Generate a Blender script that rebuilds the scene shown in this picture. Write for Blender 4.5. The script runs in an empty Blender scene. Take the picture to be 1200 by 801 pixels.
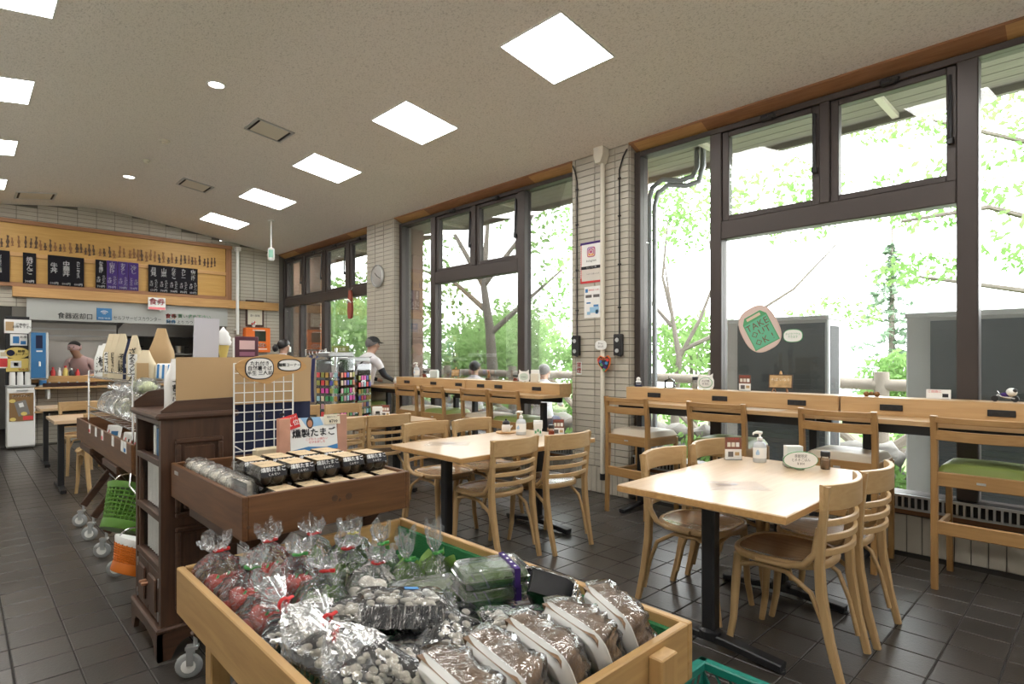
import bpy, math, random
from mathutils import Vector as V, Matrix, Euler, noise as mnoise

S = bpy.context.scene
COL = S.collection
rnd = random.Random(7)
R = math.radians
PI = math.pi

# ------------------------------------------------------------------ camera
YAW = math.atan(650 / 678)
cam_d = bpy.data.cameras.new('camera')
cam = bpy.data.objects.new('camera', cam_d)
COL.objects.link(cam)
cam.location = (0, 0, 1.3)
cam.rotation_euler = (PI / 2, 0, -YAW)
cam_d.sensor_width = 36
cam_d.lens = 678 / 1200 * 36
cam_d.shift_y = 18.5 / 1200
cam_d.clip_start = 0.02
cam_d.clip_end = 300
S.camera = cam

# ------------------------------------------------------------------ world (bright overcast sky)
world = bpy.data.worlds.new('overcast_sky')
S.world = world
world.use_nodes = True
bg = world.node_tree.nodes['Background']
bg.inputs['Color'].default_value = (0.98, 0.985, 1.0, 1)
bg.inputs['Strength'].default_value = 8.5
PANEL_LIGHT = 20.0

S.view_settings.view_transform = 'Standard'
S.view_settings.look = 'None'
S.view_settings.exposure = 0.25
S.view_settings.gamma = 1.0
S.view_settings.use_curve_mapping = False
S.cycles.max_bounces = 10
S.cycles.diffuse_bounces = 5
S.cycles.transparent_max_bounces = 24
S.cycles.sample_clamp_indirect = 6.0
S.cycles.caustics_reflective = False
S.cycles.caustics_refractive = False

def portal(y0, y1, z0, z1, x=4.72):
    l = bpy.data.lights.new('window_portal', 'AREA')
    l.shape = 'RECTANGLE'
    l.size = y1 - y0
    l.size_y = z1 - z0
    l.cycles.is_portal = True
    o = bpy.data.objects.new('window_portal', l)
    COL.objects.link(o)
    o.location = (x, (y0 + y1) / 2, (z0 + z1) / 2)
    o.rotation_euler = (PI / 2, 0, PI / 2)   # emits towards -X
    return o
portal(-0.15, 3.08, 0.42, 3.18)
portal(3.80, 7.04, 0.42, 3.18)
portal(7.84, 11.1, 0.42, 3.18)

# ------------------------------------------------------------------ mesh builder
class B:
    def __init__(s):
        s.v = []; s.f = []; s.m = []; s.cur = 0; s.M = None
    def add(s, vs, fs):
        o = len(s.v)
        if s.M is not None:
            vs = [tuple(s.M @ V(p)) for p in vs]
        s.v += [tuple(p) for p in vs]
        s.f += [tuple(i + o for i in f) for f in fs]
        s.m += [s.cur] * len(fs)
        return s
    def box(s, c, d, ch=0.0, rot=None):
        hx, hy, hz = d[0] / 2, d[1] / 2, d[2] / 2
        ch = min(ch, hx * .9, hy * .9, hz * .9)
        vs = []; fs = []
        if ch <= 0:
            for z in (-hz, hz):
                for y in (-hy, hy):
                    for x in (-hx, hx):
                        vs.append((x, y, z))
            fs = [(0, 2, 3, 1), (4, 5, 7, 6), (0, 1, 5, 4), (2, 6, 7, 3), (0, 4, 6, 2), (1, 3, 7, 5)]
        else:
            idx = {}
            for sx in (-1, 1):
                for sy in (-1, 1):
                    for sz in (-1, 1):
                        k = (sx, sy, sz)
                        for a in range(3):
                            p = [sx * (hx - ch), sy * (hy - ch), sz * (hz - ch)]
                            p[a] = k[a] * (hx, hy, hz)[a]
                            idx[(k, a)] = len(vs); vs.append(tuple(p))
            for a in range(3):
                b, c2 = (a + 1) % 3, (a + 2) % 3
                for sg in (-1, 1):
                    q = []
                    for (u, w) in ((-1, -1), (1, -1), (1, 1), (-1, 1)):
                        k = [0, 0, 0]; k[a] = sg; k[b] = u; k[c2] = w
                        q.append(idx[(tuple(k), a)])
                    fs.append(tuple(q if sg > 0 else q[::-1]))
                for u in (-1, 1):
                    for w in (-1, 1):
                        k1 = [0, 0, 0]; k2 = [0, 0, 0]
                        k1[a] = -1; k2[a] = 1; k1[b] = k2[b] = u; k1[c2] = k2[c2] = w
                        k1, k2 = tuple(k1), tuple(k2)
                        q = [idx[(k1, b)], idx[(k2, b)], idx[(k2, c2)], idx[(k1, c2)]]
                        fs.append(tuple(q if u * w < 0 else q[::-1]))
            for k in {k for k, a in idx}:
                q = [idx[(k, 0)], idx[(k, 1)], idx[(k, 2)]]
                fs.append(tuple(q if k[0] * k[1] * k[2] > 0 else q[::-1]))
        m = Matrix.Translation(V(c))
        if rot is not None:
            m = m @ Euler(rot).to_matrix().to_4x4()
        vs = [tuple(m @ V(p)) for p in vs]
        return s.add(vs, fs)
    def b2(s, lo, hi, ch=0.0):
        return s.box([(a + b) / 2 for a, b in zip(lo, hi)], [abs(b - a) for a, b in zip(lo, hi)], ch)
    def tube(s, pts, r, n=8, cap=True, closed=False, flat=1.0):
        pts = [V(p) for p in pts]; N = len(pts)
        rs = r if isinstance(r, (list, tuple)) else [r] * N
        vs = []; fs = []; prev = None
        for i, p in enumerate(pts):
            if closed:
                t = pts[(i + 1) % N] - pts[i - 1]
            else:
                t = pts[min(i + 1, N - 1)] - pts[max(i - 1, 0)]
            if t.length < 1e-9: t = V((0, 0, 1))
            t.normalize()
            if prev is None:
                a = V((0, 0, 1)) if abs(t.z) < .9 else V((1, 0, 0))
            else:
                a = prev
            u = a - t * a.dot(t)
            if u.length < 1e-6:
                u = t.orthogonal()
            u.normalize(); w = t.cross(u); prev = u
            for j in range(n):
                an = 2 * PI * j / n
                vs.append(p + (u * math.cos(an) + w * math.sin(an) * flat) * rs[i])
        L = N if closed else N - 1
        for i in range(L):
            for j in range(n):
                a, b = i * n + j, i * n + (j + 1) % n
                c, d = ((i + 1) % N) * n + (j + 1) % n, ((i + 1) % N) * n + j
                fs.append((a, b, c, d))
        if cap and not closed:
            fs.append(tuple(range(n))[::-1])
            fs.append(tuple((N - 1) * n + j for j in range(n)))
        return s.add(vs, fs)
    def cyl(s, p, q, r, r2=None, n=16, cap=True):
        return s.tube([p, q], [r, r if r2 is None else r2], n, cap)
    def sweep(s, pts, w, h, side=(1, 0, 0), ws=None, hs=None, ch=0.15):
        """rectangular bar (rounded corners) along pts; w is measured along 'side'."""
        pts = [V(p) for p in pts]; N = len(pts); vs = []; fs = []
        for i, p in enumerate(pts):
            t = (pts[min(i + 1, N - 1)] - pts[max(i - 1, 0)]).normalized()
            sd = V(side); sd = sd - t * sd.dot(t); sd.normalize()
            up = t.cross(sd)
            a = (ws[i] if ws else w) / 2; b = (hs[i] if hs else h) / 2
            c = ch * min(a, b) * 2
            for x, y in ((a - c, -b), (a, -b + c), (a, b - c), (a - c, b), (-a + c, b), (-a, b - c), (-a, -b + c), (-a + c, -b)):
                vs.append(p + sd * x + up * y)
        for i in range(N - 1):
            for j in range(8):
                fs.append((i * 8 + j, i * 8 + (j + 1) % 8, (i + 1) * 8 + (j + 1) % 8, (i + 1) * 8 + j))
        fs.append(tuple(range(8))[::-1]); fs.append(tuple((N - 1) * 8 + j for j in range(8)))
        return s.add(vs, fs)
    def lathe(s, prof, n=20, c=(0, 0, 0), sx=1, sy=1):
        vs = []; fs = []; N = len(prof)
        for r, z in prof:
            for j in range(n):
                an = 2 * PI * j / n
                vs.append((c[0] + r * math.cos(an) * sx, c[1] + r * math.sin(an) * sy, c[2] + z))
        for i in range(N - 1):
            for j in range(n):
                fs.append((i * n + j, i * n + (j + 1) % n, (i + 1) * n + (j + 1) % n, (i + 1) * n + j))
        fs.append(tuple(range(n))[::-1]); fs.append(tuple((N - 1) * n + j for j in range(n)))
        return s.add(vs, fs)
    def ball(s, c, r, n=12, m=8, sc=(1, 1, 1), nz=0, seed=0):
        vs = [(0, 0, -1)]; fs = []
        for i in range(1, m):
            a = -PI / 2 + PI * i / m
            for j in range(n):
                b = 2 * PI * j / n
                vs.append((math.cos(a) * math.cos(b), math.cos(a) * math.sin(b), math.sin(a)))
        vs.append((0, 0, 1)); T = len(vs) - 1
        for j in range(n):
            fs.append((0, 1 + (j + 1) % n, 1 + j))
            fs.append((T, T - n + j, T - n + (j + 1) % n))
        for i in range(m - 2):
            for j in range(n):
                a = 1 + i * n + j; b = 1 + i * n + (j + 1) % n
                fs.append((a, b, b + n, a + n))
        out = []
        for p in vs:
            k = r
            if nz:
                k *= 1 + nz * mnoise.noise(V(p) * 2.2 + V((seed, seed * 1.7, 0)))
            out.append((c[0] + p[0] * k * sc[0], c[1] + p[1] * k * sc[1], c[2] + p[2] * k * sc[2]))
        return s.add(out, fs)
    def prism(s, poly, lo, hi, axis=2):
        """extrude a 2-D outline; axis 2: (x,y)->z, axis 1: (x,z)->y, axis 0: (y,z)->x"""
        n = len(poly)
        def P(p, h):
            if axis == 2: return (p[0], p[1], h)
            if axis == 1: return (p[0], h, p[1])
            return (h, p[0], p[1])
        vs = [P(p, lo) for p in poly] + [P(p, hi) for p in poly]
        area = sum(poly[i][0] * poly[(i + 1) % n][1] - poly[(i + 1) % n][0] * poly[i][1] for i in range(n))
        ccw = area > 0
        if axis == 1: ccw = not ccw
        idx = list(range(n))
        fs = [tuple(idx[::-1] if ccw else idx), tuple([i + n for i in (idx if ccw else idx[::-1])])]
        for i in range(n):
            j = (i + 1) % n
            q = (i, j, j + n, i + n)
            fs.append(q if ccw else q[::-1])
        return s.add(vs, fs)
    def surf(s, fn, nu, nv, closed_u=False):
        vs = []; fs = []
        for i in range(nu + (0 if closed_u else 1)):
            for j in range(nv + 1):
                vs.append(tuple(fn(i / nu, j / nv)))
        NU = nu
        for i in range(NU):
            for j in range(nv):
                a = i * (nv + 1) + j
                b = ((i + 1) % (nu if closed_u else nu + 1)) * (nv + 1) + j
                fs.append((a, b, b + 1, a + 1))
        return s.add(vs, fs)
    def mesh(s, name, mats, smooth=None):
        me = bpy.data.meshes.new(name)
        me.from_pydata(s.v, [], s.f)
        for m in (mats if isinstance(mats, (list, tuple)) else [mats]):
            me.materials.append(m)
        if any(s.m):
            me.polygons.foreach_set('material_index', s.m)
        if smooth is not None:
            me.polygons.foreach_set('use_smooth', [True] * len(me.polygons))
            if smooth < 180:
                me.set_sharp_from_angle(angle=R(smooth))
        me.update()
        return me

def obj(name, b, mat, par=None, loc=(0, 0, 0), rot=(0, 0, 0), smooth=None, kind=None, label=None):
    me = b if isinstance(b, bpy.types.Mesh) else b.mesh(name, mat, smooth)
    o = bpy.data.objects.new(name, me)
    COL.objects.link(o)
    o.location = loc; o.rotation_euler = rot
    if par is not None: o.parent = par; _reg(o)
    if kind: o['kind'] = kind
    if label: o['label'] = label
    return o
def tag(o, label, cat, group=None):
    o['label'] = label; o['category'] = cat
    if group: o['group'] = group
    return o
def thing(name, label, cat, loc=(0, 0, 0), rz=0, group=None, rot=None):
    o = bpy.data.objects.new(name, None)
    COL.objects.link(o)
    o.empty_display_size = .05
    o.location = loc
    o.rotation_euler = rot if rot else (0, 0, rz)
    return tag(o, label, cat, group)
def struct(name, b, mat, par=None, smooth=None, label=None):
    return obj(name, b, mat, par, smooth=smooth, kind='structure' if par is None else None, label=label)
KIDS = {}
def _reg(o):
    if o.parent is not None:
        KIDS.setdefault(o.parent.name, []).append(o)
    return o
def dup(root, loc, rz=0, label=None, group=None, rot=None, swap=None):
    r = root.copy(); COL.objects.link(r)
    r.location = loc
    r.rotation_euler = rot if rot else (0, 0, rz)
    if label: r['label'] = label
    if group: r['group'] = group
    def rec(src, dst):
        for ch in KIDS.get(src.name, []):
            c = ch.copy(); COL.objects.link(c); c.parent = dst; _reg(c)
            if swap and ch.data.materials and ch.data.materials[0] in swap:
                c.data = ch.data.copy(); c.data.materials[0] = swap[ch.data.materials[0]]
            rec(ch, c)
    rec(root, r)
    return r
def share(name, me, par, loc=(0, 0, 0), rot=(0, 0, 0)):
    o = bpy.data.objects.new(name, me); COL.objects.link(o)
    o.location = loc; o.rotation_euler = rot; o.parent = par
    return _reg(o)

# lettering: flat mesh from the bundled font (all converted together at the end)
TXT = []
def text(s, size, mat, par, loc, rot=(PI / 2, 0, 0), align='CENTER', name='lettering', sp=1.0, lsp=1.0, sx=1.0, bold=0.0, shear=0):
    c = bpy.data.curves.new(name, 'FONT')
    c.body = s; c.size = size; c.align_x = align; c.align_y = 'CENTER'
    c.space_character = sp; c.space_line = lsp; c.resolution_u = 1; c.shear = shear
    me = bpy.data.meshes.new(name)
    o = bpy.data.objects.new(name, me); COL.objects.link(o)
    o.location = loc; o.rotation_euler = rot; o.scale = (sx, 1, 1)
    if par is not None: o.parent = par; _reg(o)
    TXT.append((c, me, mat, min(bold, size * .04)))
    return o
def flush_text():
    sc = bpy.data.scenes.new('lettering_tmp')
    obs = []
    for c, me, mt, bo in TXT:
        t = bpy.data.objects.new('tmp', c); sc.collection.objects.link(t); obs.append(t)
    vl = sc.view_layers[0]; vl.update(); dg = vl.depsgraph
    for t, (c, me, mt, bo) in zip(obs, TXT):
        nm = bpy.data.meshes.new_from_object(t.evaluated_get(dg))
        if bo:
            vs = [tuple(v.co) for v in nm.vertices]; fs = [tuple(p.vertices) for p in nm.polygons]; n = len(vs)
            av = []; af = []
            for q, (dx, dy) in enumerate(((bo, 0), (-bo, 0), (0, bo), (0, -bo))):
                av += [(x + dx, y + dy, z) for x, y, z in vs]; af += [tuple(i + q * n for i in f) for f in fs]
            bpy.data.meshes.remove(nm); nm = bpy.data.meshes.new('lettering'); nm.from_pydata(av, [], af)
        nm.materials.clear(); nm.materials.append(mt)
        me.user_remap(nm)
    for t in obs: bpy.data.objects.remove(t)
    for c, me, mt, bo in TXT: bpy.data.curves.remove(c); bpy.data.meshes.remove(me)
    bpy.data.scenes.remove(sc)
def vtext(s, *a, **k):
    return text('\n'.join(s), *a, **k)

# ------------------------------------------------------------------ materials
def _mat(name):
    m = bpy.data.materials.new(name); m.use_nodes = True
    nt = m.node_tree
    return m, nt, nt.nodes, nt.links, nt.nodes['Principled BSDF']
def mat(name, c, rough=.5, metal=0, bump=0, bscale=60, var=0, vscale=6, trans=0, emit=None, estr=1, spec=None, alpha=None, coat=0):
    m, nt, N, L, p = _mat(name)
    c = tuple(c) + (1,)
    p.inputs['Base Color'].default_value = c
    p.inputs['Roughness'].default_value = rough
    p.inputs['Metallic'].default_value = metal
    if spec is not None: p.inputs['Specular IOR Level'].default_value = spec
    if trans: p.inputs['Transmission Weight'].default_value = trans
    if coat:
        p.inputs['Coat Weight'].default_value = coat; p.inputs['Coat Roughness'].default_value = .12
    if emit:
        p.inputs['Emission Color'].default_value = tuple(emit) + (1,); p.inputs['Emission Strength'].default_value = estr
    if var or bump:
        tc = N.new('ShaderNodeTexCoord')
    if var:
        n = N.new('ShaderNodeTexNoise'); n.inputs['Scale'].default_value = vscale; n.inputs['Detail'].default_value = 4
        L.new(tc.outputs['Object'], n.inputs['Vector'])
        mx = N.new('ShaderNodeMix'); mx.data_type = 'RGBA'
        mx.inputs['A'].default_value = tuple(x * (1 - var) for x in c[:3]) + (1,)
        mx.inputs['B'].default_value = tuple(min(1, x * (1 + var)) for x in c[:3]) + (1,)
        L.new(n.outputs['Fac'], mx.inputs['Factor']); L.new(mx.outputs['Result'], p.inputs['Base Color'])
    if bump:
        n = N.new('ShaderNodeTexNoise'); n.inputs['Scale'].default_value = bscale; n.inputs['Detail'].default_value = 3
        L.new(tc.outputs['Object'], n.inputs['Vector'])
        b = N.new('ShaderNodeBump'); b.inputs['Strength'].default_value = bump; b.inputs['Distance'].default_value = .01
        L.new(n.outputs['Fac'], b.inputs['Height']); L.new(b.outputs['Normal'], p.inputs['Normal'])
    return m
def wood(name, c1, c2, axis='x', rough=.42, scale=1.0, knots=False, coat=0):
    m, nt, N, L, p = _mat(name)
    tc = N.new('ShaderNodeTexCoord'); mp = N.new('ShaderNodeMapping')
    s = {'x': (1.6, 22, 22), 'y': (22, 1.6, 22), 'z': (22, 22, 1.6)}[axis]
    mp.inputs['Scale'].default_value = tuple(v * scale for v in s)
    L.new(tc.outputs['Object'], mp.inputs['Vector'])
    n = N.new('ShaderNodeTexNoise'); n.inputs['Scale'].default_value = 2.2; n.inputs['Detail'].default_value = 5; n.inputs['Distortion'].default_value = .6
    L.new(mp.outputs['Vector'], n.inputs['Vector'])
    r = N.new('ShaderNodeValToRGB')
    r.color_ramp.elements[0].position = .3; r.color_ramp.elements[0].color = tuple(c2) + (1,)
    r.color_ramp.elements[1].position = .7; r.color_ramp.elements[1].color = tuple(c1) + (1,)
    L.new(n.outputs['Fac'], r.inputs['Fac'])
    L.new(r.outputs['Color'], p.inputs['Base Color'])
    p.inputs['Roughness'].default_value = rough
    if coat:
        p.inputs['Coat Weight'].default_value = coat; p.inputs['Coat Roughness'].default_value = .15
    b = N.new('ShaderNodeBump'); b.inputs['Strength'].default_value = .08; b.inputs['Distance'].default_value = .004
    L.new(n.outputs['Fac'], b.inputs['Height']); L.new(b.outputs['Normal'], p.inputs['Normal'])
    return m
def glass(name, tint=(1, 1, 1), refl=1.0, rough=0.0):
    m = bpy.data.materials.new(name); m.use_nodes = True
    nt = m.node_tree; N = nt.nodes; L = nt.links
    N.remove(N['Principled BSDF'])
    t = N.new('ShaderNodeBsdfTransparent'); t.inputs['Color'].default_value = tuple(tint) + (1,)
    g = N.new('ShaderNodeBsdfGlossy'); g.inputs['Roughness'].default_value = rough
    f = N.new('ShaderNodeFresnel'); f.inputs['IOR'].default_value = 1.45
    mu = N.new('ShaderNodeMath'); mu.operation = 'MULTIPLY'; mu.inputs[1].default_value = refl; mu.use_clamp = True
    mx = N.new('ShaderNodeMixShader')
    L.new(f.outputs[0], mu.inputs[0]); L.new(mu.outputs[0], mx.inputs[0])
    L.new(t.outputs[0], mx.inputs[1]); L.new(g.outputs[0], mx.inputs[2])
    L.new(mx.outputs[0], N['Material Output'].inputs['Surface'])
    return m
def film(name, milk=.12, tint=(1, 1, 1), scale=30, gl=.25, bump=.9, fres=.95, rough=.12):
    """crinkled clear plastic film"""
    m = bpy.data.materials.new(name); m.use_nodes = True
    nt = m.node_tree; N = nt.nodes; L = nt.links
    N.remove(N['Principled BSDF'])
    tc = N.new('ShaderNodeTexCoord')
    n = N.new('ShaderNodeTexNoise'); n.inputs['Scale'].default_value = scale; n.inputs['Detail'].default_value = 3; n.inputs['Distortion'].default_value = 1.2
    L.new(tc.outputs['Object'], n.inputs['Vector'])
    b = N.new('ShaderNodeBump'); b.inputs['Strength'].default_value = bump; b.inputs['Distance'].default_value = .012
    L.new(n.outputs['Fac'], b.inputs['Height'])
    t = N.new('ShaderNodeBsdfTransparent'); t.inputs['Color'].default_value = tuple(tint) + (1,)
    d = N.new('ShaderNodeBsdfTranslucent'); d.inputs['Color'].default_value = (.72, .74, .77, 1)
    d2 = N.new('ShaderNodeBsdfDiffuse'); d2.inputs['Color'].default_value = (.72, .74, .77, 1)
    g = N.new('ShaderNodeBsdfGlossy'); g.inputs['Roughness'].default_value = rough
    L.new(b.outputs['Normal'], g.inputs['Normal']); L.new(b.outputs['Normal'], d2.inputs['Normal'])
    ml = N.new('ShaderNodeMixShader'); ml.inputs[0].default_value = .5
    L.new(d.outputs[0], ml.inputs[1]); L.new(d2.outputs[0], ml.inputs[2])
    m1 = N.new('ShaderNodeMixShader')
    rp = N.new('ShaderNodeMapRange'); rp.inputs['From Min'].default_value = .42; rp.inputs['From Max'].default_value = .72
    rp.inputs['To Min'].default_value = milk * .25; rp.inputs['To Max'].default_value = min(1, milk * 2.6)
    L.new(n.outputs['Fac'], rp.inputs['Value']); L.new(rp.outputs[0], m1.inputs[0])
    L.new(t.outputs[0], m1.inputs[1]); L.new(ml.outputs[0], m1.inputs[2])
    lw = N.new('ShaderNodeFresnel'); lw.inputs['IOR'].default_value = 1.5
    L.new(b.outputs['Normal'], lw.inputs['Normal'])
    ad = N.new('ShaderNodeMath'); ad.operation = 'MULTIPLY_ADD'; ad.inputs[1].default_value = fres; ad.inputs[2].default_value = gl * .16; ad.use_clamp = True
    L.new(lw.outputs[0], ad.inputs[0])
    m2 = N.new('ShaderNodeMixShader')
    L.new(ad.outputs[0], m2.inputs[0]); L.new(m1.outputs[0], m2.inputs[1]); L.new(g.outputs[0], m2.inputs[2])
    L.new(m2.outputs[0], N['Material Output'].inputs['Surface'])
    return m
def leafmat(name, c1, c2, tr=.5):
    m = bpy.data.materials.new(name); m.use_nodes = True
    nt = m.node_tree; N = nt.nodes; L = nt.links
    N.remove(N['Principled BSDF'])
    tc = N.new('ShaderNodeTexCoord')
    n = N.new('ShaderNodeTexNoise'); n.inputs['Scale'].default_value = 1.3; n.inputs['Detail'].default_value = 4
    L.new(tc.outputs['Object'], n.inputs['Vector'])
    r = N.new('ShaderNodeValToRGB')
    r.color_ramp.elements[0].position = .35; r.color_ramp.elements[0].color = tuple(c1) + (1,)
    r.color_ramp.elements[1].position = .65; r.color_ramp.elements[1].color = tuple(c2) + (1,)
    L.new(n.outputs['Fac'], r.inputs['Fac'])
    d = N.new('ShaderNodeBsdfDiffuse'); t = N.new('ShaderNodeBsdfTranslucent')
    L.new(r.outputs['Color'], d.inputs['Color']); L.new(r.outputs['Color'], t.inputs['Color'])
    mx = N.new('ShaderNodeMixShader'); mx.inputs[0].default_value = tr
    L.new(d.outputs[0], mx.inputs[1]); L.new(t.outputs[0], mx.inputs[2])
    L.new(mx.outputs[0], N['Material Output'].inputs['Surface'])
    return m

M = {}
for ax in 'xyz':
    M['beech_' + ax] = wood('beech_' + ax, (.50, .335, .165), (.425, .27, .12), ax, .38)
    M['oak_' + ax] = wood('oak_' + ax, (.38, .218, .082), (.30, .158, .054), ax, .42)
    M['dark_' + ax] = wood('dark_walnut_' + ax, (.085, .040, .022), (.045, .021, .012), ax, .4)
    M['pine_' + ax] = wood('stained_pine_' + ax, (.150, .066, .023), (.092, .037, .013), ax, .45)
    M['bin_' + ax] = wood('pale_pine_' + ax, (.47, .29, .115), (.37, .215, .08), ax, .5)
    M['tim_' + ax] = wood('timber_' + ax, (.34, .165, .075), (.24, .11, .048), ax, .55)
    M['lat_' + ax] = wood('light_timber_' + ax, (.56, .33, .13), (.44, .24, .085), ax, .5)
M['seat_ply'] = wood('seat_ply', (.36, .21, .105), (.27, .15, .07), 'y', .24, coat=.5)
M['table_top'] = wood('table_top', (.64, .48, .325), (.565, .405, .26), 'x', .3, coat=.3)
M['bar_top'] = wood('bar_top', (.53, .345, .17), (.455, .285, .13), 'y', .35, coat=.2)
M['board_yel'] = wood('menu_board_wood', (.52, .31, .085), (.44, .245, .06), 'x', .5)
M['white'] = mat('white_plastic', (.82, .82, .80), .4)
M['paper'] = mat('paper_white', (.80, .80, .78), .8)
M['cream'] = mat('cream_paint', (.70, .66, .56), .45)
M['black'] = mat('black_paint', (.012, .012, .014), .38)
M['blackm'] = mat('black_matte', (.015, .015, .017), .7)
M['ink'] = mat('black_ink', (.02, .02, .025), .8)
M['inkr'] = mat('red_ink', (.65, .06, .06), .8)
M['inkp'] = mat('pink_ink', (.85, .25, .27), .8)
M['inkg'] = mat('green_ink', (.10, .35, .16), .8)
M['inkb'] = mat('blue_ink', (.05, .20, .45), .8)
M['inkw'] = mat('white_ink', (.85, .85, .85), .8)
M['frame'] = mat('bronze_aluminium', (.055, .043, .039), .40, .3, var=.15, vscale=3)
M['alu'] = mat('aluminium', (.62, .64, .65), .35, .9)
M['steel'] = mat('stainless_steel', (.55, .54, .52), .28, 1.0, var=.1, vscale=2)
M['chrome'] = mat('chrome_wire', (.75, .75, .76), .2, 1.0)
M['glass'] = glass('window_glass', (.97, .985, .98), .75)
M['clear'] = glass('clear_plastic', (.95, .96, .97), 1.6, .05)
M['film'] = film('clear_film', .13)
M['filmw'] = film('crinkled_film', .16, scale=38, gl=.12, bump=.45, fres=.6, rough=.16)
M['wrap'] = film('tight_wrap', .07, scale=22, gl=.4, bump=.5)
M['tilewall'] = mat('wall_tile_glaze', (.45, .415, .345), .36, var=.10, vscale=3.5)
M['grout'] = mat('wall_grout', (.15, .14, .12), .9)
M['plaster'] = mat('plaster', (.80, .78, .74), .85)
M['green_v'] = mat('green_vinyl', (.22, .28, .07), .42)
M['beige_v'] = mat('beige_vinyl', (.66, .58, .46), .42)
M['navy'] = mat('navy_cloth', (.012, .016, .05), .85)
M['skin'] = mat('skin', (.55, .33, .24), .5)
M['hair'] = mat('black_hair', (.012, .010, .010), .45)
M['greyhair'] = mat('grey_hair', (.12, .11, .11), .55)
M['tshirt'] = mat('white_cotton', (.66, .64, .66), .85, bump=.3, bscale=14)
M['kraft'] = mat('kraft_board', (.46, .31, .16), .75, var=.06, vscale=5)
M['kraft2'] = mat('kraft_paper', (.62, .53, .37), .8, var=.08, vscale=8)
M['red'] = mat('red_plastic', (.60, .03, .03), .4)
M['orange'] = mat('orange_paint', (.80, .17, .02), .35)
M['green_p'] = mat('green_plastic', (.10, .24, .03), .4)
M['rubber'] = mat('grey_rubber', (.30, .31, .31), .5)
M['blue_p'] = mat('blue_panel', (.03, .16, .36), .35)
M['purple'] = mat('purple_board', (.055, .026, .15), .7, spec=.2)
M['menu'] = mat('black_menu_board', (.008, .007, .010), .7, spec=.15)
M['yellow'] = mat('yellow_card', (.72, .56, .16), .7)
M['turf'] = mat('green_mat', (.02, .16, .05), .9, bump=.5, bscale=200)
M['foam'] = mat('white_foam', (.74, .74, .73), .45)
M['trayblk'] = mat('black_tray', (.018, .018, .022), .22)
# ================================================================== THE ROOM
PT = .2057                      # floor tile pitch
TX0, TY0 = .165 + .0014, .53    # a grout crossing
XW = 4.47                       # inner face of the brick piers
XG = 4.60                       # glass line
YB = 11.14                      # back wall
def zc(x):                      # underside of the vaulted ceiling
    d = x - 1.62
    return 3.652 - .147 * (math.sqrt(d * d + .09) - .3)
def zslope(x):
    d = x - 1.62
    return -.147 * d / math.sqrt(d * d + .09)

# ---- floor
def floor_mat():
    m, nt, N, L, p = _mat('floor_tile')
    ge = N.new('ShaderNodeNewGeometry')
    dv = N.new('ShaderNodeVectorMath'); dv.operation = 'SUBTRACT'; dv.inputs[1].default_value = (TX0, TY0, 0)
    sc = N.new('ShaderNodeVectorMath'); sc.operation = 'SCALE'; sc.inputs['Scale'].default_value = 1 / PT
    fl = N.new('ShaderNodeVectorMath'); fl.operation = 'FLOOR'
    mk = N.new('ShaderNodeVectorMath'); mk.operation = 'MULTIPLY'; mk.inputs[1].default_value = (1, 1, 0)
    wn = N.new('ShaderNodeTexWhiteNoise'); wn.noise_dimensions = '3D'
    L.new(ge.outputs['Position'], dv.inputs[0]); L.new(dv.outputs[0], sc.inputs[0]); L.new(sc.outputs[0], fl.inputs[0])
    L.new(fl.outputs[0], mk.inputs[0]); L.new(mk.outputs[0], wn.inputs['Vector'])
    r = N.new('ShaderNodeValToRGB')
    r.color_ramp.elements[0].color = (.035, .030, .026, 1); r.color_ramp.elements[1].color = (.054, .047, .041, 1)
    L.new(wn.outputs['Value'], r.inputs['Fac'])
    n = N.new('ShaderNodeTexNoise'); n.inputs['Scale'].default_value = 55; n.inputs['Detail'].default_value = 3; n.inputs['Distortion'].default_value = 1.5
    ad = N.new('ShaderNodeVectorMath'); ad.operation = 'MULTIPLY_ADD'; ad.inputs[1].default_value = (7, 7, 7)
    L.new(mk.outputs[0], ad.inputs[0]); L.new(ge.outputs['Position'], ad.inputs[2]); L.new(ad.outputs[0], n.inputs['Vector'])
    L.new(r.outputs['Color'], p.inputs['Base Color'])
    b = N.new('ShaderNodeBump'); b.inputs['Strength'].default_value = .16; b.inputs['Distance'].default_value = .006
    L.new(n.outputs['Fac'], b.inputs['Height']); L.new(b.outputs['Normal'], p.inputs['Normal'])
    p.inputs['Roughness'].default_value = .30
    return m
M['floor'] = floor_mat()
M['fgrout'] = mat('floor_grout', (.030, .026, .023), .85, var=.4, vscale=1.2)
floor = struct('floor', B().b2((-1.4, -3.2, -.16), (4.66, 14.2, -.004)), M['fgrout'])
def tile_b(b, x, y, w=.0995, dz=0):
    c = .0022
    vs = []
    for s_, z in ((w, -.012), (w, -c), (w - c, 0)):
        vs += [(x - s_, y - s_, z + dz), (x + s_, y - s_, z + dz), (x + s_, y + s_, z + dz), (x - s_, y + s_, z + dz)]
    fs = [(8, 9, 10, 11)]
    for k in (0, 4):
        for j in range(4):
            fs.append((k + j, k + (j + 1) % 4, k + 4 + (j + 1) % 4, k + 4 + j))
    b.add(vs, fs)
tiles = []
for i in range(-9, 23):
    for j in range(-18, 52):
        x, y = TX0 + (i + .5) * PT, TY0 + (j + .5) * PT
        if not (-1.24 < x < 4.56 and y < 11.1): continue
        k = x * math.sin(YAW) + y * math.cos(YAW)
        a = x * math.cos(YAW) - y * math.sin(YAW)
        vis = k > .5 and abs(678 * a / k) < 640 and 1.3 * 678 / k < 400
        tiles.append((0 if vis else 1, k, x, y))
tiles.sort()
b = B(); tile_b(b, 0, 0); tile_me = b.mesh('floor_tile', M['floor'])
rest = B()
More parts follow.
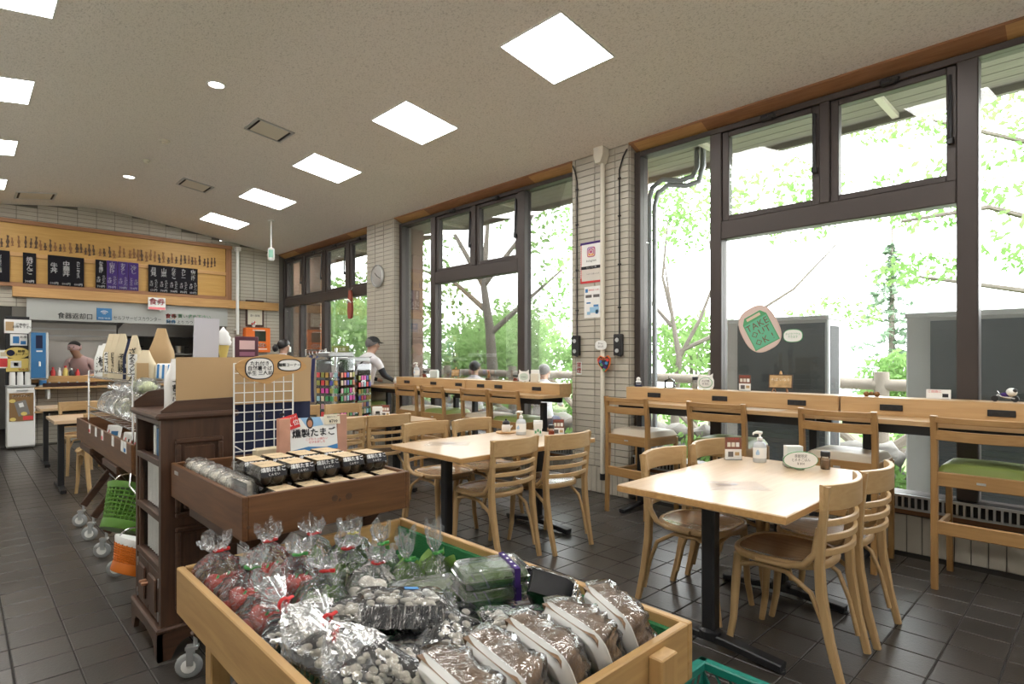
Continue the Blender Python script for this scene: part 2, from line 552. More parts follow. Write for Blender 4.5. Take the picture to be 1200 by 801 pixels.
for n_, (vis, k, x, y) in enumerate(tiles):
    hid = .5 < x < 1.28 and .75 < y < 1.95
    if vis == 0 and not hid and n_ < 340 and len(KIDS.get('floor', [])) < 300:
        share('floor_tile', tile_me, floor, (x, y, rnd.uniform(-.0006, .0006)))
    else:
        tile_b(rest, x, y)
obj('floor_tiles_far', rest, M['floor'], floor, kind='stuff')

# ---- ceiling
def ceil_mat():
    m, nt, N, L, p = _mat('rockwool_ceiling')
    tc = N.new('ShaderNodeTexCoord')
    mp = N.new('ShaderNodeMapping'); mp.inputs['Scale'].default_value = (120, 62, 80)
    L.new(tc.outputs['Object'], mp.inputs['Vector'])
    n = N.new('ShaderNodeTexNoise'); n.inputs['Scale'].default_value = 1.0; n.inputs['Detail'].default_value = 3; n.inputs['Distortion'].default_value = 1.0
    L.new(mp.outputs['Vector'], n.inputs['Vector'])
    r = N.new('ShaderNodeValToRGB')
    r.color_ramp.elements[0].position = .36; r.color_ramp.elements[0].color = (.64, .60, .555, 1)
    r.color_ramp.elements[1].position = .47; r.color_ramp.elements[1].color = (.87, .825, .775, 1)
    L.new(n.outputs['Fac'], r.inputs['Fac']); L.new(r.outputs['Color'], p.inputs['Base Color'])
    b = N.new('ShaderNodeBump'); b.inputs['Strength'].default_value = .35; b.inputs['Distance'].default_value = .006
    L.new(n.outputs['Fac'], b.inputs['Height']); L.new(b.outputs['Normal'], p.inputs['Normal'])
    p.inputs['Roughness'].default_value = .95
    return m
M['ceil'] = ceil_mat()
b = B()
xs = [-1.25 + i * (4.72 + 1.25) / 60 for i in range(61)]
vs = []
for y in (-3.1, YB + .1):
    for x in xs: vs.append((x, y, zc(x)))
    for x in xs: vs.append((x, y, zc(x) + .12))
n = len(xs); fs = []
for i in range(n - 1):
    fs.append((i, i + 1, 2 * n + i + 1, 2 * n + i)[::-1][::-1])
    fs.append((n + i, 3 * n + i, 3 * n + i + 1, n + i + 1))
    fs.append((i, n + i, n + i + 1, i + 1)); fs.append((2 * n + i, 2 * n + i + 1, 3 * n + i + 1, 3 * n + i))
fs.append((0, 2 * n, 3 * n, n)); fs.append((n - 1, 2 * n - 1, 4 * n - 1, 3 * n - 1))
b.add(vs, fs)
struct('ceiling', b, M['ceil'], smooth=40)

# ---- wall tiles (227 x 60 stack bond)
TW, TH = .2405, .0615
def wall_tile(b, u, z, w, h, plane, axis, th=.010):
    """one tile with a soft edge, on a wall facing -x (axis 0) or -y (axis 1)"""
    c = .0015; w2, h2 = w / 2, h / 2
    o = []
    for s_, d in ((0, 0), (0, th - c), (c, th)):
        for (a, e) in ((-w2 + s_, -h2 + s_), (w2 - s_, -h2 + s_), (w2 - s_, h2 - s_), (-w2 + s_, h2 - s_)):
            o.append((plane - d, u - a, z + e) if axis == 0 else (u + a, plane - d, z + e))
    fs = [(8, 9, 10, 11)]
    for k in (0, 4):
        for j in range(4):
            fs.append((k + j, k + (j + 1) % 4, k + 4 + (j + 1) % 4, k + 4 + j))
    b.add(o, fs)
wall = B()
piers = [(3.10, 3.78), (7.06, 7.82), (-.90, -.17)]
for y0, y1 in piers:
    wall.b2((XW, y0, 0), (4.75, y1, 3.32))
for y0, y1 in ((-.17, 3.10), (3.78, 7.06), (7.82, 11.14)):
    wall.b2((4.585, y0, 0), (4.75, y1, .29))
    wall.b2((4.60, y0, 3.19), (4.75, y1, 3.4))
wall.b2((XW, -3.1, 0), (4.75, -.9, 3.32))
wall_right = struct('wall_right', wall, M['grout'])
# near pier: every tile its own piece
b = B(); wall_tile(b, 0, 0, TW - .006, TH - .006, 0, 0); tme = b.mesh('wall_tile', M['tilewall'])
cut = {}
def tile_piece(y, z, w, h):
    key = (round(w, 3), round(h, 3))
    if key not in cut:
        bb = B(); wall_tile(bb, 0, 0, w - .006, h - .006, 0, 0); cut[key] = bb.mesh('wall_tile', M['tilewall'])
    share('wall_tile', cut[key], wall_right, (XW, y, z))
cols = [(3.735, 3.78), (3.494, 3.735), (3.2535, 3.494), (3.10, 3.2535)]
z = .255
while z < 3.27:
    for a, c in cols[1:]:
        tile_piece((a + c) / 2, z + TH / 2, c - a, TH)
    tile_piece((cols[0][0] + cols[0][1]) / 2, z + TH / 2, cols[0][1] - cols[0][0], TH)
    z += TH
y = 3.78
while y > 3.11:
    w = min(TH, y - 3.10)
    tile_piece(y - w / 2, .128, w, .25); y -= TH
# near window apron: soldier tiles, each its own piece
apron = {}
y = 3.09
bb = B(); wall_tile(bb, 0, 0, .079, .244, 0, 0); soldier_me = bb.mesh('wall_tile', M['tilewall'])
while y > .2:
    share('wall_tile', soldier_me, wall_right, (4.585, y - .0425, .128)); y -= .085
# remaining tiling, joined
rest = B()
y = .2
while y > -.15: wall_tile(rest, y - .0425, .128, .079, .244, 4.585, 0); y -= .085
for y0, y1 in ((3.80, 7.04), (7.84, 11.1)):
    y = y1
    while y > y0: wall_tile(rest, y - .0425, .128, .079, .244, 4.585, 0); y -= .085
y1, y0 = 7.82, 7.06
z = .255
while z < 3.25:
    y = y1
    while y > y0 + .02:
        w = min(TW, y - y0); wall_tile(rest, y - w / 2, z + TH / 2, w - .006, TH - .006, XW, 0); y -= TW
    z += TH
y = y1
while y > y0 + .02: wall_tile(rest, y - .03, .128, .055, .244, XW, 0); y -= TH
for y0 in (3.10, 7.06):      # pier returns that face the camera
    z = .255
    while z < 3.24:
        b4 = .0525
        wall_tile(rest, XW + b4 + .002, z + TH / 2, .105, TH - .006, y0, 1, .008); z += TH
obj('wall_tiles_far', rest, M['tilewall'], wall_right, kind='stuff')

# timber reveal above each window
for n_, (y0, y1) in enumerate(((-.17, 3.10), (3.78, 7.06), (7.82, 11.13))):
    b = B()
    b.add([(4.455, y0, 3.285), (4.455, y1, 3.285), (4.455, y1, 3.262), (4.455, y0, 3.262), (4.60, y0, 3.20), (4.60, y1, 3.20), (4.60, y0, 3.285), (4.60, y1, 3.285)],
          [(0, 3, 2, 1), (3, 4, 5, 2), (4, 6, 7, 5), (6, 0, 1, 7), (0, 6, 4, 3), (1, 2, 5, 7)])
    t = struct('trim_%d' % (n_ + 1), b, M['tim_y'])
    for ya, yb_ in ((y0 + .02, y0 + .62), (y1 - .72, y1 - .05)):
        obj('inlay', B().add([(4.46, ya, 3.2588), (4.585, ya, 3.2052), (4.585, yb_, 3.2052), (4.46, yb_, 3.2588)], [(0, 1, 2, 3)]), M['lat_y'], t)

# ---- windows
def vbar(w, y0, y1, z0, z1, x0=4.545, x1=4.66, name='mullion'):
    return obj(name, B().b2((x0, y0, z0), (x1, y1, z1), .006), M['frame'], w)
def pane(w, y0, y1, z0, z1, x=XG):
    return obj('pane', B().b2((x - .003, y0, z0), (x + .003, y1, z1)), M['glass'], w)
def sash(w, y0, y1, z0, z1):
    t = .055
    b = B()
    x0, x1 = 4.565, 4.635
    b.b2((x0, y0, z0), (x1, y0 + t, z1), .005); b.b2((x0, y1 - t, z0), (x1, y1, z1), .005)
    b.b2((x0, y0 + t, z0), (x1, y1 - t, z0 + t * .8), .005); b.b2((x0, y0 + t, z1 - t * .8), (x1, y1 - t, z1), .005)
    o = obj('awning_sash', b, M['frame'], w)
    obj('pane', B().b2((XG - .003, y0 + t, z0 + t * .8), (XG + .003, y1 - t, z1 - t * .8)), M['glass'], o)
    b = B()
    b.box((4.545, (y0 + y1) / 2, z1 + .01), (.05, .10, .045), .012); b.box((4.54, (y0 + y1) / 2 - .04, z1 + .012), (.06, .06, .03), .01)
    obj('opener', b, M['black'], o)
    b = B()
    b.tube([(4.555, y0 + .035, z1 - .06), (4.535, y0 + .03, z0 + .30), (4.53, y0 + .03, z0 + .26)], .012, 6)
    b.box((4.54, y0 + .03, z0 + .25), (.03, .035, .05), .006)
    obj('stay_arm', b, M['black'], o)
def bay(n_, U, Lo):
    b = B()
    for (ya, yb_) in ((U - .07, U), (Lo, Lo + .07)):
        b.b2((4.54, ya, .40), (4.67, yb_, 3.20), .005)
    b.b2((4.54, Lo + .07, 3.155), (4.67, U - .07, 3.20), .005); b.b2((4.52, Lo, .36), (4.68, U, .402), .005)
    w = struct('window_%d' % n_, b, M['frame'])
    return w
ZT0, ZT1 = 2.275, 2.425
for n_, U, Lo in ((1, 3.10, -.17), (2, 7.06, 3.78)):
    w = bay(n_, U, Lo)
    m1, mm, m2 = U - .80, U - 1.635, U - 2.46
    vbar(w, m1 - .05, m1 + .05, .40, 3.16); vbar(w, m2 - .055, m2 + .055, .40, 3.16); vbar(w, mm - .035, mm + .035, ZT1, 3.16)
    vbar(w, m2 + .055, m1 - .05, ZT0, ZT1, name='transom')
    sash(w, mm + .035, m1 - .05, ZT1, 3.155); sash(w, m2 + .055, mm - .035, ZT1, 3.155)
    pane(w, m1 + .05, U - .07, .402, 3.155); pane(w, Lo + .07, m2 - .055, .402, 3.155); pane(w, m2 + .055, m1 - .05, .402, ZT0)
w = bay(3, 11.13, 7.82)
for m_ in (10.25, 9.43, 8.59): vbar(w, m_ - .05, m_ + .05, ZT1, 3.16)
vbar(w, 7.89, 11.06, ZT0, ZT1, name='transom')
e = [11.06, 10.30, 10.20, 9.48, 9.38, 8.64, 8.54, 7.89]
for k in range(4): sash(w, e[2 * k + 1], e[2 * k], ZT1, 3.155)
vbar(w, 9.38, 9.50, .40, ZT0); vbar(w, 10.34, 10.42, .40, ZT0)
pane(w, 9.50, 10.34, .402, ZT0); pane(w, 7.89, 9.38, .402, ZT0); pane(w, 10.42, 11.06, .402, ZT0)
# slotted air grille and timber strip under the near and middle windows
for n_, (y0, y1) in enumerate(((-.15, 3.09), (3.79, 7.05))):
    b = B()
    b.b2((4.50, y0, .385), (4.54, y1, .40)); b.b2((4.50, y0, .302), (4.53, y1, .315)); b.b2((4.53, y0, .30), (4.60, y1, .39))
    y = y0
    while y < y1: b.b2((4.503, y, .312), (4.528, y + .012, .388)); y += .036
    obj('air_grille', b, M['alu'], KIDS['window_%d' % (n_ + 1)][0].parent)
    obj('grille_dark', B().b2((4.520, y0, .314), (4.532, y1, .386)), M['blackm'], KIDS['window_%d' % (n_ + 1)][0].parent)
    obj('timber_strip', B().b2((4.55, y0, .262), (4.60, y1, .30), .004), M['tim_y'], KIDS['window_%d' % (n_ + 1)][0].parent)

# ---- back wall with its kitchen opening
wb = B()
OX0, OX1, OZ0, OZ1 = .735, 3.40, .93, 2.04
wb.b2((OX1, YB, 0), (4.75, YB + .14, 3.4))
wb.b2((-1.4, YB, OZ1), (OX1, YB + .14, 3.75))
wb.b2((OX0, YB, 0), (OX1, YB + .14, OZ0))
wb.b2((.575, YB, 0), (OX0, YB + .14, OZ1))
wb.b2((-1.4, YB, 0), (-.3, YB + .14, OZ1))
wall_back = struct('wall_back', wb, M['grout'])
rest = B()
z = .02
while z < 3.62:
    x = 4.47
    while x > -.2:
        w_ = TW - .006; cx_ = x - TW / 2
        top = z + TH
        ok = top < zc(cx_) + .02
        if OX0 - .03 < cx_ < OX1 and OZ0 < z + TH / 2 < OZ1: ok = False
        if cx_ < .575 and z < OZ1: ok = False
        if .55 < cx_ < 3.5 and 2.2 < z < 3.2: ok = False
        if ok: wall_tile(rest, cx_, z + TH / 2, w_, TH - .006, YB, 1)
        x -= TW
    z += TH
obj('wall_tiles_far', rest, M['tilewall'], wall_back, kind='stuff')
# other walls (out of frame)
struct('wall_left', B().b2((-1.4, -3.1, 0), (-1.25, YB + .1, 3.6)), M['plaster'])
struct('wall_rear', B().b2((-1.4, -3.25, 0), (4.75, -3.1, 3.75)), M['plaster'])
# kitchen shell
struct('wall_kitchen', B().b2((-1.4, 14.05, 0), (4.75, 14.2, 3)).b2((4.6, 11.28, 0), (4.75, 14.05, 3)).b2((-1.4, 11.28, 0), (-1.25, 14.05, 3)), mat('kitchen_tile', (.30, .29, .27), .4))
struct('ceiling_kitchen', B().b2((-1.4, 11.28, 2.55), (4.75, 14.2, 2.62)), M['plaster'])

# ---- ceiling fittings
M['panel'] = mat('led_panel', (.9, .9, .9), .5, emit=(1, .985, .95), estr=PANEL_LIGHT)
M['led2'] = mat('led_downlight', (.9, .9, .9), .5, emit=(1, .96, .88), estr=PANEL_LIGHT)
order = ['nearest', 'second', 'third', 'fourth', 'fifth']
def ceil_rot(x): return (0, math.atan(-zslope(x)), 0)
def panel_light(x, y, label):
    t = thing('ceiling_light', label, 'ceiling light', (x, y, zc(x) - .001), rot=ceil_rot(x), group='square ceiling panels')
    b = B()
    for sx, sy, dx, dy in ((0, .287, .585, .011), (0, -.287, .585, .011), (.287, 0, .011, .563), (-.287, 0, .011, .563)):
        b.box((sx, sy, -.002), (dx, dy, .01))
    obj('frame', b, M['white'], t)
    obj('diffuser', B().box((0, 0, -.001), (.563, .563, .006)), M['panel'], t)
for k in range(-3, 5):
    y = 2.745 + 1.77 * k
    for side, x in (('window', 3.075), ('aisle', .165)):
        if k >= 0:
            lab = '%s square lit ceiling panel of the row along the windows' % order[k].capitalize() if side == 'window' else \
                  '%s square lit ceiling panel of the left-hand row' % order[max(0, k - 1)].capitalize()
            if side == 'aisle' and k == 0: lab = 'Lit square ceiling panel above left of the camera'
        else:
            lab = 'lit square ceiling panel behind the camera'
        panel_light(x, y, lab)
for x, y, lab in ((1.61, 5.36, 'round lit downlight at the ridge nearer the camera'), (1.61, 8.87, 'round lit downlight at the ridge near the menu board')):
    t = thing('downlight', lab, 'downlight', (x, y, zc(x)), rot=(0, 0, 0), group='ridge downlights')
    obj('trim_ring', B().lathe([(.055, .02), (.075, .02), (.08, -.006), (.062, -.008), (.055, .004)], 24), M['white'], t, smooth=30)
    obj('lens', B().lathe([(.058, .0), (.058, .004)], 24, (0, 0, -.002)), M['led2'], t)
for x, y, lab, r_ in ((1.62, 7.12, 'small round smoke detector at the ceiling ridge, nearer one', .05), (1.62, 7.98, 'small round smoke detector at the ceiling ridge, farther one', .045)):
    t = thing('smoke_detector', lab, 'detector', (x, y, zc(x)))
    obj('base', B().lathe([(r_, .004), (r_, -.012), (r_ * .8, -.02)], 20), M['cream'], t, smooth=30)
    obj('sensor', B().lathe([(r_ * .6, -.018), (r_ * .6, -.035), (r_ * .3, -.04)], 16), M['cream'], t, smooth=30)
for x, y, dx, dy, lab in ((2.27, 5.90, .35, .34, 'square ceiling air vent, nearer the camera'), (2.28, 8.46, .35, .34, 'square ceiling air vent, second from the camera'), (.79, 10.45, .42, .42, 'ceiling air vent close to the back wall')):
    t = thing('ceiling_vent', lab, 'vent', (x, y, zc(x) - .001), rot=ceil_rot(x), group='ceiling vents')
    b = B()
    for s_ in (-1, 1):
        b.box((0, s_ * dy / 2, -.004), (dx + .02, .02, .014)); b.box((s_ * dx / 2, 0, -.004), (.02, dy, .014))
    obj('frame', b, M['alu'], t)
    obj('slot', B().box((0, 0, -.001), (dx - .02, dy - .02, .004)), M['blackm'], t)
    obj('plate', B().box((0, 0, -.006), (dx - .07, dy - .03, .006), .002), M['cream'], t)
# hanging exit light
t = thing('exit_light', 'small hanging green exit sign on a white stem near the far windows', 'exit sign', (3.49, 9.0, zc(3.49)))
b = B().lathe([(.05, .004), (.05, -.012), (.02, -.02)], 16).cyl((0, 0, -.015), (0, 0, -.43), .012, n=10)
obj('stem', b, M['white'], t, smooth=30)
obj('body', B().lathe([(.02, -.42), (.05, -.44), (.05, -.60), (.035, -.625)], 16), M['white'], t, smooth=40)
obj('pictogram', B().surf(lambda u, v: (.051 * math.cos(R(200 + 80 * u)), .051 * math.sin(R(200 + 80 * u)), -.46 - .12 * v), 8, 1), mat('exit_green', (.25, .50, .38), .5), t)
# ================================================================== TABLES, CHAIRS, STOOLS, BARS
def make_chair():
    t = thing('cafe_chair', 'x', 'chair')
    # seat outline
    def outline(sc, z):
        o = []
        for k in range(36):
            a = 2 * PI * k / 36
            ca, sa = math.cos(a), math.sin(a)
            e = .72
            x = math.copysign(abs(ca) ** e, ca) * (.205 + .018 * sa); y = math.copysign(abs(sa) ** e, sa) * .205
            o.append((x * sc, y * sc, z))
        return o
    def rings(rs, cap0, cap1):
        b = B(); vs = []; fs = []
        for sc, z in rs: vs += outline(sc, z)
        for i in range(len(rs) - 1):
            for j in range(36):
                fs.append((i * 36 + j, i * 36 + (j + 1) % 36, (i + 1) * 36 + (j + 1) % 36, (i + 1) * 36 + j))
        if cap0: fs.append(tuple(range(36))[::-1])
        if cap1: fs.append(tuple((len(rs) - 1) * 36 + j for j in range(36)))
        return b.add(vs, fs)
    seat = obj('seat', rings([(.93, .412), (.99, .418), (1.0, .432), (.99, .443), (.96, .447), (.90, .445), (.895, .440)], True, False), M['beech_x'], t, smooth=50)
    obj('seat_panel', rings([(.90, .4425), (.85, .4395), (.6, .435), (.25, .433)], False, True), M['seat_ply'], seat, smooth=60)
    def back_y(x, z):                       # curved back surface
        return -.215 - (z - .44) * .09 - .055 * (1 - (x / .20) ** 2)
    for s in (-1, 1):
        P = [(s * .178, -.275, 0), (s * .183, -.235, .16), (s * .187, -.205, .34), (s * .19, -.198, .46), (s * .196, -.212, .62), (s * .20, -.232, .785)]
        obj('leg', B().sweep(P, .034, .03, (1, 0, 0), ws=[.026, .030, .036, .036, .034, .032], hs=[.028, .034, .038, .036, .03, .024]), M['beech_z'], t, smooth=40)
        obj('leg', B().tube([(s * .165, .150, .42), (s * .168, .160, .30), (s * .172, .170, .12), (s * .180, .190, 0)], [.020, .019, .016, .014], 10), M['beech_z'], t, smooth=50)
        obj('brace', B().tube([(s * .168, -.240, .07), (s * .170, -.205, .22), (s * .172, -.16, .33), (s * .172, -.06, .392), (s * .170, .06, .395), (s * .168, .14, .375)], .011, 8), M['beech_y'], t, smooth=60)
        obj('side_hoop', B().tube([(s * .212, .05, .428), (s * .212, -.08, .432), (s * .206, -.145, .452), (s * .200, -.183, .50), (s * .196, -.192, .57), (s * .196, -.197, .61)], [.012, .013, .014, .014, .013, .010], 8), M['beech_y'], t, smooth=60)
    obj('brace', B().tube([(-.165, .17, .20), (-.16, .165, .30), (-.12, .158, .385), (0, .155, .40), (.12, .158, .385), (.16, .165, .30), (.165, .17, .20)], .010, 8), M['beech_x'], t, smooth=60)
    def slat(z, h, th, w=.20, name='slat'):
        P = [(x, back_y(x, z) + .018, z) for x in [-w + 2 * w * i / 14 for i in range(15)]]
        return obj(name, B().sweep(P, h, th, (0, 0, 1)), M['beech_x'], t, smooth=40)
    slat(.738, .105, .022, .216, 'top_rail')
    for z in (.632, .571, .510): slat(z, .026, .016, .19)
    return t
chair0 = make_chair()
chair_used = [False]
def chair(x, y, rz, label, group):
    if not chair_used[0]:
        chair_used[0] = True
        chair0.location = (x, y, 0); chair0.rotation_euler = (0, 0, rz); tag(chair0, label, 'chair', group)
        return chair0
    return dup(chair0, (x, y, 0), rz, label, group)

def table(x0, x1, y0, y1, label, top='table_top'):
    cx_, cy_ = (x0 + x1) / 2, (y0 + y1) / 2
    t = thing('dining_table', label, 'table', (cx_, cy_, 0), 0, 'dining tables')
    w, d = x1 - x0, y1 - y0
    obj('tabletop', B().box((0, 0, .682), (w, d, .036), .004), [M[top]], t)
    obj('edge_band', B().box((0, 0, .682), (w + .002, d + .002, .026)), M['lat_x'], t)
    for s in (-1, 1):
        lx = s * (w / 2 - .20)
        lg = obj('leg', B().box((lx, .02, .355), (.062, .062, .60), .008).lathe([(.05, .045), (.05, .075), (.036, .085)], 16, (lx, .02, 0)), M['black'], t)
        obj('foot', B().sweep([(lx, -.30, .022), (lx, -.05, .045), (lx, .09, .045), (lx, .34, .022)], .06, .035, (1, 0, 0)), M['black'], lg)
        for py in (-.29, .33): obj('foot_pad', B().lathe([(.02, 0), (.02, .012)], 12, (lx, py, 0)), M['blackm'], lg)
        obj('top_bracket', B().b2((lx - .03, -d / 2 + .10, .64), (lx + .03, d / 2 - .10, .664), .004), M['black'], lg)
    return t
table(2.26, 3.46, .862, 1.635, 'pale wood dining table nearest the camera, with oval price sign')
g = 'cafe chairs around the front table'
chair(2.715, 1.03, 0, 'cafe chair nearest the camera, its back to us at the front table', g)
chair(3.145, 1.01, 0, 'cafe chair beside the nearest one, on the window side of it', g)
chair(2.84, 1.515, PI, 'cafe chair across the front table facing us, aisle side', g)
chair(3.345, 1.505, PI, 'cafe chair across the front table facing us, window side', g)
table(2.17, 3.45, 2.70, 3.47, 'pale wood dining table in the middle, with round tray and teapot')
g = 'cafe chairs around the middle table'
chair(2.57, 2.885, R(3), 'cafe chair with its back to us at the middle table, aisle side', g)
chair(3.025, 2.81, R(-3), 'cafe chair with its back to us at the middle table, by the brick pier', g)
chair(2.68, 3.56, PI, 'cafe chair on the far side of the middle table, aisle side', g)
chair(3.12, 3.50, PI + R(3), 'cafe chair on the far side of the middle table, window side', g)
table(2.20, 3.40, 4.62, 5.38, 'pale wood dining table behind the middle one, near the man in cap')
g = 'cafe chairs around the far table'
chair(2.83, 4.76, R(-4), 'cafe chair with its back to us at the far table, beside the egg sign', g)
chair(2.36, 4.76, 0, 'cafe chair with its back to us at the far table, half hidden by egg sign', g)
chair(2.62, 5.75, PI, 'cafe chair on the far side of the far table, behind the wire grid', g)
chair(3.08, 5.70, PI - R(3), 'cafe chair on the far side of the far table, below the shirt rack', g)

# two narrow tables on the left by the kitchen counter
def side_table(x0, x1, y0, y1, label):
    cx_, cy_ = (x0 + x1) / 2, (y0 + y1) / 2
    t = thing('side_table', label, 'table', (cx_, cy_, 0), 0, 'small tables by the counter')
    w, d = x1 - x0, y1 - y0
    obj('tabletop', B().box((0, 0, .683), (w, d, .034), .004), M['table_top'], t)
    for sx in (-1, 1):
        lg = obj('leg', B().box((sx * (w / 2 - .07), -d / 2 + .18, .35), (.05, .06, .63), .006), M['black'], t)
        obj('foot', B().sweep([(sx * (w / 2 - .07), -d / 2 - .02, .02), (sx * (w / 2 - .07), -d / 2 + .18, .045), (sx * (w / 2 - .07), -d / 2 + .5, .03)], .05, .035, (1, 0, 0)), M['black'], lg)
    obj('apron', B().box((0, -d / 2 + .18, .65), (w - .1, .05, .04)), M['black'], t)
side_table(.66, 1.30, 6.95, 7.65, 'narrow wooden table with black legs left of the wooden bins')
side_table(.70, 1.40, 8.75, 9.35, 'narrow wooden table with black legs close to the kitchen counter')
g = 'cafe chairs by the counter'
chair(1.02, 6.72, R(6), 'pale cafe chair by the left table, beside the green basket', g)
chair(1.05, 8.15, PI, 'pale cafe chair between the two left tables, facing us', g)
chair(1.28, 8.52, R(5), 'pale cafe chair drawn up to the counter-side table', g)

# ---- bar stools
def make_stool():
    t = thing('bar_stool', 'x', 'stool')
    for s in (-1, 1):
        P = [(s * .205, -.215, 0), (s * .207, -.205, .3), (s * .208, -.195, .62), (s * .208, -.20, .80), (s * .208, -.225, .975)]
        obj('leg', B().sweep(P, .034, .036, (1, 0, 0), hs=[.030, .036, .044, .036, .028]), M['oak_z'], t, smooth=30)
        obj('leg', B().sweep([(s * .200, .195, 0), (s * .203, .188, .3), (s * .203, .18, .64)], .032, .034, (1, 0, 0)), M['oak_z'], t, smooth=30)
        obj('seat_rail', B().b2((s * .203 - .012, -.19, .585), (s * .203 + .012, .18, .655), .004), M['oak_y'], t)
        obj('foot_rail', B().b2((s * .203 - .010, -.2, .315), (s * .203 + .010, .19, .355), .004), M['oak_y'], t)
    obj('seat_rail', B().b2((-.20, -.21, .580), (.20, -.188, .660), .004), M['oak_x'], t)
    obj('seat_rail', B().b2((-.20, .172, .585), (.20, .194, .655), .004), M['oak_x'], t)
    obj('foot_rail', B().b2((-.20, -.215, .310), (.20, -.193, .385), .004), M['oak_x'], t)
    obj('foot_rail', B().b2((-.20, .18, .235), (.20, .20, .275), .004), M['oak_x'], t)
    obj('maker_plate', B().b2((-.02, -.2125, .612), (.02, -.209, .624)), M['alu'], t)
    def cush(u, v):
        x = -.205 + .41 * u; y = -.185 + .39 * v
        e = min(u, 1 - u, v, 1 - v)
        return (x, y, .652 + .045 * (1 - (1 - min(1, e * 9)) ** 2) ** .5 + .012 * math.sin(PI * u) * math.sin(PI * v))
    obj('cushion', B().surf(cush, 18, 18), M['green_v'], t, smooth=60)
    for z, h in ((.953, .034), (.868, .056)):
        P = [(x, -.205 - (z - .8) * .14 - .045 * (1 - (x / .2) ** 2), z) for x in [-.20 + .4 * i / 12 for i in range(13)]]
        obj('back_slat', B().sweep(P, h, .018, (0, 0, 1)), M['oak_x'], t, smooth=40)
    return t
stool0 = make_stool(); su = [False]
def stool(x, y, rz, label, beige, group):
    if not su[0]:
        su[0] = True
        stool0.location = (x, y, 0); stool0.rotation_euler = (0, 0, rz); tag(stool0, label, 'stool', group); return stool0
    return dup(stool0, (x, y, 0), rz, label, group, swap={M['green_v']: M['beige_v']} if beige else None)
g = 'wooden bar stools at the window bars'
F_ = -PI / 2
stool(4.19, 2.01, F_, 'green-seated bar stool, second from the brick pier at the near bar', False, g)
stool(4.19, .50, F_, 'green-seated bar stool at the right edge, nearest the camera', False, g)
stool(4.185, 2.77, F_ + R(-5), 'beige-seated bar stool beside the brick pier at the near bar', True, g)
stool(4.19, 1.21, F_, 'beige-seated bar stool in the middle of the near bar, behind the front table', True, g)
stool(4.19, 4.27, F_, 'green-seated bar stool at the middle-window bar, nearest the brick pier', False, g)
stool(4.19, 4.73, F_, 'beige-seated bar stool at the middle-window bar, second from the pier', True, g)
stool(4.19, 5.49, F_, 'green-seated bar stool at the middle-window bar, third from the pier', False, g)
stool(4.19, 6.03, F_, 'beige-seated bar stool at the middle-window bar, next to the man', True, g)
stool(4.10, 7.20, F_ + R(4), 'green-seated bar stool that the man in the cap sits on', False, g)

# ---- window bars
def bar(y0, y1, label, outs, ledge_to=None, leg_ys=()):
    t = thing('window_bar', label, 'bar counter', (4.25, (y0 + y1) / 2, 0), 0, 'window bars')
    L_ = (y1 - y0) / 2; ym = (y0 + y1) / 2
    le = L_ if ledge_to is None else ledge_to - ym
    b = B().prism([(-.245, -L_ + .06), (-.20, -L_), (.20, -L_), (.20, L_), (-.245, L_)], .905, .932)
    obj('bar_top', b, M['bar_top'], t)
    pn = obj('ledge', B().b2((.05, -L_ + .005, .932), (.235, le - .004, 1.043), .003), M['bar_top'], t)
    obj('apron', B().b2((-.17, -L_ + .08, .845), (-.14, L_ - .08, .904)).b2((.15, -L_ + .08, .845), (.18, L_ - .08, .904)), M['black'], t)
    for yo in outs:
        o = obj('power_outlet', B().box((.047, yo - ym, .982), (.008, .125, .038), .002), M['black'], t)
        for k in (-1, 1): obj('socket', B().box((.0425, yo - ym + k * .025, .982), (.003, .03, .018)), M['blackm'], o)
    for ly in leg_ys:
        lg = obj('leg', B().box((.05, ly - ym, .44), (.06, .05, .81), .005), M['black'], t)
        obj('foot', B().sweep([(-.24, ly - ym, .018), (.05, ly - ym, .045), (.2, ly - ym, .03)], .05, .032, (0, 1, 0)), M['black'], lg)
bar(1.292, 3.02, 'wooden window bar beside the brick pier, signs on its ledge', (2.73, 2.14, 1.565), leg_ys=(2.86, 1.45))
bar(-.60, 1.288, 'wooden window bar at the right edge, toy motorcycle on its ledge', (.99, .45, -.1), leg_ys=(1.12, -.4))
bar(3.80, 5.27, 'wooden window bar in the middle bay, end nearest the brick pier', (5.0, 4.70, 4.118), leg_ys=(4.02, 5.10))
bar(5.274, 7.25, 'wooden window bar in the middle bay, where the man sits', (6.494, 5.904, 5.40), ledge_to=6.76, leg_ys=(5.45, 6.95))
# ================================================================== OUTSIDE
M['grass'] = mat('grass_ground', (.12, .16, .055), .95, var=.4, vscale=1.4, bump=.6, bscale=30)
M['pave'] = mat('gravel_path', (.72, .70, .67), .95, var=.15, vscale=5, bump=.3, bscale=40)
M['bark'] = mat('pale_bark', (.15, .13, .11), .95, var=.35, vscale=5, bump=.8, bscale=18)
M['log'] = mat('grey_log', (.22, .19, .155), .9, var=.2, vscale=4, bump=.4, bscale=20)
M['stone'] = mat('field_stone', (.17, .16, .145), .95, var=.35, vscale=3, bump=.7, bscale=14)
M['soffit'] = wood('soffit_board', (.31, .30, .255), (.25, .24, .20), 'y', .7)
M['acw'] = mat('ac_enamel', (.36, .37, .36), .5, var=.05, vscale=2)
M['acd'] = mat('ac_grille_dark', (.060, .070, .075), .28, var=.2, vscale=2)  # grille tone, also painting in the room's dark reflection
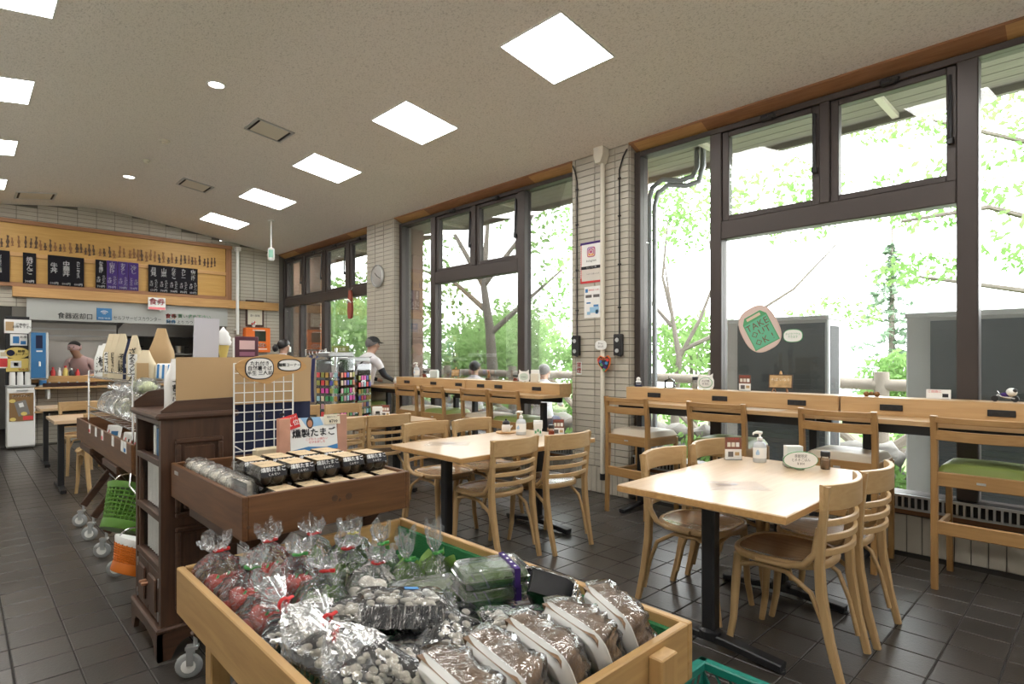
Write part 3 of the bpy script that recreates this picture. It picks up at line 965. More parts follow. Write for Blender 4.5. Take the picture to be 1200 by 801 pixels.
LEAF = [leafmat('leaf_spring', (.13, .25, .07), (.24, .37, .14)), leafmat('leaf_mid', (.19, .32, .11), (.32, .46, .20)),
        leafmat('leaf_dark', (.12, .22, .08), (.21, .33, .13)), leafmat('leaf_blue', (.20, .29, .20), (.28, .37, .27))]  # last leaf colour has distance haze mixed into it
gnd = B().surf(lambda u, v: (4.75 + 40 * u, -18 + 60 * v, -.12 - (1.5 * max(0, u - .09)) + .04 * mnoise.noise(V((u * 30, v * 40, 0)))), 40, 40)
struct('ground', gnd, M['grass'], smooth=180)
struct('path', B().b2((4.75, -4, -.3), (7.3, 22, -.085)), M['pave'])
# eave over the windows: soffit boards, fascia and rafters
b = B()
x = 4.76
soff = struct('eave', B().b2((4.7, -2.2, 3.40), (5.75, 14, 3.44)), M['soffit'])
while x < 5.62:
    obj('soffit_board', B().b2((x, -2.1, 3.325), (x + .135, 13.9, 3.345), .003), M['soffit'], soff); x += .143
obj('fascia', B().b2((5.63, -2.2, 3.27), (5.68, 14, 3.45)), M['soffit'], soff)
y = -1.6
while y < 14:
    obj('rafter', B().b2((4.72, y, 3.29), (5.63, y + .05, 3.325)), M['cream'], soff); y += 1.42
for n_, (x, y) in enumerate(((5.24, 7.95), (5.24, 3.62), (5.30, 12.2), (5.26, 11.15))):
    t = thing('eave_post', ['brown boarded eave post outside the middle window', 'brown boarded eave post outside the near window', 'brown boarded post beyond the far window', 'orange-brown post outside the far window'][n_], 'post', (x, y, -.1))
    w_ = (.34, .16, .3, .3)[n_]
    for k in range(2):
        obj('board', B().b2((-.10, -w_ + k * w_, 0), (.10, -w_ + k * w_ + w_ - .006, 3.41), .003), mat('post_wood_%d' % n_, (.36, .20, .115) if n_ else (.27, .17, .125), .7, var=.12, vscale=3), t)

# log fence
def fence_seg(y0, y1, label):
    t = thing('log_fence', label, 'fence', (7.5, (y0 + y1) / 2, -.2), 0, 'log fence along the slope')
    d = (y1 - y0) / 2
    for s_ in (1,): obj('post', B().tube([(0, s_ * (d - .08), 0), (0, s_ * (d - .08), 1.34)], .075, 10), M['log'], t, smooth=40)
    obj('rail', B().tube([(0, -d, 1.20), (0, 0, 1.21), (0, d, 1.19)], .065, 10), M['log'], t, smooth=40)
    obj('rail', B().tube([(0, -d + .1, .45), (0, d - .1, .46)], .05, 8), M['log'], t, smooth=40)
    obj('brace', B().tube([(0, -d + .12, .45), (0, 0, 1.16)], .05, 8), M['log'], t, smooth=40)
    obj('brace', B().tube([(0, d - .12, .45), (0, 0, 1.16)], .05, 8), M['log'], t, smooth=40)
for k, lab in enumerate(('log fence outside, beyond the right-hand cooling unit', 'log fence outside, between the two cooling units', 'log fence outside, behind the left cooling unit', 'log fence outside, behind the brick pier',
                         'log fence outside, below the masked visitor', 'log fence outside, left of the masked visitor', 'log fence outside, behind the pale tree trunk', 'log fence outside, behind the seated visitor',
                         'log fence outside, left end of the middle window', 'log fence outside, at the far window')):
    fence_seg(-2.1 + 2.0 * k, -.1 + 2.0 * k, lab)
# dry stone wall low beside the path
sw = thing('stone_wall', 'low dry stone wall outside behind the window bars', 'wall', (6.55, 4, -.15))
b_ = []
for k in range(5):
    b = B(); b.ball((0, 0, 0), .17, 9, 6, (1, 1.25, .72), .45, k * 3.1); b_.append(b.mesh('stone', M['stone'], 60))
for row in range(3):
    y = -4.2
    while y < 9:
        if -4 < y < 8.5:
            o = share('stone', b_[rnd.randrange(5)], sw, (rnd.uniform(-.05, .05) + .05 * row, y - 4 + 4 - 1.2, .10 + row * .19), (rnd.uniform(-.4, .4), rnd.uniform(-.4, .4), rnd.uniform(0, 6)))
        y += .33
# outdoor cooling units
def ac(x, y0, y1, ztop, label, strip):
    t = thing('cooling_unit', label, 'cooling unit', (x, (y0 + y1) / 2, -.12))
    w = (y1 - y0) / 2; h = ztop + .12
    obj('casing', B().b2((.02, -w, .1), (.36, w, h), .012), M['acw'], t)
    obj('base', B().b2((0, -w - .02, 0), (.4, w + .02, .1), .01), M['stone'], t)
    obj('top_lid', B().b2((-.005, -w - .008, h - .03), (.37, w + .008, h + .012), .006), M['acw'], t)
    ya, yb = -w + .03, w - strip
    f = obj('grille_panel', B().b2((.008, ya, .16), (.02, yb, h - .06)), M['acd'], t)
    z = .2
    bars = B()
    while z < h - .09: bars.b2((.0, ya, z), (.008, yb, z + .006)); z += .05
    obj('grille_bars', bars, M['acd'], f, kind='stuff')
    for k in (0, 1):
        z0, z1 = (.2, h * .5 - .02) if k == 0 else (h * .5 + .04, h - .09)
        obj('side_slot', B().b2((.07, -w - .004, z0), (.31, -w + .004, z1), .002), M['blackm'], t)
    return t
ac(6.0, 1.90, 2.92, 1.70, 'tall grey cooling unit outside behind the green take-out sticker', .13)
ac(5.72, -.25, 1.215, 1.66, 'large grey cooling unit outside at the right edge', .17)  # its dark front panel stands in for the reflected interior
# pipes up the left jamb of the near window
for k, (dx, lab) in enumerate(((0, 'grey insulated pipe outside the near window, left of its pair'), (.065, 'grey insulated pipe outside the near window, right of its pair'))):
    y = 3.20 - dx
    P = [(4.95, y, -.1), (4.95, y, 2.86 - dx), (4.96, y - .03, 2.98 - dx), (5.0, y - .12, 3.05 - dx), (5.1, y - .26, 3.03 - dx), (5.15, y - .36, 3.06 - dx), (5.16, y - .40, 3.14), (5.16, y - .40, 3.33)]
    o = tag(obj('pipe', B().tube(P, .026, 10), mat('pipe_grey_%d' % k, (.30, .31, .32), .35, .5), smooth=50), lab, 'pipe', 'insulated pipes')

# ---- trees
def foliage(b, c, r, n, ls, seed, dens=.75, sc=(1, 1, 1)):
    rr = random.Random(seed)
    for _ in range(n):
        while True:
            p = V((rr.uniform(-1, 1), rr.uniform(-1, 1), rr.uniform(-1, 1)))
            if p.length < 1 and mnoise.noise(p * 2.6 + V((seed, 0, 0))) > -.12 + (1 - dens) * .4 * p.length: break
        p = V((p.x * sc[0], p.y * sc[1], p.z * sc[2])) * r + V(c)
        nrm = V((rr.uniform(-1, 1), rr.uniform(-1, 1), rr.uniform(-.2, 1))).normalized()
        u = nrm.orthogonal().normalized(); w = nrm.cross(u)
        a = rr.uniform(0, 6.28); u, w = u * math.cos(a) + w * math.sin(a), w * math.cos(a) - u * math.sin(a)
        s_ = ls * rr.uniform(.6, 1.3)
        b.add([p - u * s_, p - w * s_ * .5 + nrm * s_ * .12, p + u * s_, p + w * s_ * .5 + nrm * s_ * .12], [(0, 1, 2, 3)])
def tree(name, label, x, y, z0, trunk, branches, crowns, lm, n, ls, seed, r=.12, group='trees outside'):
    t = thing(name, label, 'tree', (x, y, z0), 0, group)
    tr = obj('trunk', B().tube(trunk, [r * (1 - .88 * i / (len(trunk) - 1)) for i in range(len(trunk))], 9), M['bark'], t, smooth=60)
    for P in branches:
        obj('branch', B().tube(P, [r * .42 * (1 - .7 * i / (len(P) - 1)) for i in range(len(P))], 6), M['bark'], tr, smooth=60)
    b = B(); tot = sum(c[1] ** 2 for c in crowns)
    for k, c in enumerate(crowns):
        foliage(b, c[0], c[1], int(n * c[1] ** 2 / tot), ls, seed + k, sc=c[2] if len(c) > 2 else (1, 1, .75))
    obj('foliage', b, LEAF[lm], t, kind='stuff')
    return t
# pale trunk seen through the middle window
tree('maple_tree', 'leafy tree with pale bare trunk in front of the middle window', 8.0, 9.0, -.4,
     [(0, 0, 0), (.05, -.03, 1.2), (0, .02, 2.3), (-.1, .1, 3.2), (0, .1, 4.4), (.1, .1, 5.6)],
     [[(0, 0, 2.2), (.5, -.6, 2.9), (.9, -1.2, 3.5)], [(0, 0, 2.6), (-.5, .6, 3.3), (-.9, 1.3, 3.6)], [(-.1, .1, 3.2), (.4, -.5, 4.2), (.8, -.7, 5)], [(-.1, .1, 3.2), (-.6, .4, 4.2), (-.8, .8, 5)]],
     [((.9, -1.3, 3.9), 1.1), ((-.9, 1.4, 3.7), 1.2), ((.2, .2, 5.4), 1.5), ((.7, -.8, 5.2), 1.1), ((-.6, .9, 2.9), .7), ((1.0, -1.2, 2.9), .7)], 0, 1900, .07, 11, .15)
# tree by the left light of the near window
tree('maple_tree', 'slender branching tree outside the near window, left pane', 8.1, 4.75, -.4,
     [(0, 0, 0), (.05, .05, 1.0), (.1, .0, 1.7), (.05, .1, 2.4), (0, .2, 3.2)],
     [[(.1, 0, 1.7), (.2, -.3, 2.3), (.3, -.5, 2.9), (.2, -.45, 3.5)], [(.05, .1, 2.4), (.1, .3, 3.0), (.1, .2, 3.9)], [(.05, .1, 2.2), (-.1, .5, 2.7), (0, .8, 3.4)], [(.1, 0, 1.8), (.4, -.8, 2.2), (.7, -1.5, 2.7), (.9, -2.0, 3.3)]],
     [((.1, .5, 4.0), 1.1), ((.2, -.4, 4.2), .8), ((.5, -1.6, 3.9), .8), ((.4, .5, 1.9), .55), ((.2, -.2, 1.5), .4)], 0, 2000, .055, 31, .085)
# maple reaching in from the right
tree('maple_tree', 'light green maple reaching in at the right edge of the near window', 10.0, -.75, -.6,
     [(0, 0, 0), (0, 0, 1.5), (-.1, .1, 2.8), (0, .2, 4.5)],
     [[(-.1, .1, 2.6), (-.6, .9, 3.3), (-1.1, 1.8, 3.7), (-1.5, 2.6, 3.6)], [(-.1, .1, 2.4), (-.7, .5, 2.9), (-1.4, 1.0, 3.0)], [(0, .1, 3.2), (-.4, 1.2, 4.4), (-.8, 2.4, 5.0)], [(0, .1, 2.2), (-.4, 1.4, 2.7), (-.6, 2.6, 3.0)]],
     [((-1.3, 2.2, 3.9), .95, (1, 1, .45)), ((-1.2, 1.1, 3.2), .8, (1, 1, .5)), ((-.5, .5, 4.5), 1.3), ((-.8, 2.4, 5.2), 1.0, (1, 1, .5)), ((-.5, 2.6, 3.1), .7, (1, 1, .35)), ((-.6, .3, 2.4), .8, (1, 1, .5)), ((-.9, .9, 5.0), 1.2)], 0, 3600, .055, 51, .14)
tree('maple_tree', 'sparse maple twig crown high outside the near window, left of centre', 9.6, 3.3, -.6,
     [(0, 0, 0), (0, 0, 1.2), (.05, .05, 1.9)], [[(.05, .05, 1.9), (0, -.3, 2.4), (0, -.7, 2.7)]],
     [((0, -.3, 2.55), .55, (1, 1.3, .5)), ((.1, .3, 2.3), .45, (1, 1, .5))], 0, 420, .05, 71, .05)
# conifer between the cooling units, haze painted into its pale leaf colour
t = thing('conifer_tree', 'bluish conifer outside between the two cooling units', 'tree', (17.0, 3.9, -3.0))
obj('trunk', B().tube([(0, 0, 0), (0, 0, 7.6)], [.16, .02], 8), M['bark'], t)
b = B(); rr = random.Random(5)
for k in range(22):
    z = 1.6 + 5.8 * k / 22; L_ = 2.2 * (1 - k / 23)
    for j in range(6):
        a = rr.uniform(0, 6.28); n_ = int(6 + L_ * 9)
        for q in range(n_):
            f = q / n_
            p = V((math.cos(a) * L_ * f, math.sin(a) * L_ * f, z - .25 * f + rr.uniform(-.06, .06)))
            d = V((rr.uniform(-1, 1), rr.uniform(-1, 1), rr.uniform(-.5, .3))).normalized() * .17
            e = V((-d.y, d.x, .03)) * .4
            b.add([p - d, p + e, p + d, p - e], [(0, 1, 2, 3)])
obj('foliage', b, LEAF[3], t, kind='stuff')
# woodland behind the middle and far windows
wood_spots = [
    ('dense green tree outside, left part of the middle window', 10.5, 13.2, 1.7, 1.35, 1), ('dense green tree outside, behind the pale trunk', 12.5, 12.3, 1.8, 1.5, 1),
    ('bright green tree outside, right part of the middle window', 13.5, 10.4, 1.5, 1.4, 0), ('bright green shrub-like tree outside above the masked visitor', 11.0, 8.6, .9, 1.1, 0),
    ('dark green tree deep in the wood, middle window', 15.0, 15.5, 2.2, 1.9, 2), ('tall mid green tree outside the far window, right pane', 9.5, 15.8, 2.3, 1.6, 1),
    ('bright green tree outside the far window, centre', 8.6, 18.5, 3.0, 1.9, 0), ('dark green tree outside the far window, left pane', 8.2, 22.0, 3.8, 2.2, 1),
    ('round green bush beside the fence, left pane of the near window', 10.2, 5.6, 1.5, .9, 0), ('low green bush beyond the fence below the conifer', 12.0, 2.6, .9, .8, 0),
    ('green bush outside behind the seated visitor', 8.9, 10.3, 1.6, .95, 1), ('dark green tree far behind the bright ones, far window', 11.5, 21, 3.8, 2.3, 2)]
for k, (lab, x, y, zc_, r_, lm) in enumerate(wood_spots):
    z0 = -1.0
    cr = [((rnd.uniform(-.5, .5) * r_, rnd.uniform(-.5, .5) * r_, zc_ - z0 + rnd.uniform(-.55, .25) * r_), r_ * rnd.uniform(.6, .95)) for _ in range(5)]
    cr.append(((0, 0, (zc_ - z0) * .5), r_ * .8))
    tree('woodland_tree', lab, x, y, z0, [(0, 0, 0), (.1, .05, (zc_ - z0) * .5), (0, .1, zc_ - z0 + r_ * .4)],
         [[(0, 0, (zc_ - z0) * .6), (.4 * r_, .3 * r_, zc_ - z0)], [(0, 0, (zc_ - z0) * .55), (-.4 * r_, -.3 * r_, (zc_ - z0) * .95)]], cr, lm, 3600 if r_ > 1.2 else 1700, .095 if r_ > 1.2 else .075, 100 + k * 9, .11)
# garden plants low outside
for k, (x, y, h, lab) in enumerate(((5.95, 4.9, .45, 'low leafy plant outside the middle bar, right'), (6.0, 6.0, .4, 'low leafy plant outside the middle bar, left'), (6.2, 3.4, .5, 'low leafy plant outside beside the stone wall, near window left'), (6.05, 1.55, .42, 'low weeds outside between the cooling units'))):
    t = thing('garden_plant', lab, 'plant', (x, y, -.1), 0, 'plants along the path')
    b = B(); foliage(b, (0, 0, h * .55), h * .75, 260, .05, 300 + k, sc=(1, 1.3, .7))
    obj('foliage', b, LEAF[0], t, kind='stuff')
    obj('stem', B().tube([(0, 0, 0), (.02, .02, h * .7)], .012, 6), M['bark'], t)
# ================================================================== FRONT PRODUCE BIN
def bin_box(name, label, x0, x1, y0, y1, z0, z1, wk, th=.022, mat_in=None, group='wooden display bins'):
    cx_, cy_ = (x0 + x1) / 2, (y0 + y1) / 2
    t = thing(name, label, 'display bin', (cx_, cy_, 0), 0, group)
    w, d = (x1 - x0) / 2, (y1 - y0) / 2
    obj('side_board', B().b2((-w, -d, z0), (-w + th, d, z1), .003), M[wk + '_y'], t)
    obj('side_board', B().b2((w - th, -d, z0), (w, d, z1), .003), M[wk + '_y'], t)
    obj('end_board', B().b2((-w + th, -d, z0), (w - th, -d + th, z1), .003), M[wk + '_x'], t)
    obj('end_board', B().b2((-w + th, d - th, z0), (w - th, d, z1), .003), M[wk + '_x'], t)
    obj('bottom', B().b2((-w + th, -d + th, z0 + .005), (w - th, d - th, z0 + .018)), mat_in or M[wk + '_y'], t)
    return t
FZ = .66
t = bin_box('produce_bin', 'pale pine produce bin in the foreground, full of bagged vegetables', .483, 1.292, .712, 1.985, .52, FZ, 'bin')
obj('turf_mat', B().b2((-.375, -.607, .538), (.375, .607, .546)), M['turf'], t)
obj('turf_mat', B().b2((.366, -.607, .546), (.3815, .607, .635)), M['turf'], t)
obj('label_block', B().b2((.21, -.672, .525), (.275, -.6365, .645), .003), M['bin_z'], t)
for sx, sy in ((-1, 1), (1, 1), (-1, -1), (1, -1)):
    obj('leg', B().b2((sx * .37 - .025, sy * .36 - .025, 0), (sx * .37 + .025, sy * .36 + .025, .52), .003), M['bin_z'], t)
for zz in (.545, .632):
    obj('screw', B().cyl((.4045, -.622, zz), (.4065, -.622, zz), .004, n=8), M['blackm'], t)

# ---- bagged vegetables
def film_bag(par, r, hb, neck, top, seed, mt='film', sx=1.0, sy=1.0):
    rr = random.Random(seed)
    ph = [rr.uniform(0, 6.28) for _ in range(6)]
    prof = [(.25, .002), (.72, .004), (.98, .02), (1.06, hb * .35), (1.0, hb * .62), (.74, hb * .86), (.42, hb), (.13, hb + .014), (.11, hb + .022), (.2, hb + .034), (.38, hb + neck * .55), (.5, hb + neck), (.48, hb + neck + top)]
    n = 40
    def fn(u, v):
        k = v * (len(prof) - 1); i = min(int(k), len(prof) - 2); f = k - i
        rad = prof[i][0] * (1 - f) + prof[i + 1][0] * f; z = prof[i][1] * (1 - f) + prof[i + 1][1] * f
        a = 2 * PI * u
        w = .05 * math.sin(5 * a + ph[0] + 3 * v) + .04 * math.sin(9 * a + ph[1] - 5 * v) + .03 * math.sin(14 * a + ph[2])
        if i >= 5: w = .20 * math.sin(8 * a + ph[3] + 2 * v) + .16 * math.sin(13 * a + ph[4] - 3 * v)
        rad *= 1 + w
        jig = .010 * mnoise.noise(V((math.cos(a) * 3, math.sin(a) * 3, v * 9 + seed)))
        zz = z + (jig if i > 2 else 0) + (.02 * math.sin(3 * a + ph[5]) * (v > .95))
        lean = .012 * math.sin(ph[2]) * max(0, v - .5) * 2
        return (math.cos(a) * (rad * r + jig * .5) * sx + lean, math.sin(a) * (rad * r + jig * .5) * sy, zz)
    b = B().surf(fn, n, 30, True)
    b.m = [1 if (k % 30) > 13 else 0 for k in range(len(b.f))]
    return obj('film', b, [M[mt], M['filmw']], par, smooth=50)
def tie(par, z, m, r=.013):
    o = obj('tie', B().tube([(r * math.cos(a), r * math.sin(a), z) for a in [2 * PI * k / 10 for k in range(10)]], .0042, 6, closed=True).box((r + .010, 0, z), (.024, .005, .011), .002), M[m], par)
    return o
M['tomato'] = mat('tomato_skin', (.42, .028, .016), .22, var=.25, vscale=9)
M['leafy'] = mat('leafy_green', (.13, .25, .04), .5, var=.4, vscale=14, bump=.5, bscale=40)
M['stemw'] = mat('pale_stem', (.58, .63, .38), .5, var=.2, vscale=12)
M['cuc'] = mat('cucumber_skin', (.05, .14, .025), .4, var=.4, vscale=20, bump=.4, bscale=60)
M['yellow_t'] = mat('yellow_tie', (.75, .62, .03), .4)
M['green_t'] = mat('green_tie', (.06, .32, .06), .4)
tom_b = [B().ball((0, 0, 0), .027, 14, 10, (1, 1, .88)).mesh('tomato', M['tomato'], 180)]
def bag(x, y, z, kind, label, tiec, seed, r=.075, hb=.125, tilt=(0, 0), neck=.05, top=.012, rz=0):
    rr = random.Random(seed)
    t = thing('produce_bag', label, 'produce bag', (x, y, z), rot=(tilt[0], tilt[1], rz), group='bagged vegetables in the front bin')
    if kind == 'tomato':
        for k in range(9):
            a = 2.4 * k; lay = k // 5
            rad = (.044 if lay == 0 else .026) * r / .075
            o = share('tomato', tom_b[0], t, (math.cos(a) * rad, math.sin(a) * rad, .028 + lay * .038), (rr.uniform(0, 3), rr.uniform(0, 3), 0))
            if k in (5, 7): obj('calyx', B().tube([(math.cos(a) * rad, math.sin(a) * rad, .05 + lay * .038), (math.cos(a) * rad + .006, math.sin(a) * rad, .062 + lay * .038)], .0035, 6), M['green_t'], t)
    elif kind == 'leaf':
        for k in range(11):
            a = rr.uniform(0, 6.28); e = rr.uniform(.2, .85) * r
            b = B(); L_ = rr.uniform(.06, .105); w = rr.uniform(.022, .036); tw = rr.uniform(-.4, .4)
            b.surf(lambda u, v: ((v - .5) * w * math.sin(PI * min(1, u * .9 + .08)) * 2, .012 * math.sin(u * 5 + tw) + .010 * abs(v - .5) * math.sin(u * 22), u * L_), 8, 6)
            obj('leaf', b, M['leafy'], t, (math.cos(a) * e * .75, math.sin(a) * e * .75, .015), (rr.uniform(-.5, .5), rr.uniform(-.5, .5), a), smooth=180)
        for k in range(4):
            a = rr.uniform(0, 6.28)
            obj('stalk', B().tube([(math.cos(a) * r * .4, math.sin(a) * r * .4, .01), (math.cos(a) * r * .25, math.sin(a) * r * .25, .08)], [.006, .003], 6), M['stemw'], t, smooth=60)
    elif kind == 'cucumber':
        for k in range(5):
            a = rr.uniform(0, 6.28); e = r * .42
            obj('cucumber', B().tube([(math.cos(a) * e, math.sin(a) * e, .012), (math.cos(a) * e * 1.15, math.sin(a) * e * 1.15, .06), (math.cos(a) * e * .8, math.sin(a) * e * .8, .115)], [.009, .015, .008], 8), M['cuc'], t, smooth=60)
    elif kind == 'mush':
        for k in range(8):
            a = 2.4 * k; e = .045 if k < 5 else .02
            obj('mushroom', B().lathe([(.009, 0), (.008, .02), (.024, .022), (.026, .030), (.018, .042), (.006, .046)], 12, (math.cos(a) * e, math.sin(a) * e, .008 + .035 * (k // 5))), M['mushw'], t, smooth=60)
    film_bag(t, r, hb, neck, top, seed, 'film')
    tie(t, hb + .018, tiec, r * .16)
    return t
M['mushw'] = mat('white_mushroom', (.78, .73, .64), .6, var=.15, vscale=20)
BZ = .548
bag(.572, 1.885, BZ, 'tomato', 'bag of cherry tomatoes with red tie at the back left corner of the front bin', 'red', 1, hb=.15)
bag(.715, 1.875, BZ, 'tomato', 'bag of cherry tomatoes with red tie, second from the back left corner', 'red', 2, hb=.15)
bag(.578, 1.725, BZ, 'tomato', 'bag of cherry tomatoes along the left board, behind the two tilted ones', 'green_t', 3, hb=.14, tilt=(.1, .15))
bag(.735, 1.715, BZ, 'tomato', 'bag of cherry tomatoes with green tie amid other bags', 'green_t', 4, hb=.135, tilt=(-.1, .1))
bag(.580, 1.565, BZ, 'tomato', 'bag of cherry tomatoes along the left board, nearer the black trays', 'red', 5, hb=.125, tilt=(.2, .1))
bag(.865, 1.880, BZ, 'leaf', 'bag of leafy greens standing at the back of the front bin, left one', 'red', 6, hb=.14)
bag(.735, 1.555, BZ, 'leaf', 'bag of leafy greens with red tie beside the tomato bags', 'red', 7, hb=.125, tilt=(-.15, .2))
bag(.885, 1.715, BZ, 'leaf', 'bag of leafy greens in the middle of the front bin', 'red', 8, hb=.125, tilt=(.05, .1))
bag(.890, 1.555, BZ, 'mush', 'bag of pale mushrooms with red tie amid leafy bags', 'red', 9, hb=.12, tilt=(.1, .15))
bag(1.015, 1.885, BZ, 'leaf', 'bag of greens with yellow tie at the back of the front bin', 'yellow_t', 10, hb=.11)
bag(1.035, 1.720, BZ, 'cucumber', 'bag of small cucumbers with green tie near the right side', 'green_t', 11, hb=.105, r=.06, neck=.07)
bag(1.045, 1.575, BZ, 'leaf', 'clear bag with twisted upright top, left of a matching pair', 'green_t', 12, hb=.085, r=.058, neck=.09, top=.02)
bag(1.150, 1.565, BZ, 'leaf', 'clear bag with tall upright top, rightmost of a matching pair', 'green_t', 13, hb=.085, r=.055, neck=.10, top=.02)
t = thing('cucumber', 'loose cucumber lying on the green mat of the front bin', 'cucumber', (1.14, 1.80, BZ), rz=R(25))
obj('body', B().tube([(-.08, 0, .016), (-.06, 0, .017), (0, .004, .018), (.06, 0, .017), (.08, 0, .016)], [.006, .014, .017, .014, .005], 10), M['cuc'], t, smooth=60)
obj('stem', B().tube([(.08, 0, .016), (.095, .003, .018)], .003, 6), M['stemw'], t)

# ---- trays
def tray_mesh(name, w, d, h, mt):
    def ring(sc, z, th=0):
        o = []
        for k in range(32):
            a = 2 * PI * k / 32; ca, sa = math.cos(a), math.sin(a); e = .42
            o.append((math.copysign(abs(ca) ** e, ca) * (w / 2 * sc - th), math.copysign(abs(sa) ** e, sa) * (d / 2 * sc - th), z))
        return o
    rs = [ring(.80, 0), ring(.84, .002), ring(.94, h * .8), ring(1.0, h), ring(1.0, h + .002), ring(.96, h + .001, .001), ring(.90, h * .8, .002), ring(.80, .005, .002)]
    vs = sum(rs, []); fs = [tuple(range(32))[::-1]]
    for i in range(len(rs) - 1):
        for j in range(32): fs.append((i * 32 + j, i * 32 + (j + 1) % 32, (i + 1) * 32 + (j + 1) % 32, (i + 1) * 32 + j))
    fs.append(tuple((len(rs) - 1) * 32 + j for j in range(32)))
    return B().add(vs, fs).mesh(name, mt, 40)
blk_me = tray_mesh('tray', .225, .145, .055, M['trayblk'])
wht_me = tray_mesh('tray', .235, .140, .024, M['foam'])
M['shiitake'] = mat('brown_root', (.21, .125, .07), .5, var=.5, vscale=22, bump=.5, bscale=50)
M['enoki'] = mat('pale_contents', (.72, .67, .57), .6, var=.3, vscale=30, bump=.8, bscale=70)
M['wrapc'] = M['wrap']
def mound(w, d, h, z, seed, nz=.3):
    def fn(u, v):
        x = (u - .5) * 2; y = (v - .5) * 2
        r_ = max(abs(x), abs(y)); k = max(0, 1 - r_ ** 4)
        return (x * w / 2, y * d / 2, z + h * (k ** .5) * (1 + nz * mnoise.noise(V((x * 4, y * 3, seed)))))
    return B().surf(fn, 16, 14)
def black_tray(x, y, z, label, seed, rot=(0, 0, 0), lumps='enoki', skirt=True, gather=None):
    t = thing('mushroom_tray', label, 'food tray', (x, y, z), rot=rot, group='wrapped black trays in the front bin')
    share('tray', blk_me, t)
    rr = random.Random(seed)
    b = B()
    for k in range(64):
        b.ball((rr.uniform(-.090, .090), rr.uniform(-.054, .054), .050 + rr.uniform(0, .012)), rr.uniform(.006, .0105), 7, 5, (1.3, 1, .8))
    obj('mushrooms', b, M['mushw'] if lumps == 'mush' else M['enoki'], t, smooth=60, kind='stuff')
    obj('wrap', mound(.230, .148, .020, .056, seed, .4), M['wrap'], t, smooth=60)
    # loose gathered film over one end
    s_ = 1 if seed % 2 else -1
    def fn(u, v):
        a = (u - .5) * 2
        zz = .062 - v * .06 + .006 * math.sin(u * 31 + seed) + .01 * math.sin(u * 13)
        return (s_ * (.115 + .02 * v + .010 * math.sin(u * 24 + seed)), a * (.080 + .012 * v), zz)
    def side(u, v):
        a = (u - .5) * 2
        return (a * (.110 + .006 * v), -.074 - .010 * v + .004 * math.sin(u * 46 + seed) * v + .003 * math.sin(u * 91), .060 - .052 * v)
    obj('film_side', B().surf(side, 70, 5), M['film'], t, smooth=60)
    if skirt: obj('film_skirt', B().surf(fn, 40, 6), M['filmw'], t, smooth=60)
    if gather:
        ga = gather[0]
        def tail(u, v):
            a = 2 * PI * u
            prof = [(1.0, 0), (.9, .03), (.62, .065), (.25, .095), (.12, .108), (.13, .118), (.38, .14), (.55, .165)]
            k = v * 7; i = min(int(k), 6); f = k - i
            r_ = prof[i][0] * (1 - f) + prof[i + 1][0] * f; d = prof[i][1] * (1 - f) + prof[i + 1][1] * f
            w = 1 + .16 * math.sin(7 * a + seed) + .12 * math.sin(12 * a + seed * 2 + 4 * v)
            return (ga * (.085 + d), math.cos(a) * .066 * r_ * w, .045 + math.sin(a) * .034 * r_ * w + d * gather[1])
        obj('film_tail', B().surf(tail, 36, 14, True), M['filmw'], t, smooth=60)
        rg = [(ga * .197, .012 * math.cos(2 * PI * k / 10), .045 + .112 * gather[1] + .012 * math.sin(2 * PI * k / 10)) for k in range(10)]
        obj('tie', B().tube(rg, .0045, 6, closed=True).box((ga * .197, .018, .05 + .112 * gather[1]), (.010, .02, .006), .002), M['red'], t)
    if seed % 3 == 0:
        obj('sticker', B().box((.02, .01, .079), (.035, .022, .001)), M['inkb'], t)
    return t
black_tray(.800, 1.235, .640, 'black tray of pale mushrooms lying on top of the others, blue sticker', 3, (R(-8), R(6), R(-28)), 'mush')
black_tray(.625, 1.010, .605, 'black wrapped tray at the left board of the front bin, nearest the camera', 5, (R(12), R(8), R(-82)), skirt=False, gather=(-1, .5))
black_tray(.620, 1.195, .585, 'dark wrapped tray at the left board, under the film of its neighbour', 8, (R(8), R(6), R(-76)), skirt=False, gather=(-1, .6))
black_tray(.625, 1.375, .570, 'dark wrapped tray just in front of the tomato bags', 10, (R(0), R(8), R(-30)), skirt=False)
black_tray(.800, 1.400, .565, 'dark wrapped tray just behind the topmost mushroom tray', 14, (R(6), R(-6), R(-35)), skirt=False, gather=(-1, .5))
black_tray(.735, 1.045, .570, 'dark wrapped tray of mushrooms between white trays and the topmost one', 9, (R(4), R(4), R(-40)), 'mush', gather=(-1, .7))
black_tray(.880, 1.060, .575, 'dark wrapped tray leaning in the middle of the front bin', 16, (R(10), R(22), R(-50)))
black_tray(.990, .985, .610, 'black tray of shaved white mushrooms behind the white trays', 7, (R(-6), R(8), R(-25)))
black_tray(1.165, 1.060, .605, 'dark wrapped tray standing steeply at the right board', 11, (R(6), R(50), R(20)))
black_tray(.905, 1.235, .560, 'dark wrapped tray low beside the stacked clear packs', 22, (R(3), R(5), R(-30)), 'mush', skirt=False)
black_tray(.760, 1.150, .552, 'dark wrapped tray hidden low under the topmost mushroom tray', 26, (0, 0, R(-30)), skirt=False)
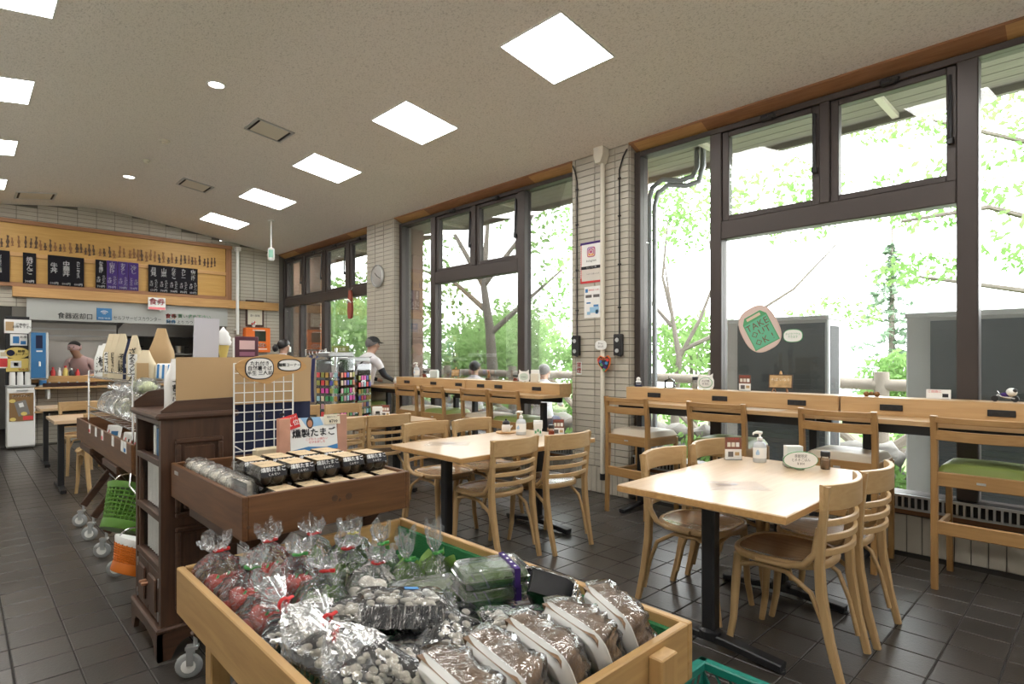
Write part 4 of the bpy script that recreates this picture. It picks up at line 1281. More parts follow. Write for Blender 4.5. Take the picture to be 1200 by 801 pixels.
def white_tray(x, y, z, label, seed, lean, rz):
    t = thing('root_tray', label, 'food tray', (x, y, z), rot=(0, 0, rz), group='white trays standing in a row in the front bin')
    e = (R(0), R(90 - lean), 0)
    o = share('tray', wht_me, t, (0, 0, .075)); o.rotation_mode = 'XYZ'
    o.rotation_euler = Euler((0, R(90 - lean), 0)).to_matrix().to_4x4().to_euler()
    # long side along local y: rotate tray's own x onto y first
    mrot = Euler((0, R(90 - lean), 0)).to_matrix() @ Euler((0, 0, R(90))).to_matrix()
    o.rotation_euler = mrot.to_euler()
    q = mrot.to_euler()
    obj('roots', mound(.205, .128, .070, .012, seed, .45), M['shiitake'], t, (0, 0, .075), q, smooth=60)
    obj('wrap', mound(.224, .140, .068, .024, seed, .40), M['wrap'], t, (0, 0, .075), q, smooth=60)
    return t
for k, (x, y, lean, rz, lab) in enumerate(((1.125, .850, 20, R(-26), 'white foam tray standing at the front right corner of the bin'), (1.000, .850, 22, R(-14), 'white foam tray of brown roots, second from the right in its row'),
        (.880, .850, 22, R(-12), 'white foam tray of brown roots, third from the right in its row'), (.765, .850, 23, R(-10), 'white foam tray of brown roots, fourth from the right in its row'),
        (.655, .855, 22, R(-8), 'white foam tray of brown roots, leftmost of its row at the bottom edge'))):
    white_tray(x, y, .572, lab, 20 + k * 3, lean, rz)
# clamshell packs of greens
M['sprout'] = mat('sprout_green', (.13, .24, .06), .6, var=.5, vscale=40, bump=1, bscale=120)
M['pinkfood'] = mat('pink_food', (.62, .30, .25), .5, var=.4, vscale=25)
def clamshell(x, y, z, label, rz, food='sprout', band=True, tilt=(0, 0)):
    t = thing('clamshell_pack', label, 'food pack', (x, y, z), rot=(tilt[0], tilt[1], rz), group='clear packs of greens')
    obj('greens', B().box((0, 0, .022), (.180, .116, .036), .012), M[food], t)
    def shell(u, v):
        a = 2 * PI * u; ca, sa = math.cos(a), math.sin(a); e = .22
        pr = [(.80, .0), (.90, .004), (1.0, .026), (1.04, .028), (1.0, .030), (.96, .046), (.90, .050), (.80, .050), (.76, .046), (.60, .046), (.57, .050), (.02, .050)]
        k = v * (len(pr) - 1); i = min(int(k), len(pr) - 2); f = k - i
        r = pr[i][0] * (1 - f) + pr[i + 1][0] * f; zz = pr[i][1] * (1 - f) + pr[i + 1][1] * f
        return (math.copysign(abs(ca) ** e, ca) * .103 * r, math.copysign(abs(sa) ** e, sa) * .070 * r, zz)
    obj('lid', B().surf(shell, 40, 11, True), M['clearlid'], t, smooth=25)
    if band:
        obj('paper_band', B().box((.055, 0, .0262), (.016, .146, .0535)), M['purple'], t)
        for k in range(4): obj('band_dot', B().box((.055, -.05 + .033 * k, .0534), (.006, .010, .0008)), M['paper'], t)
    return t
M['clearlid'] = film('clear_lid', .30, scale=6, gl=1.0, bump=.08)
M['clearw'] = mat('frosted_rim', (.78, .82, .82), .25)
clamshell(1.115, 1.255, .552, 'bottom clear pack of greens in the stack of three', R(-18), band=False)
clamshell(1.120, 1.255, .604, 'middle clear pack of greens in the stack of three', R(-20))
clamshell(1.115, 1.250, .656, 'upper clear pack of greens with purple band, top of the stack', R(-24))
clamshell(.985, 1.385, .590, 'clear pack of greens behind the stacked three', R(-20), band=False, tilt=(R(4), 0))
clamshell(1.205, 1.225, .556, 'clear pack of pink food at the right board beside the stacked greens', R(70), 'pinkfood', True, (0, R(6)))

# teal crate on the floor under the bin
t = thing('plastic_crate', 'teal plastic crate on the floor under the front bin', 'crate', (1.565, .68, 0))
M['teal'] = mat('teal_plastic', (.01, .17, .13), .4)
for sx, sy, lx, ly in ((0, -.27, .46, .012), (0, .27, .46, .012), (-.225, 0, .012, .55), (.225, 0, .012, .55)):
    w = obj('crate_rim', B().box((sx, sy, .285), (lx + .02, ly + .02, .03), .004).box((sx, sy, .02), (lx, ly, .03)), M['teal'], t)
    b = B(); n = 12
    for k in range(n + 1):
        f = -.5 + k / n
        for dirn in (-1, 1):
            g = max(-.5, min(.5, f + dirn * .25))
            p0 = (sx + (f * lx if lx > ly else 0), sy + (f * ly if ly > lx else 0), .03); p1 = (sx + (g * lx if lx > ly else 0), sy + (g * ly if ly > lx else 0), .275)
            b.tube([p0, p1], .0045, 5)
    obj('lattice', b, M['teal'], w, kind='stuff')
obj('bottom', B().b2((-.22, -.265, .006), (.22, .265, .014)), M['teal'], t)

# ================================================================== MIDDLE BIN WITH EGGS
t = bin_box('egg_bin', 'stained pine bin of egg cartons behind the front bin', .662, 1.300, 1.945, 2.805, .705, .85, 'pine', .018)
for kx, kz, kr in ((.10, .795, .012), (.155, .793, .013), (.12, .786, .006), (-.2, .75, .006)):
    obj('knot', B().lathe([(kr, 0), (kr * .4, .0006)], 14), M['dark_x'], t, (kx - .1, -.4302, kz), (PI / 2, 0, 0))
obj('label_holder', B().box((-.3205, .34, .818), (.003, .05, .014)), M['alu'], t)
def caster(par, x, y, a=R(62)):
    T_ = Matrix.Translation((x, y, 0)) @ Matrix.Rotation(a, 4, 'Z')
    b = B(); b.M = T_
    b.tube([(0, 0, .17), (0, 0, .13)], .008, 8).box((0, .012, .125), (.034, .045, .012)).box((-.014, .018, .09), (.003, .026, .07)).box((.014, .018, .09), (.003, .026, .07))
    o = obj('caster', b, M['alu'], par)
    W_ = T_ @ Matrix.Translation((0, .024, .052)) @ Matrix.Rotation(PI / 2, 4, 'Y')
    b = B(); b.M = W_
    b.lathe([(.024, -.010), (.040, -.010), (.049, -.006), (.052, 0), (.049, .006), (.040, .010), (.024, .010)], 20)
    w = obj('wheel', b, M['rubber'], o, smooth=40)
    b = B(); b.M = W_; b.lathe([(.012, -.013), (.028, -.011), (.028, .011), (.012, .013)], 14)
    obj('hub', b, M['white'], w)
def fold_stand(label, x0, x1, y, zt, loc_y):
    """folding cross stand on castors, legs slant from the bin's far side down to the castor"""
    t = thing('folding_stand', label, 'stand', ((x0 + x1) / 2, loc_y, 0), 0, 'folding bin stands')
    h = (x1 - x0) / 2
    for sy in (-y, y):
        for s_ in (-1, 1):
            lg = obj('leg', B().sweep([(s_ * h, sy + s_ * .012, .165), (-s_ * h, sy + s_ * .012, zt)], .03, .05, (0, 1, 0)), M['tim_x'] if False else M['dark_x'], t)
            caster(lg, s_ * h, sy + s_ * .012)
    for s_ in (-1, 1):
        obj('crossbar', B().b2((s_ * h - .02, -y, zt - .045), (s_ * h + .02, y, zt - .002), .003), M['dark_y'], t)
    obj('pivot', B().cyl((0, -y, (.12 + zt) / 2), (0, y, (.12 + zt) / 2), .01, n=8), M['alu'], t)
    return t
fold_stand('folding stand on castors under the egg bin', .70, 1.25, .25, .703, 2.355)
# egg cartons
M['egg'] = mat('smoked_egg', (.045, .026, .016), .3, var=.3, vscale=10)
M['label_k'] = mat('kraft_label', (.58, .44, .27), .7)
egg_me = None
def make_carton():
    t = thing('egg_carton', 'x', 'egg carton')
    for i in range(2):
        for j in range(3):
            obj('egg', B().ball((-.021 + .042 * i, -.044 + .044 * j, .029), .0225, 10, 8, (1, 1, 1.15)), M['egg'], t, smooth=180)
    b = B()
    def ring(w, d, z): return [(-w, -d, z), (w, -d, z), (w, d, z), (-w, d, z)]
    vs = ring(.032, .060, 0) + ring(.046, .074, .030) + ring(.044, .070, .048) + ring(.036, .062, .060)
    fs = [(0, 3, 2, 1), (12, 13, 14, 15)]
    for i in range(3):
        for j in range(4): fs.append((i * 4 + j, i * 4 + (j + 1) % 4, (i + 1) * 4 + (j + 1) % 4, (i + 1) * 4 + j))
    obj('clear_box', b.add(vs, fs), M['clear'], t)
    obj('seam_rim', B().box((0, -.0755, .030), (.096, .004, .003)).box((0, .0755, .030), (.096, .004, .003)), M['clear'], t)
    lab = obj('label_band', B().add([(-.036, -.063, .0606), (.036, -.063, .0606), (.036, .063, .0606), (-.036, .063, .0606)], [(0, 1, 2, 3)]), M['label_k'], t)
    fr = obj('front_card', B().add([(-.042, -.0755, .032), (.042, -.0755, .032), (.043, -.0712, .048), (-.043, -.0712, .048), (.037, -.0632, .0602), (-.037, -.0632, .0602)], [(0, 1, 2, 3), (3, 2, 4, 5)]), M['ink'], t)
    text('燻製たまご', .0165, M['inkw'], fr, (0, -.0705, .0515), (R(58), 0, 0), name='print', bold=.0004)
    text('くんせい', .010, M['inkw'], fr, (0, -.0748, .038), (R(75), 0, 0), name='print')
    text('燻製たまご', .013, M['ink'], lab, (0, .0, .0612), (0, 0, 0), name='print')
    return t
car0 = make_carton(); cu = [False]
def carton(x, y, z, lab, rz=0):
    if not cu[0]:
        cu[0] = True; car0.location = (x, y, z); car0.rotation_euler = (0, 0, rz); tag(car0, lab, 'egg carton', 'smoked egg cartons'); return
    dup(car0, (x, y, z), rz, lab, 'smoked egg cartons')
E0 = .768
car0.scale = (1.06, 1.0, 1.18)
side = ['leftmost', 'second from the left', 'middle', 'second from the right', 'rightmost']
for i in range(5):
    x = .832 + .103 * i
    carton(x, 2.045, E0, 'smoked egg carton of the front lower row, %s' % side[i], R(rnd.uniform(-2, 2)))
    carton(x - .005, 2.200, E0, 'smoked egg carton hidden under the raised row, %s' % side[i])
    carton(x - .015, 2.150, E0 + .0725, 'smoked egg carton of the raised front row, %s' % side[i], R(rnd.uniform(-2, 2)))
    if i < 4:
        carton(x - .005, 2.355, E0, 'smoked egg carton of the lower back row, %s' % side[i])
        carton(x - .015, 2.310, E0 + .0725, 'smoked egg carton of the raised back row, %s' % side[i], R(rnd.uniform(-2, 2)))
# clear sweets packs on the left of the egg bin
for k in range(6):
    r_, c_ = k // 3, k % 3
    t = thing('wrapped_pack', 'clear crinkled pack at the left of the egg bin, %s' % ['front one', 'second from front', 'third from front', 'fourth from front', 'fifth from front', 'farthest'][k], 'food pack', (.728 + .002 * (k % 2), 2.16 + .105 * k, E0 + .005), rz=R(rnd.uniform(-6, 6)), group='clear crinkled packs beside the eggs')
    def fn(u, v, k=k):
        x = (u - .5) * 2; y = (v - .5) * 2
        return (x * .044, y * .048, .105 * max(0, 1 - max(abs(x), abs(y)) ** 6) ** .5 + .006 * mnoise.noise(V((x * 6, y * 6, k))))
    obj('film', B().surf(fn, 16, 14), M['filmw'], t, smooth=60)
    obj('contents', B().box((0, 0, .045), (.070, .078, .085), .012), M['enoki'], t)
t = tag(obj('divider_sheet', B().b2((.686, 1.98, .73), (.689, 2.13, .885)), film('frosted_divider', .3, scale=3, gl=.1, bump=.1)), 'translucent plastic divider along the left board of the egg bin', 'divider')
# wire grid panel with cloud sign
t = thing('wire_grid', 'white wire grid panel standing at the back of the egg bin', 'wire grid', (1.035, 2.75, .73))
b = B()
for k in range(7): obj('wire', B().cyl((-.135 + .045 * k, 0, 0), (-.135 + .045 * k, 0, .545), .0026 if k not in (0, 6) else .0038, n=6), M['white'], t)
for k in range(13): obj('wire', B().cyl((-.135, .004, .01 + .0445 * k), (.135, .004, .01 + .0445 * k), .0024, n=6), M['white'], t)
obj('wire_shelf', B().tube([(-.13, -.002, .17), (-.13, -.10, .16), (.13, -.10, .16), (.13, -.002, .17)], .003, 6), M['white'], t)
obj('price_tube', B().box((-.085, -.20, .10), (.022, .008, .09), .002), M['white'], t)
for sx in (-1, 1): obj('clip', B().box((sx * .05 + .03, -.006, .30), (.02, .012, .014), .003).tube([(sx * .05 + .03, -.01, .305), (sx * .05 + .03, -.02, .33)], .002, 5), M['black'], t)
t = thing('shop_sign', 'cloud-shaped wooden sign with two white ovals above the wire grid', 'sign', (1.060, 2.715, 1.195))
cl = []
for k in range(48):
    a = 2 * PI * k / 48
    rx = .152 + .012 * math.cos(2 * a + .4); rz_ = .060 + .012 * math.sin(2 * a) - .012 * math.cos(a)
    x_ = math.cos(a) * rx; z_ = math.sin(a) * rz_ + .062
    if a > PI and abs(x_ + .02) < .05: z_ -= .014 * (1 - abs(x_ + .02) / .05)
    cl.append((x_, z_))
obj('board', B().prism(cl, 0, .012, 1), M['lat_x'], t)
def oval(cx, cz, rx, rz_, nm, par, m1, y0, sq=2.0):
    P = []
    for k in range(32):
        a = 2 * PI * k / 32; ca, sa = math.cos(a), math.sin(a)
        P.append((cx + math.copysign(abs(ca) ** (2 / sq), ca) * rx, cz + math.copysign(abs(sa) ** (2 / sq), sa) * rz_))
    return obj(nm, B().prism(P, y0, y0 + .002, 1), m1, par)
for cx_, cz_, rx, rz_, tx, sz in ((-.060, .056, .060, .046, 'たれ付き\n自然薯そば\n半生 三人前', .022), (.078, .070, .052, .024, '麺類コーナー', .018)):
    oval(cx_, cz_, rx + .005, rz_ + .005, 'oval_outline', t, M['ink'], -.002, 2.6)
    o = oval(cx_, cz_, rx, rz_, 'oval_card', t, M['paper'], -.004, 2.6)
    text(tx, sz, M['ink'], o, (cx_, -.0048, cz_), (PI / 2, 0, 0), name='print', bold=.0004)
# egg advertising card
t = thing('egg_sign', 'white and blue card advertising smoked eggs behind the cartons', 'sign', (1.165, 2.50, .882), rot=(R(-8), 0, R(-3)))
cd = obj('card', B().box((0, 0, .075), (.215, .004, .150)), M['paper'], t)
obj('blue_wave', B().prism([(-.107, .0), (.107, .0), (.107, .022), (.05, .012), (-.03, .02), (-.107, .008)], -.0028, -.0022, 1), M['inkb'], cd)
obj('blue_sky', B().prism([(-.06, .15), (.03, .15), (.045, .112), (-.03, .105)], -.0028, -.0022, 1), mat('sky_print', (.28, .48, .72), .7), cd)
obj('portrait', B().prism([(-.018 + .02 * math.cos(a) * .8, .125 + .026 * math.sin(a)) for a in [2 * PI * k / 20 for k in range(20)]], -.0036, -.003, 1), mat('dark_portrait', (.03, .02, .02), .6), cd)
obj('portrait_face', B().prism([(-.018 + .011 * math.cos(a), .122 + .016 * math.sin(a)) for a in [2 * PI * k / 16 for k in range(16)]], -.0044, -.0038, 1), mat('face_print', (.50, .22, .12), .7), cd)
text('燻製たまご', .040, M['ink'], cd, (0, -.0045, .078), (PI / 2, 0, R(0)), name='print', bold=.001)
text('こだわりの味わい\nぜひお試しを', .013, M['inkr'], cd, (.01, -.0045, .044), (PI / 2, 0, 0), name='print')
tg = obj('rank_tag', B().box((0, 0, 0), (.082, .003, .062)), M['red'], t, (-.112, -.012, .132), (0, R(-14), 0))
text('人気ランキング', .0105, M['inkw'], tg, (0, -.0022, .017), (PI / 2, 0, 0), name='print')
text('第１位', .027, M['inkw'], tg, (0, -.0022, -.008), (PI / 2, 0, 0), name='print', bold=.0005)
pt = obj('price_card', B().box((0, 0, 0), (.075, .003, .045)), mat('cream_card', (.72, .66, .52), .8), t, (.085, -.008, .135))
text('燻製たまご', .010, M['ink'], pt, (0, -.0022, .010), (PI / 2, 0, 0), name='print')
text('¥700', .020, M['ink'], pt, (.005, -.0022, -.010), (PI / 2, 0, 0), name='print', bold=.0004)
for sx in (-1, 1):
    bx = tag(obj('snack_box', B().box((1.165 + sx * .135, 2.52, .905), (.05, .03, .26), .002), mat('striped_salmon', (.50, .26, .18), .6, var=.5, vscale=9)), 'salmon-coloured snack box %s the egg card' % ('left of' if sx < 0 else 'right of'), 'box', 'snack boxes beside the egg card')
# kraft back board and navy cloth behind the grid
tag(obj('kraft_board', B().box((1.01, 2.885, 1.190), (.62, .006, .225), 0), M['kraft']), 'large brown kraft board standing along the cabinet top behind the grid', 'board')
tag(obj('navy_cloth', B().surf(lambda u, v: (.95 + .38 * u, 2.905 + .006 * math.sin(u * 20), .72 + .37 * v), 24, 4), M['navy'], smooth=60), 'navy cloth hanging below the kraft board', 'cloth')
t = thing('paper_bag', 'brown paper bag inside the egg bin behind the wire grid', 'bag', (1.02, 2.66, .724))
obj('bag_body', B().box((0, 0, .085), (.13, .05, .17), .006), M['kraft2'], t)
obj('clear_label', B().box((.0, -.027, .10), (.06, .002, .05)), M['paper'], t)
t = thing('paper_bag', 'white paper packet inside the egg bin behind the wire grid', 'bag', (1.16, 2.66, .724))
obj('bag_body', B().box((0, 0, .085), (.10, .05, .17), .006), mat('pale_green_paper', (.62, .64, .56), .7), t)
obj('film', mound(.12, .07, .05, .17, 4), M['filmw'], t)
M['cabglass'] = glass('cabinet_glass', (.97, .97, .97), .12)
# ================================================================== DARK CABINET
CX0, CX1, CY0, CY1, CZ = .630, .925, 2.835, 3.315, 1.06
t = thing('display_cabinet', 'dark carved wooden cabinet with glazed side between the bins', 'cabinet', (CX0, CY0, 0))
cw, cd_ = CX1 - CX0, CY1 - CY0
# bracket base with arched cut-outs
def arch(w):
    P = [(0, 0), (.05, 0), (.075, .05), (.10, .07), (w / 2, .085), (w - .10, .07), (w - .075, .05), (w - .05, 0), (w, 0), (w, .12), (0, .12)]
    return P
obj('plinth', B().prism([(p[0] * (cw + .03) / cw - .015 if False else p[0] - .015, p[1]) for p in arch(cw + .03)], -.015, .005, 1), M['dark_x'], t)
obj('plinth', B().prism([(p[0] - .015, p[1]) for p in arch(cd_ + .03)], -.015, .005, 0), M['dark_y'], t)
obj('plinth', B().prism([(p[0] - .015, p[1]) for p in arch(cd_ + .03)], cw - .005, cw + .015, 0), M['dark_y'], t)
obj('base_moulding', B().b2((-.02, -.02, .115), (cw + .02, cd_ + .02, .14), .008), M['dark_y'], t)
obj('corner_post', B().b2((0, 0, .14), (.035, .035, 1.035)), M['dark_z'], t)
obj('corner_post', B().b2((0, cd_ - .035, .14), (.035, cd_, 1.035)), M['dark_z'], t)
obj('front_panel', B().b2((.035, .004, .14), (cw, .03, 1.035)), M['dark_z'], t)
obj('side_panel', B().b2((cw - .02, .03, .14), (cw, cd_, 1.035)), M['dark_z'], t)
obj('back_panel', B().b2((.035, cd_ - .02, .14), (cw - .02, cd_, 1.035)), M['dark_z'], t)
for zz in (.365, .585, .825, 1.005):
    obj('side_rail', B().b2((.0, .035, zz), (.03, cd_ - .035, zz + .03), .003), M['dark_y'], t)
    obj('shelf', B().b2((.03, .03, zz + .004), (cw - .02, cd_ - .02, zz + .018)), M['dark_y'], t)
for z0, z1 in ((.395, .585), (.615, .825)):
    gz = obj('glazed_door', B().b2((.006, .04, z0), (.024, .06, z1), .002).b2((.006, cd_ - .06, z0), (.024, cd_ - .04, z1), .002), M['dark_z'], t)
    obj('pane', B().b2((.013, .06, z0), (.017, cd_ - .06, z1)), M['cabglass'], gz)
    b = B().surf(lambda u, v: (.04 + .008 * math.sin(u * 60), .065 + (cd_ - .13) * u, z0 + (z1 - z0) * v), 60, 2)
    obj('curtain', b, M['paper'], gz, smooth=60)
for k in range(2):
    y0 = .037 + k * (cd_ - .074) / 2; y1 = y0 + (cd_ - .074) / 2 - .004
    dr = obj('door', B().b2((.002, y0, .145), (.028, y1, .362), .003), M['dark_z'], t)
    obj('raised_field', B().b2((-.008, y0 + .035, .18), (.004, y1 - .035, .33), .009), M['dark_z'], dr)
    obj('knob', B().box((-.015, y1 - .018 if k == 0 else y0 + .018, .275), (.03, .022, .013), .003), mat('brass_knob_%d' % k, (.52, .27, .16), .35, .8), dr)
    for zz in (.175, .32): obj('hinge', B().box((.0, y0 + .004 if k == 0 else y1 - .004, zz), (.006, .008, .04)), M['alu'], dr)
def rect_mould(x0, x1, z0, z1):
    m_ = obj('panel_moulding', B().b2((x0, -.010, z1 - .022), (x1, .006, z1), .005).b2((x0, -.010, z0), (x1, .006, z0 + .022), .005).b2((x0, -.010, z0 + .022), (x0 + .022, .006, z1 - .022), .005).b2((x1 - .022, -.010, z0 + .022), (x1, .006, z1 - .022), .005), M['dark_x'], t)
    obj('raised_field', B().b2((x0 + .034, -.006, z0 + .034), (x1 - .034, .006, z1 - .034), .006), M['dark_z'], m_)
rect_mould(.055, .25, .60, .945); rect_mould(.055, .25, .20, .56)
obj('cornice', B().b2((-.022, -.022, 1.03), (cw + .022, cd_ + .022, CZ), .010), M['dark_x'], t)
obj('gallery', B().prism([(0, CZ), (.0, CZ + .012), (.055, CZ + .052), (cw, CZ + .058), (cw, CZ)], -.004, .012, 1), M['dark_x'], t)
obj('gallery', B().prism([(-.01, CZ), (-.01, CZ + .03), (.05, CZ + .075), (.16, CZ + .09), (cw, CZ + .16), (cw, CZ)], cd_ - .016, cd_, 1), M['dark_x'], t)
for k, (y, h, m_) in enumerate(((.09, .135, 'white'), (.15, .14, 'paper'), (.21, .13, 'blue_p'), (.27, .14, 'paper'))):
    tag(obj('book', B().box((CX0 + .085, CY0 + y, .845 + h / 2), (.10, .045, h), .002), M[m_]), ['white binder on the top cabinet shelf, front one', 'white binder on the top cabinet shelf, behind the front one', 'blue folder on the top cabinet shelf', 'white binder on the top cabinet shelf, rearmost'][k], 'binder', 'binders in the cabinet')
# goods standing on the cabinet
tag(obj('notice_sheet', B().box((.883, 3.10, 1.28), (.115, .004, .43), rot=(0, R(1.5), 0)), mat('pale_lilac_paper', (.52, .51, .55), .85)), 'large blank pale sheet standing on the dark cabinet', 'sheet')
obj_ = None
def pouch(x, y, z, w, d, h, mt, label, lines=(), rz=0, lean=0, band=None, tcol='ink', tsize=.03, neck=True, clamp=None):
    t = thing('noodle_pouch', label, 'pouch', (x, y, z), rot=(lean, 0, rz), group='noodle pouches on the rack')
    def fn(u, v):
        a = 2 * PI * u; ca, sa = math.cos(a), math.sin(a)
        e = .5
        k = 1 - .9 * max(0, v - .55) / .45 if neck else 1 - .25 * v
        wk = 1 - (.62 if neck else .0) * (max(0, v - .55) / .45) ** .8
        return (math.copysign(abs(ca) ** e, ca) * w / 2 * wk * (1 + .02 * math.sin(9 * v + 4 * ca)), math.copysign(abs(sa) ** e, sa) * d / 2 * k, h * v)
    body = obj('body', B().surf(fn, 28, 12, True).add([(-.001, 0, .001), (.001, 0, .001), (0, .001, .001)], [(0, 1, 2)]), M[mt] if isinstance(mt, str) else mt, t, smooth=50)
    if band:
        obj('label_strip', B().box((0, -d / 2 - .001, h * .33), (w * .62, .002, h * .5)), M[band], t)
    for q, (s_, fx, sz) in enumerate(lines):
        vtext(s_, sz, M[tcol], t, (fx * w, -d / 2 - .0045, h * .33), (PI / 2, 0, 0), name='print', lsp=.85, bold=.0006)
    if clamp: obj('clip', B().box((0, 0, h - .008), (w * .5, .014, .02), .003), M[clamp], t)
    return t
pouch(.770, 3.18, CZ, .095, .05, .235, 'paper', 'tall white gusseted pouch on the dark cabinet beside the blank sheet', [('十割そば', -.05, .034)], band='white', tcol='ink')
t = thing('display_table', 'slim dark table behind the kraft board carrying small signs', 'table', (1.06, 3.13, 0))
obj('top', B().b2((-.11, -.17, 1.03), (.12, .16, 1.055), .004), M['dark_x'], t)
for sx in (-.09, .10):
    for sy in (-.15, .14): obj('leg', B().b2((sx - .015, sy - .015, 0), (sx + .015, sy + .015, 1.03)), M['dark_z'], t)
t = thing('soft_serve_sign', 'small ice cream cone shaped sign above the cabinet', 'sign', (.995, 3.20, 1.28))
obj('cone', B().lathe([(.012, 0), (.030, .09)], 14), M['yellow'], t, smooth=50)
obj('swirl', B().lathe([(.034, .085), (.040, .10), (.034, .115), (.036, .125), (.026, .14), (.027, .148), (.012, .165), (.002, .18)], 16), M['white'], t, smooth=60)
obj('stand', B().b2((-.02, -.015, -.224), (.02, .015, .004)), M['kraft'], t)
t = thing('blue_notice', 'small white notice with blue print beside the ice cream sign', 'notice', (1.075, 3.22, 1.33))
obj('card', B().box((0, 0, 0), (.055, .003, .15)), M['paper'], t)
vtext('手打ち', .034, M['inkb'], t, (0, -.003, 0), name='print'); obj('stick', B().b2((-.004, -.002, -.274), (.004, .002, -.075)), M['kraft'], t)
t = thing('wine_card', 'dark maroon framed card standing behind the kraft board', 'card', (1.06, 3.05, 1.30))
obj('frame', B().box((0, 0, .05), (.115, .008, .115), .003), mat('maroon', (.07, .015, .03), .5), t)
obj('picture', B().box((0, -.005, .065), (.075, .002, .045)), mat('pink_print', (.62, .42, .42), .7), t)
obj('picture', B().box((0, -.005, .02), (.075, .002, .02)), mat('plum_print', (.25, .10, .16), .7), t)
obj('stand', B().b2((-.03, -.01, -.244), (.03, .01, -.006)), M['kraft'], t)

# ================================================================== FAR BIN, RACK, BASKETS
t = bin_box('snack_bin', 'dark stained bin of packets behind the cabinet, price cards on its board', .690, 1.08, 3.75, 5.76, .655, .82, 'pine', .018)
for k, (y, m_) in enumerate(((-.86, 'inkb'), (-.78, 'paper'), (-.50, 'paper'), (-.14, 'inkp'), (.10, 'paper'), (.36, 'inkr'))):
    c = obj('price_card', B().box((-.197, y, .79), (.003, .06, .062)), M['paper'], t)
    obj('print', B().box((-.1992, y, .775), (.001, .05, .022)), M[m_], c)
fold_stand('folding stand on castors under the snack bin, near half', .70, 1.04, .23, .653, 4.33)
fold_stand('folding stand on castors under the snack bin, far half', .70, 1.04, .23, .653, 5.28)
t = thing('wire_rack', 'chrome wire rack standing in the snack bin, pouches on its top shelf', 'rack', (.885, 4.72, .678))
for sx in (-1, 1):
    for sy in (-1, 1): obj('upright', B().cyl((sx * .15, sy * .78, 0), (sx * .15, sy * .78, .52), .006, n=8), M['chrome'], t)
for zz in (.20, .475):
    sh = obj('shelf', B().tube([(-.15, -.78, zz), (.15, -.78, zz), (.15, .78, zz), (-.15, .78, zz)], .005, 6, closed=True), M['chrome'], t)
    for k in range(13): obj('shelf_wire', B().cyl((-.15, -.72 + .12 * k, zz), (.15, -.72 + .12 * k, zz), .003, n=5), M['chrome'], sh)
    obj('front_rail', B().tube([(-.155, -.78, zz + .05), (-.155, .78, zz + .05)], .004, 6), M['chrome'], sh)
RZ = 1.161
pv = [
 (.800, 5.42, .10, .055, .235, 'paper', 'slim white pouch at the far end of the rack', [('うどん', 0, .05)], None, 'ink'),
 (.800, 5.22, .12, .06, .245, 'white', 'white pouch with bold dark lettering, second from the far end', [('極み', 0, .07)], None, 'ink'),
 (.800, 4.98, .125, .07, .31, 'kraft2', 'cream pouch with tall folded top and white strip on the rack', [('生そば', -.05, .055)], 'paper', 'ink'),
 (.800, 4.80, .12, .07, .305, 'kraft2', 'cream gusseted pouch with fine print, centre of the rack', [('田舎そば', 0, .042)], None, 'ink'),
 (.800, 4.60, .12, .065, .30, 'kraft2', 'tan pouch with brown top and one dark seal on the rack', [('そば粉', .1, .05)], None, 'ink'),
 (.805, 4.40, .09, .06, .26, 'navy', 'dark sleeve packet leaning between cream pouches', [('麺', 0, .03)], None, 'inkw'),
 (.800, 4.24, .105, .055, .28, 'kraft2', 'leaning cream pouch with column of black characters', [('ざるうどん', 0, .048)], 'paper', 'ink'),
 (.960, 4.30, .17, .09, .33, 'kraft', 'large plain kraft bag standing behind the leaning pouch', [], None, 'ink'),
 (.820, 4.05, .13, .07, .185, 'kraft2', 'small kraft pouch with window at the near end of the rack', [], 'kraft', 'ink')]
for k, (x, y, w, d, h, mt, lab, ln, band, tc_) in enumerate(pv):
    pouch(x, y, RZ, w * .82, d, h, mt, lab, ln, rz=R(-35), lean=R(0), band=band, tcol=tc_)
for k in range(5):
    t = thing('clear_bag', 'clear bag of dried noodles on the lower rack shelf, %s' % ['nearest', 'second', 'third', 'fourth', 'farthest'][k], 'bag', (.87, 4.10 + .30 * k, .890), rz=R(rnd.uniform(-20, 20)), group='clear bags on the lower rack shelf')
    obj('contents', B().box((0, 0, .06), (.11, .13, .11), .03), M[['enoki', 'kraft2', 'stemw', 'enoki', 'foam'][k]], t)
    film_bag(t, .10, .15, .05, .01, 60 + k, 'filmw')
for k in range(6):
    t = thing('packet', 'white packet standing at the front of the snack bin, %s' % ['nearest', 'second', 'third', 'fourth', 'fifth', 'farthest'][k], 'packet', (.745, 3.93 + .09 * k + (.35 if k > 3 else 0), .675), rot=(R(-14), 0, R(-50)), group='white packets in the snack bin')
    obj('body', B().box((0, 0, .085), (.085, .012, .17), .004), M['paper'], t)
    obj('print', B().box((0, -.0065, .12), (.05, .001, .03)), M[['inkp', 'inkr', 'ink', 'inkp', 'inkb', 'inkr'][k]], t)
for k in range(3):
    t = thing('snack_pack', 'clear crinkled pack piled by the kraft bag, %s' % ['nearest', 'middle', 'farthest'][k], 'food pack', (.78 + .01 * k, 3.80 + .0 + .12 * k, RZ - .075 + .0 * k), rot=(0, 0, R(20 * k)), group='clear packs near the cabinet')
    obj('film', B().ball((0, 0, .05), .06, 14, 9, (1, 1, .8), .35, k), M['filmw'], t, smooth=60)
    obj('contents', B().ball((0, 0, .045), .045, 10, 7, (1, 1, .8), .3, k), M['stemw'], t, smooth=60)
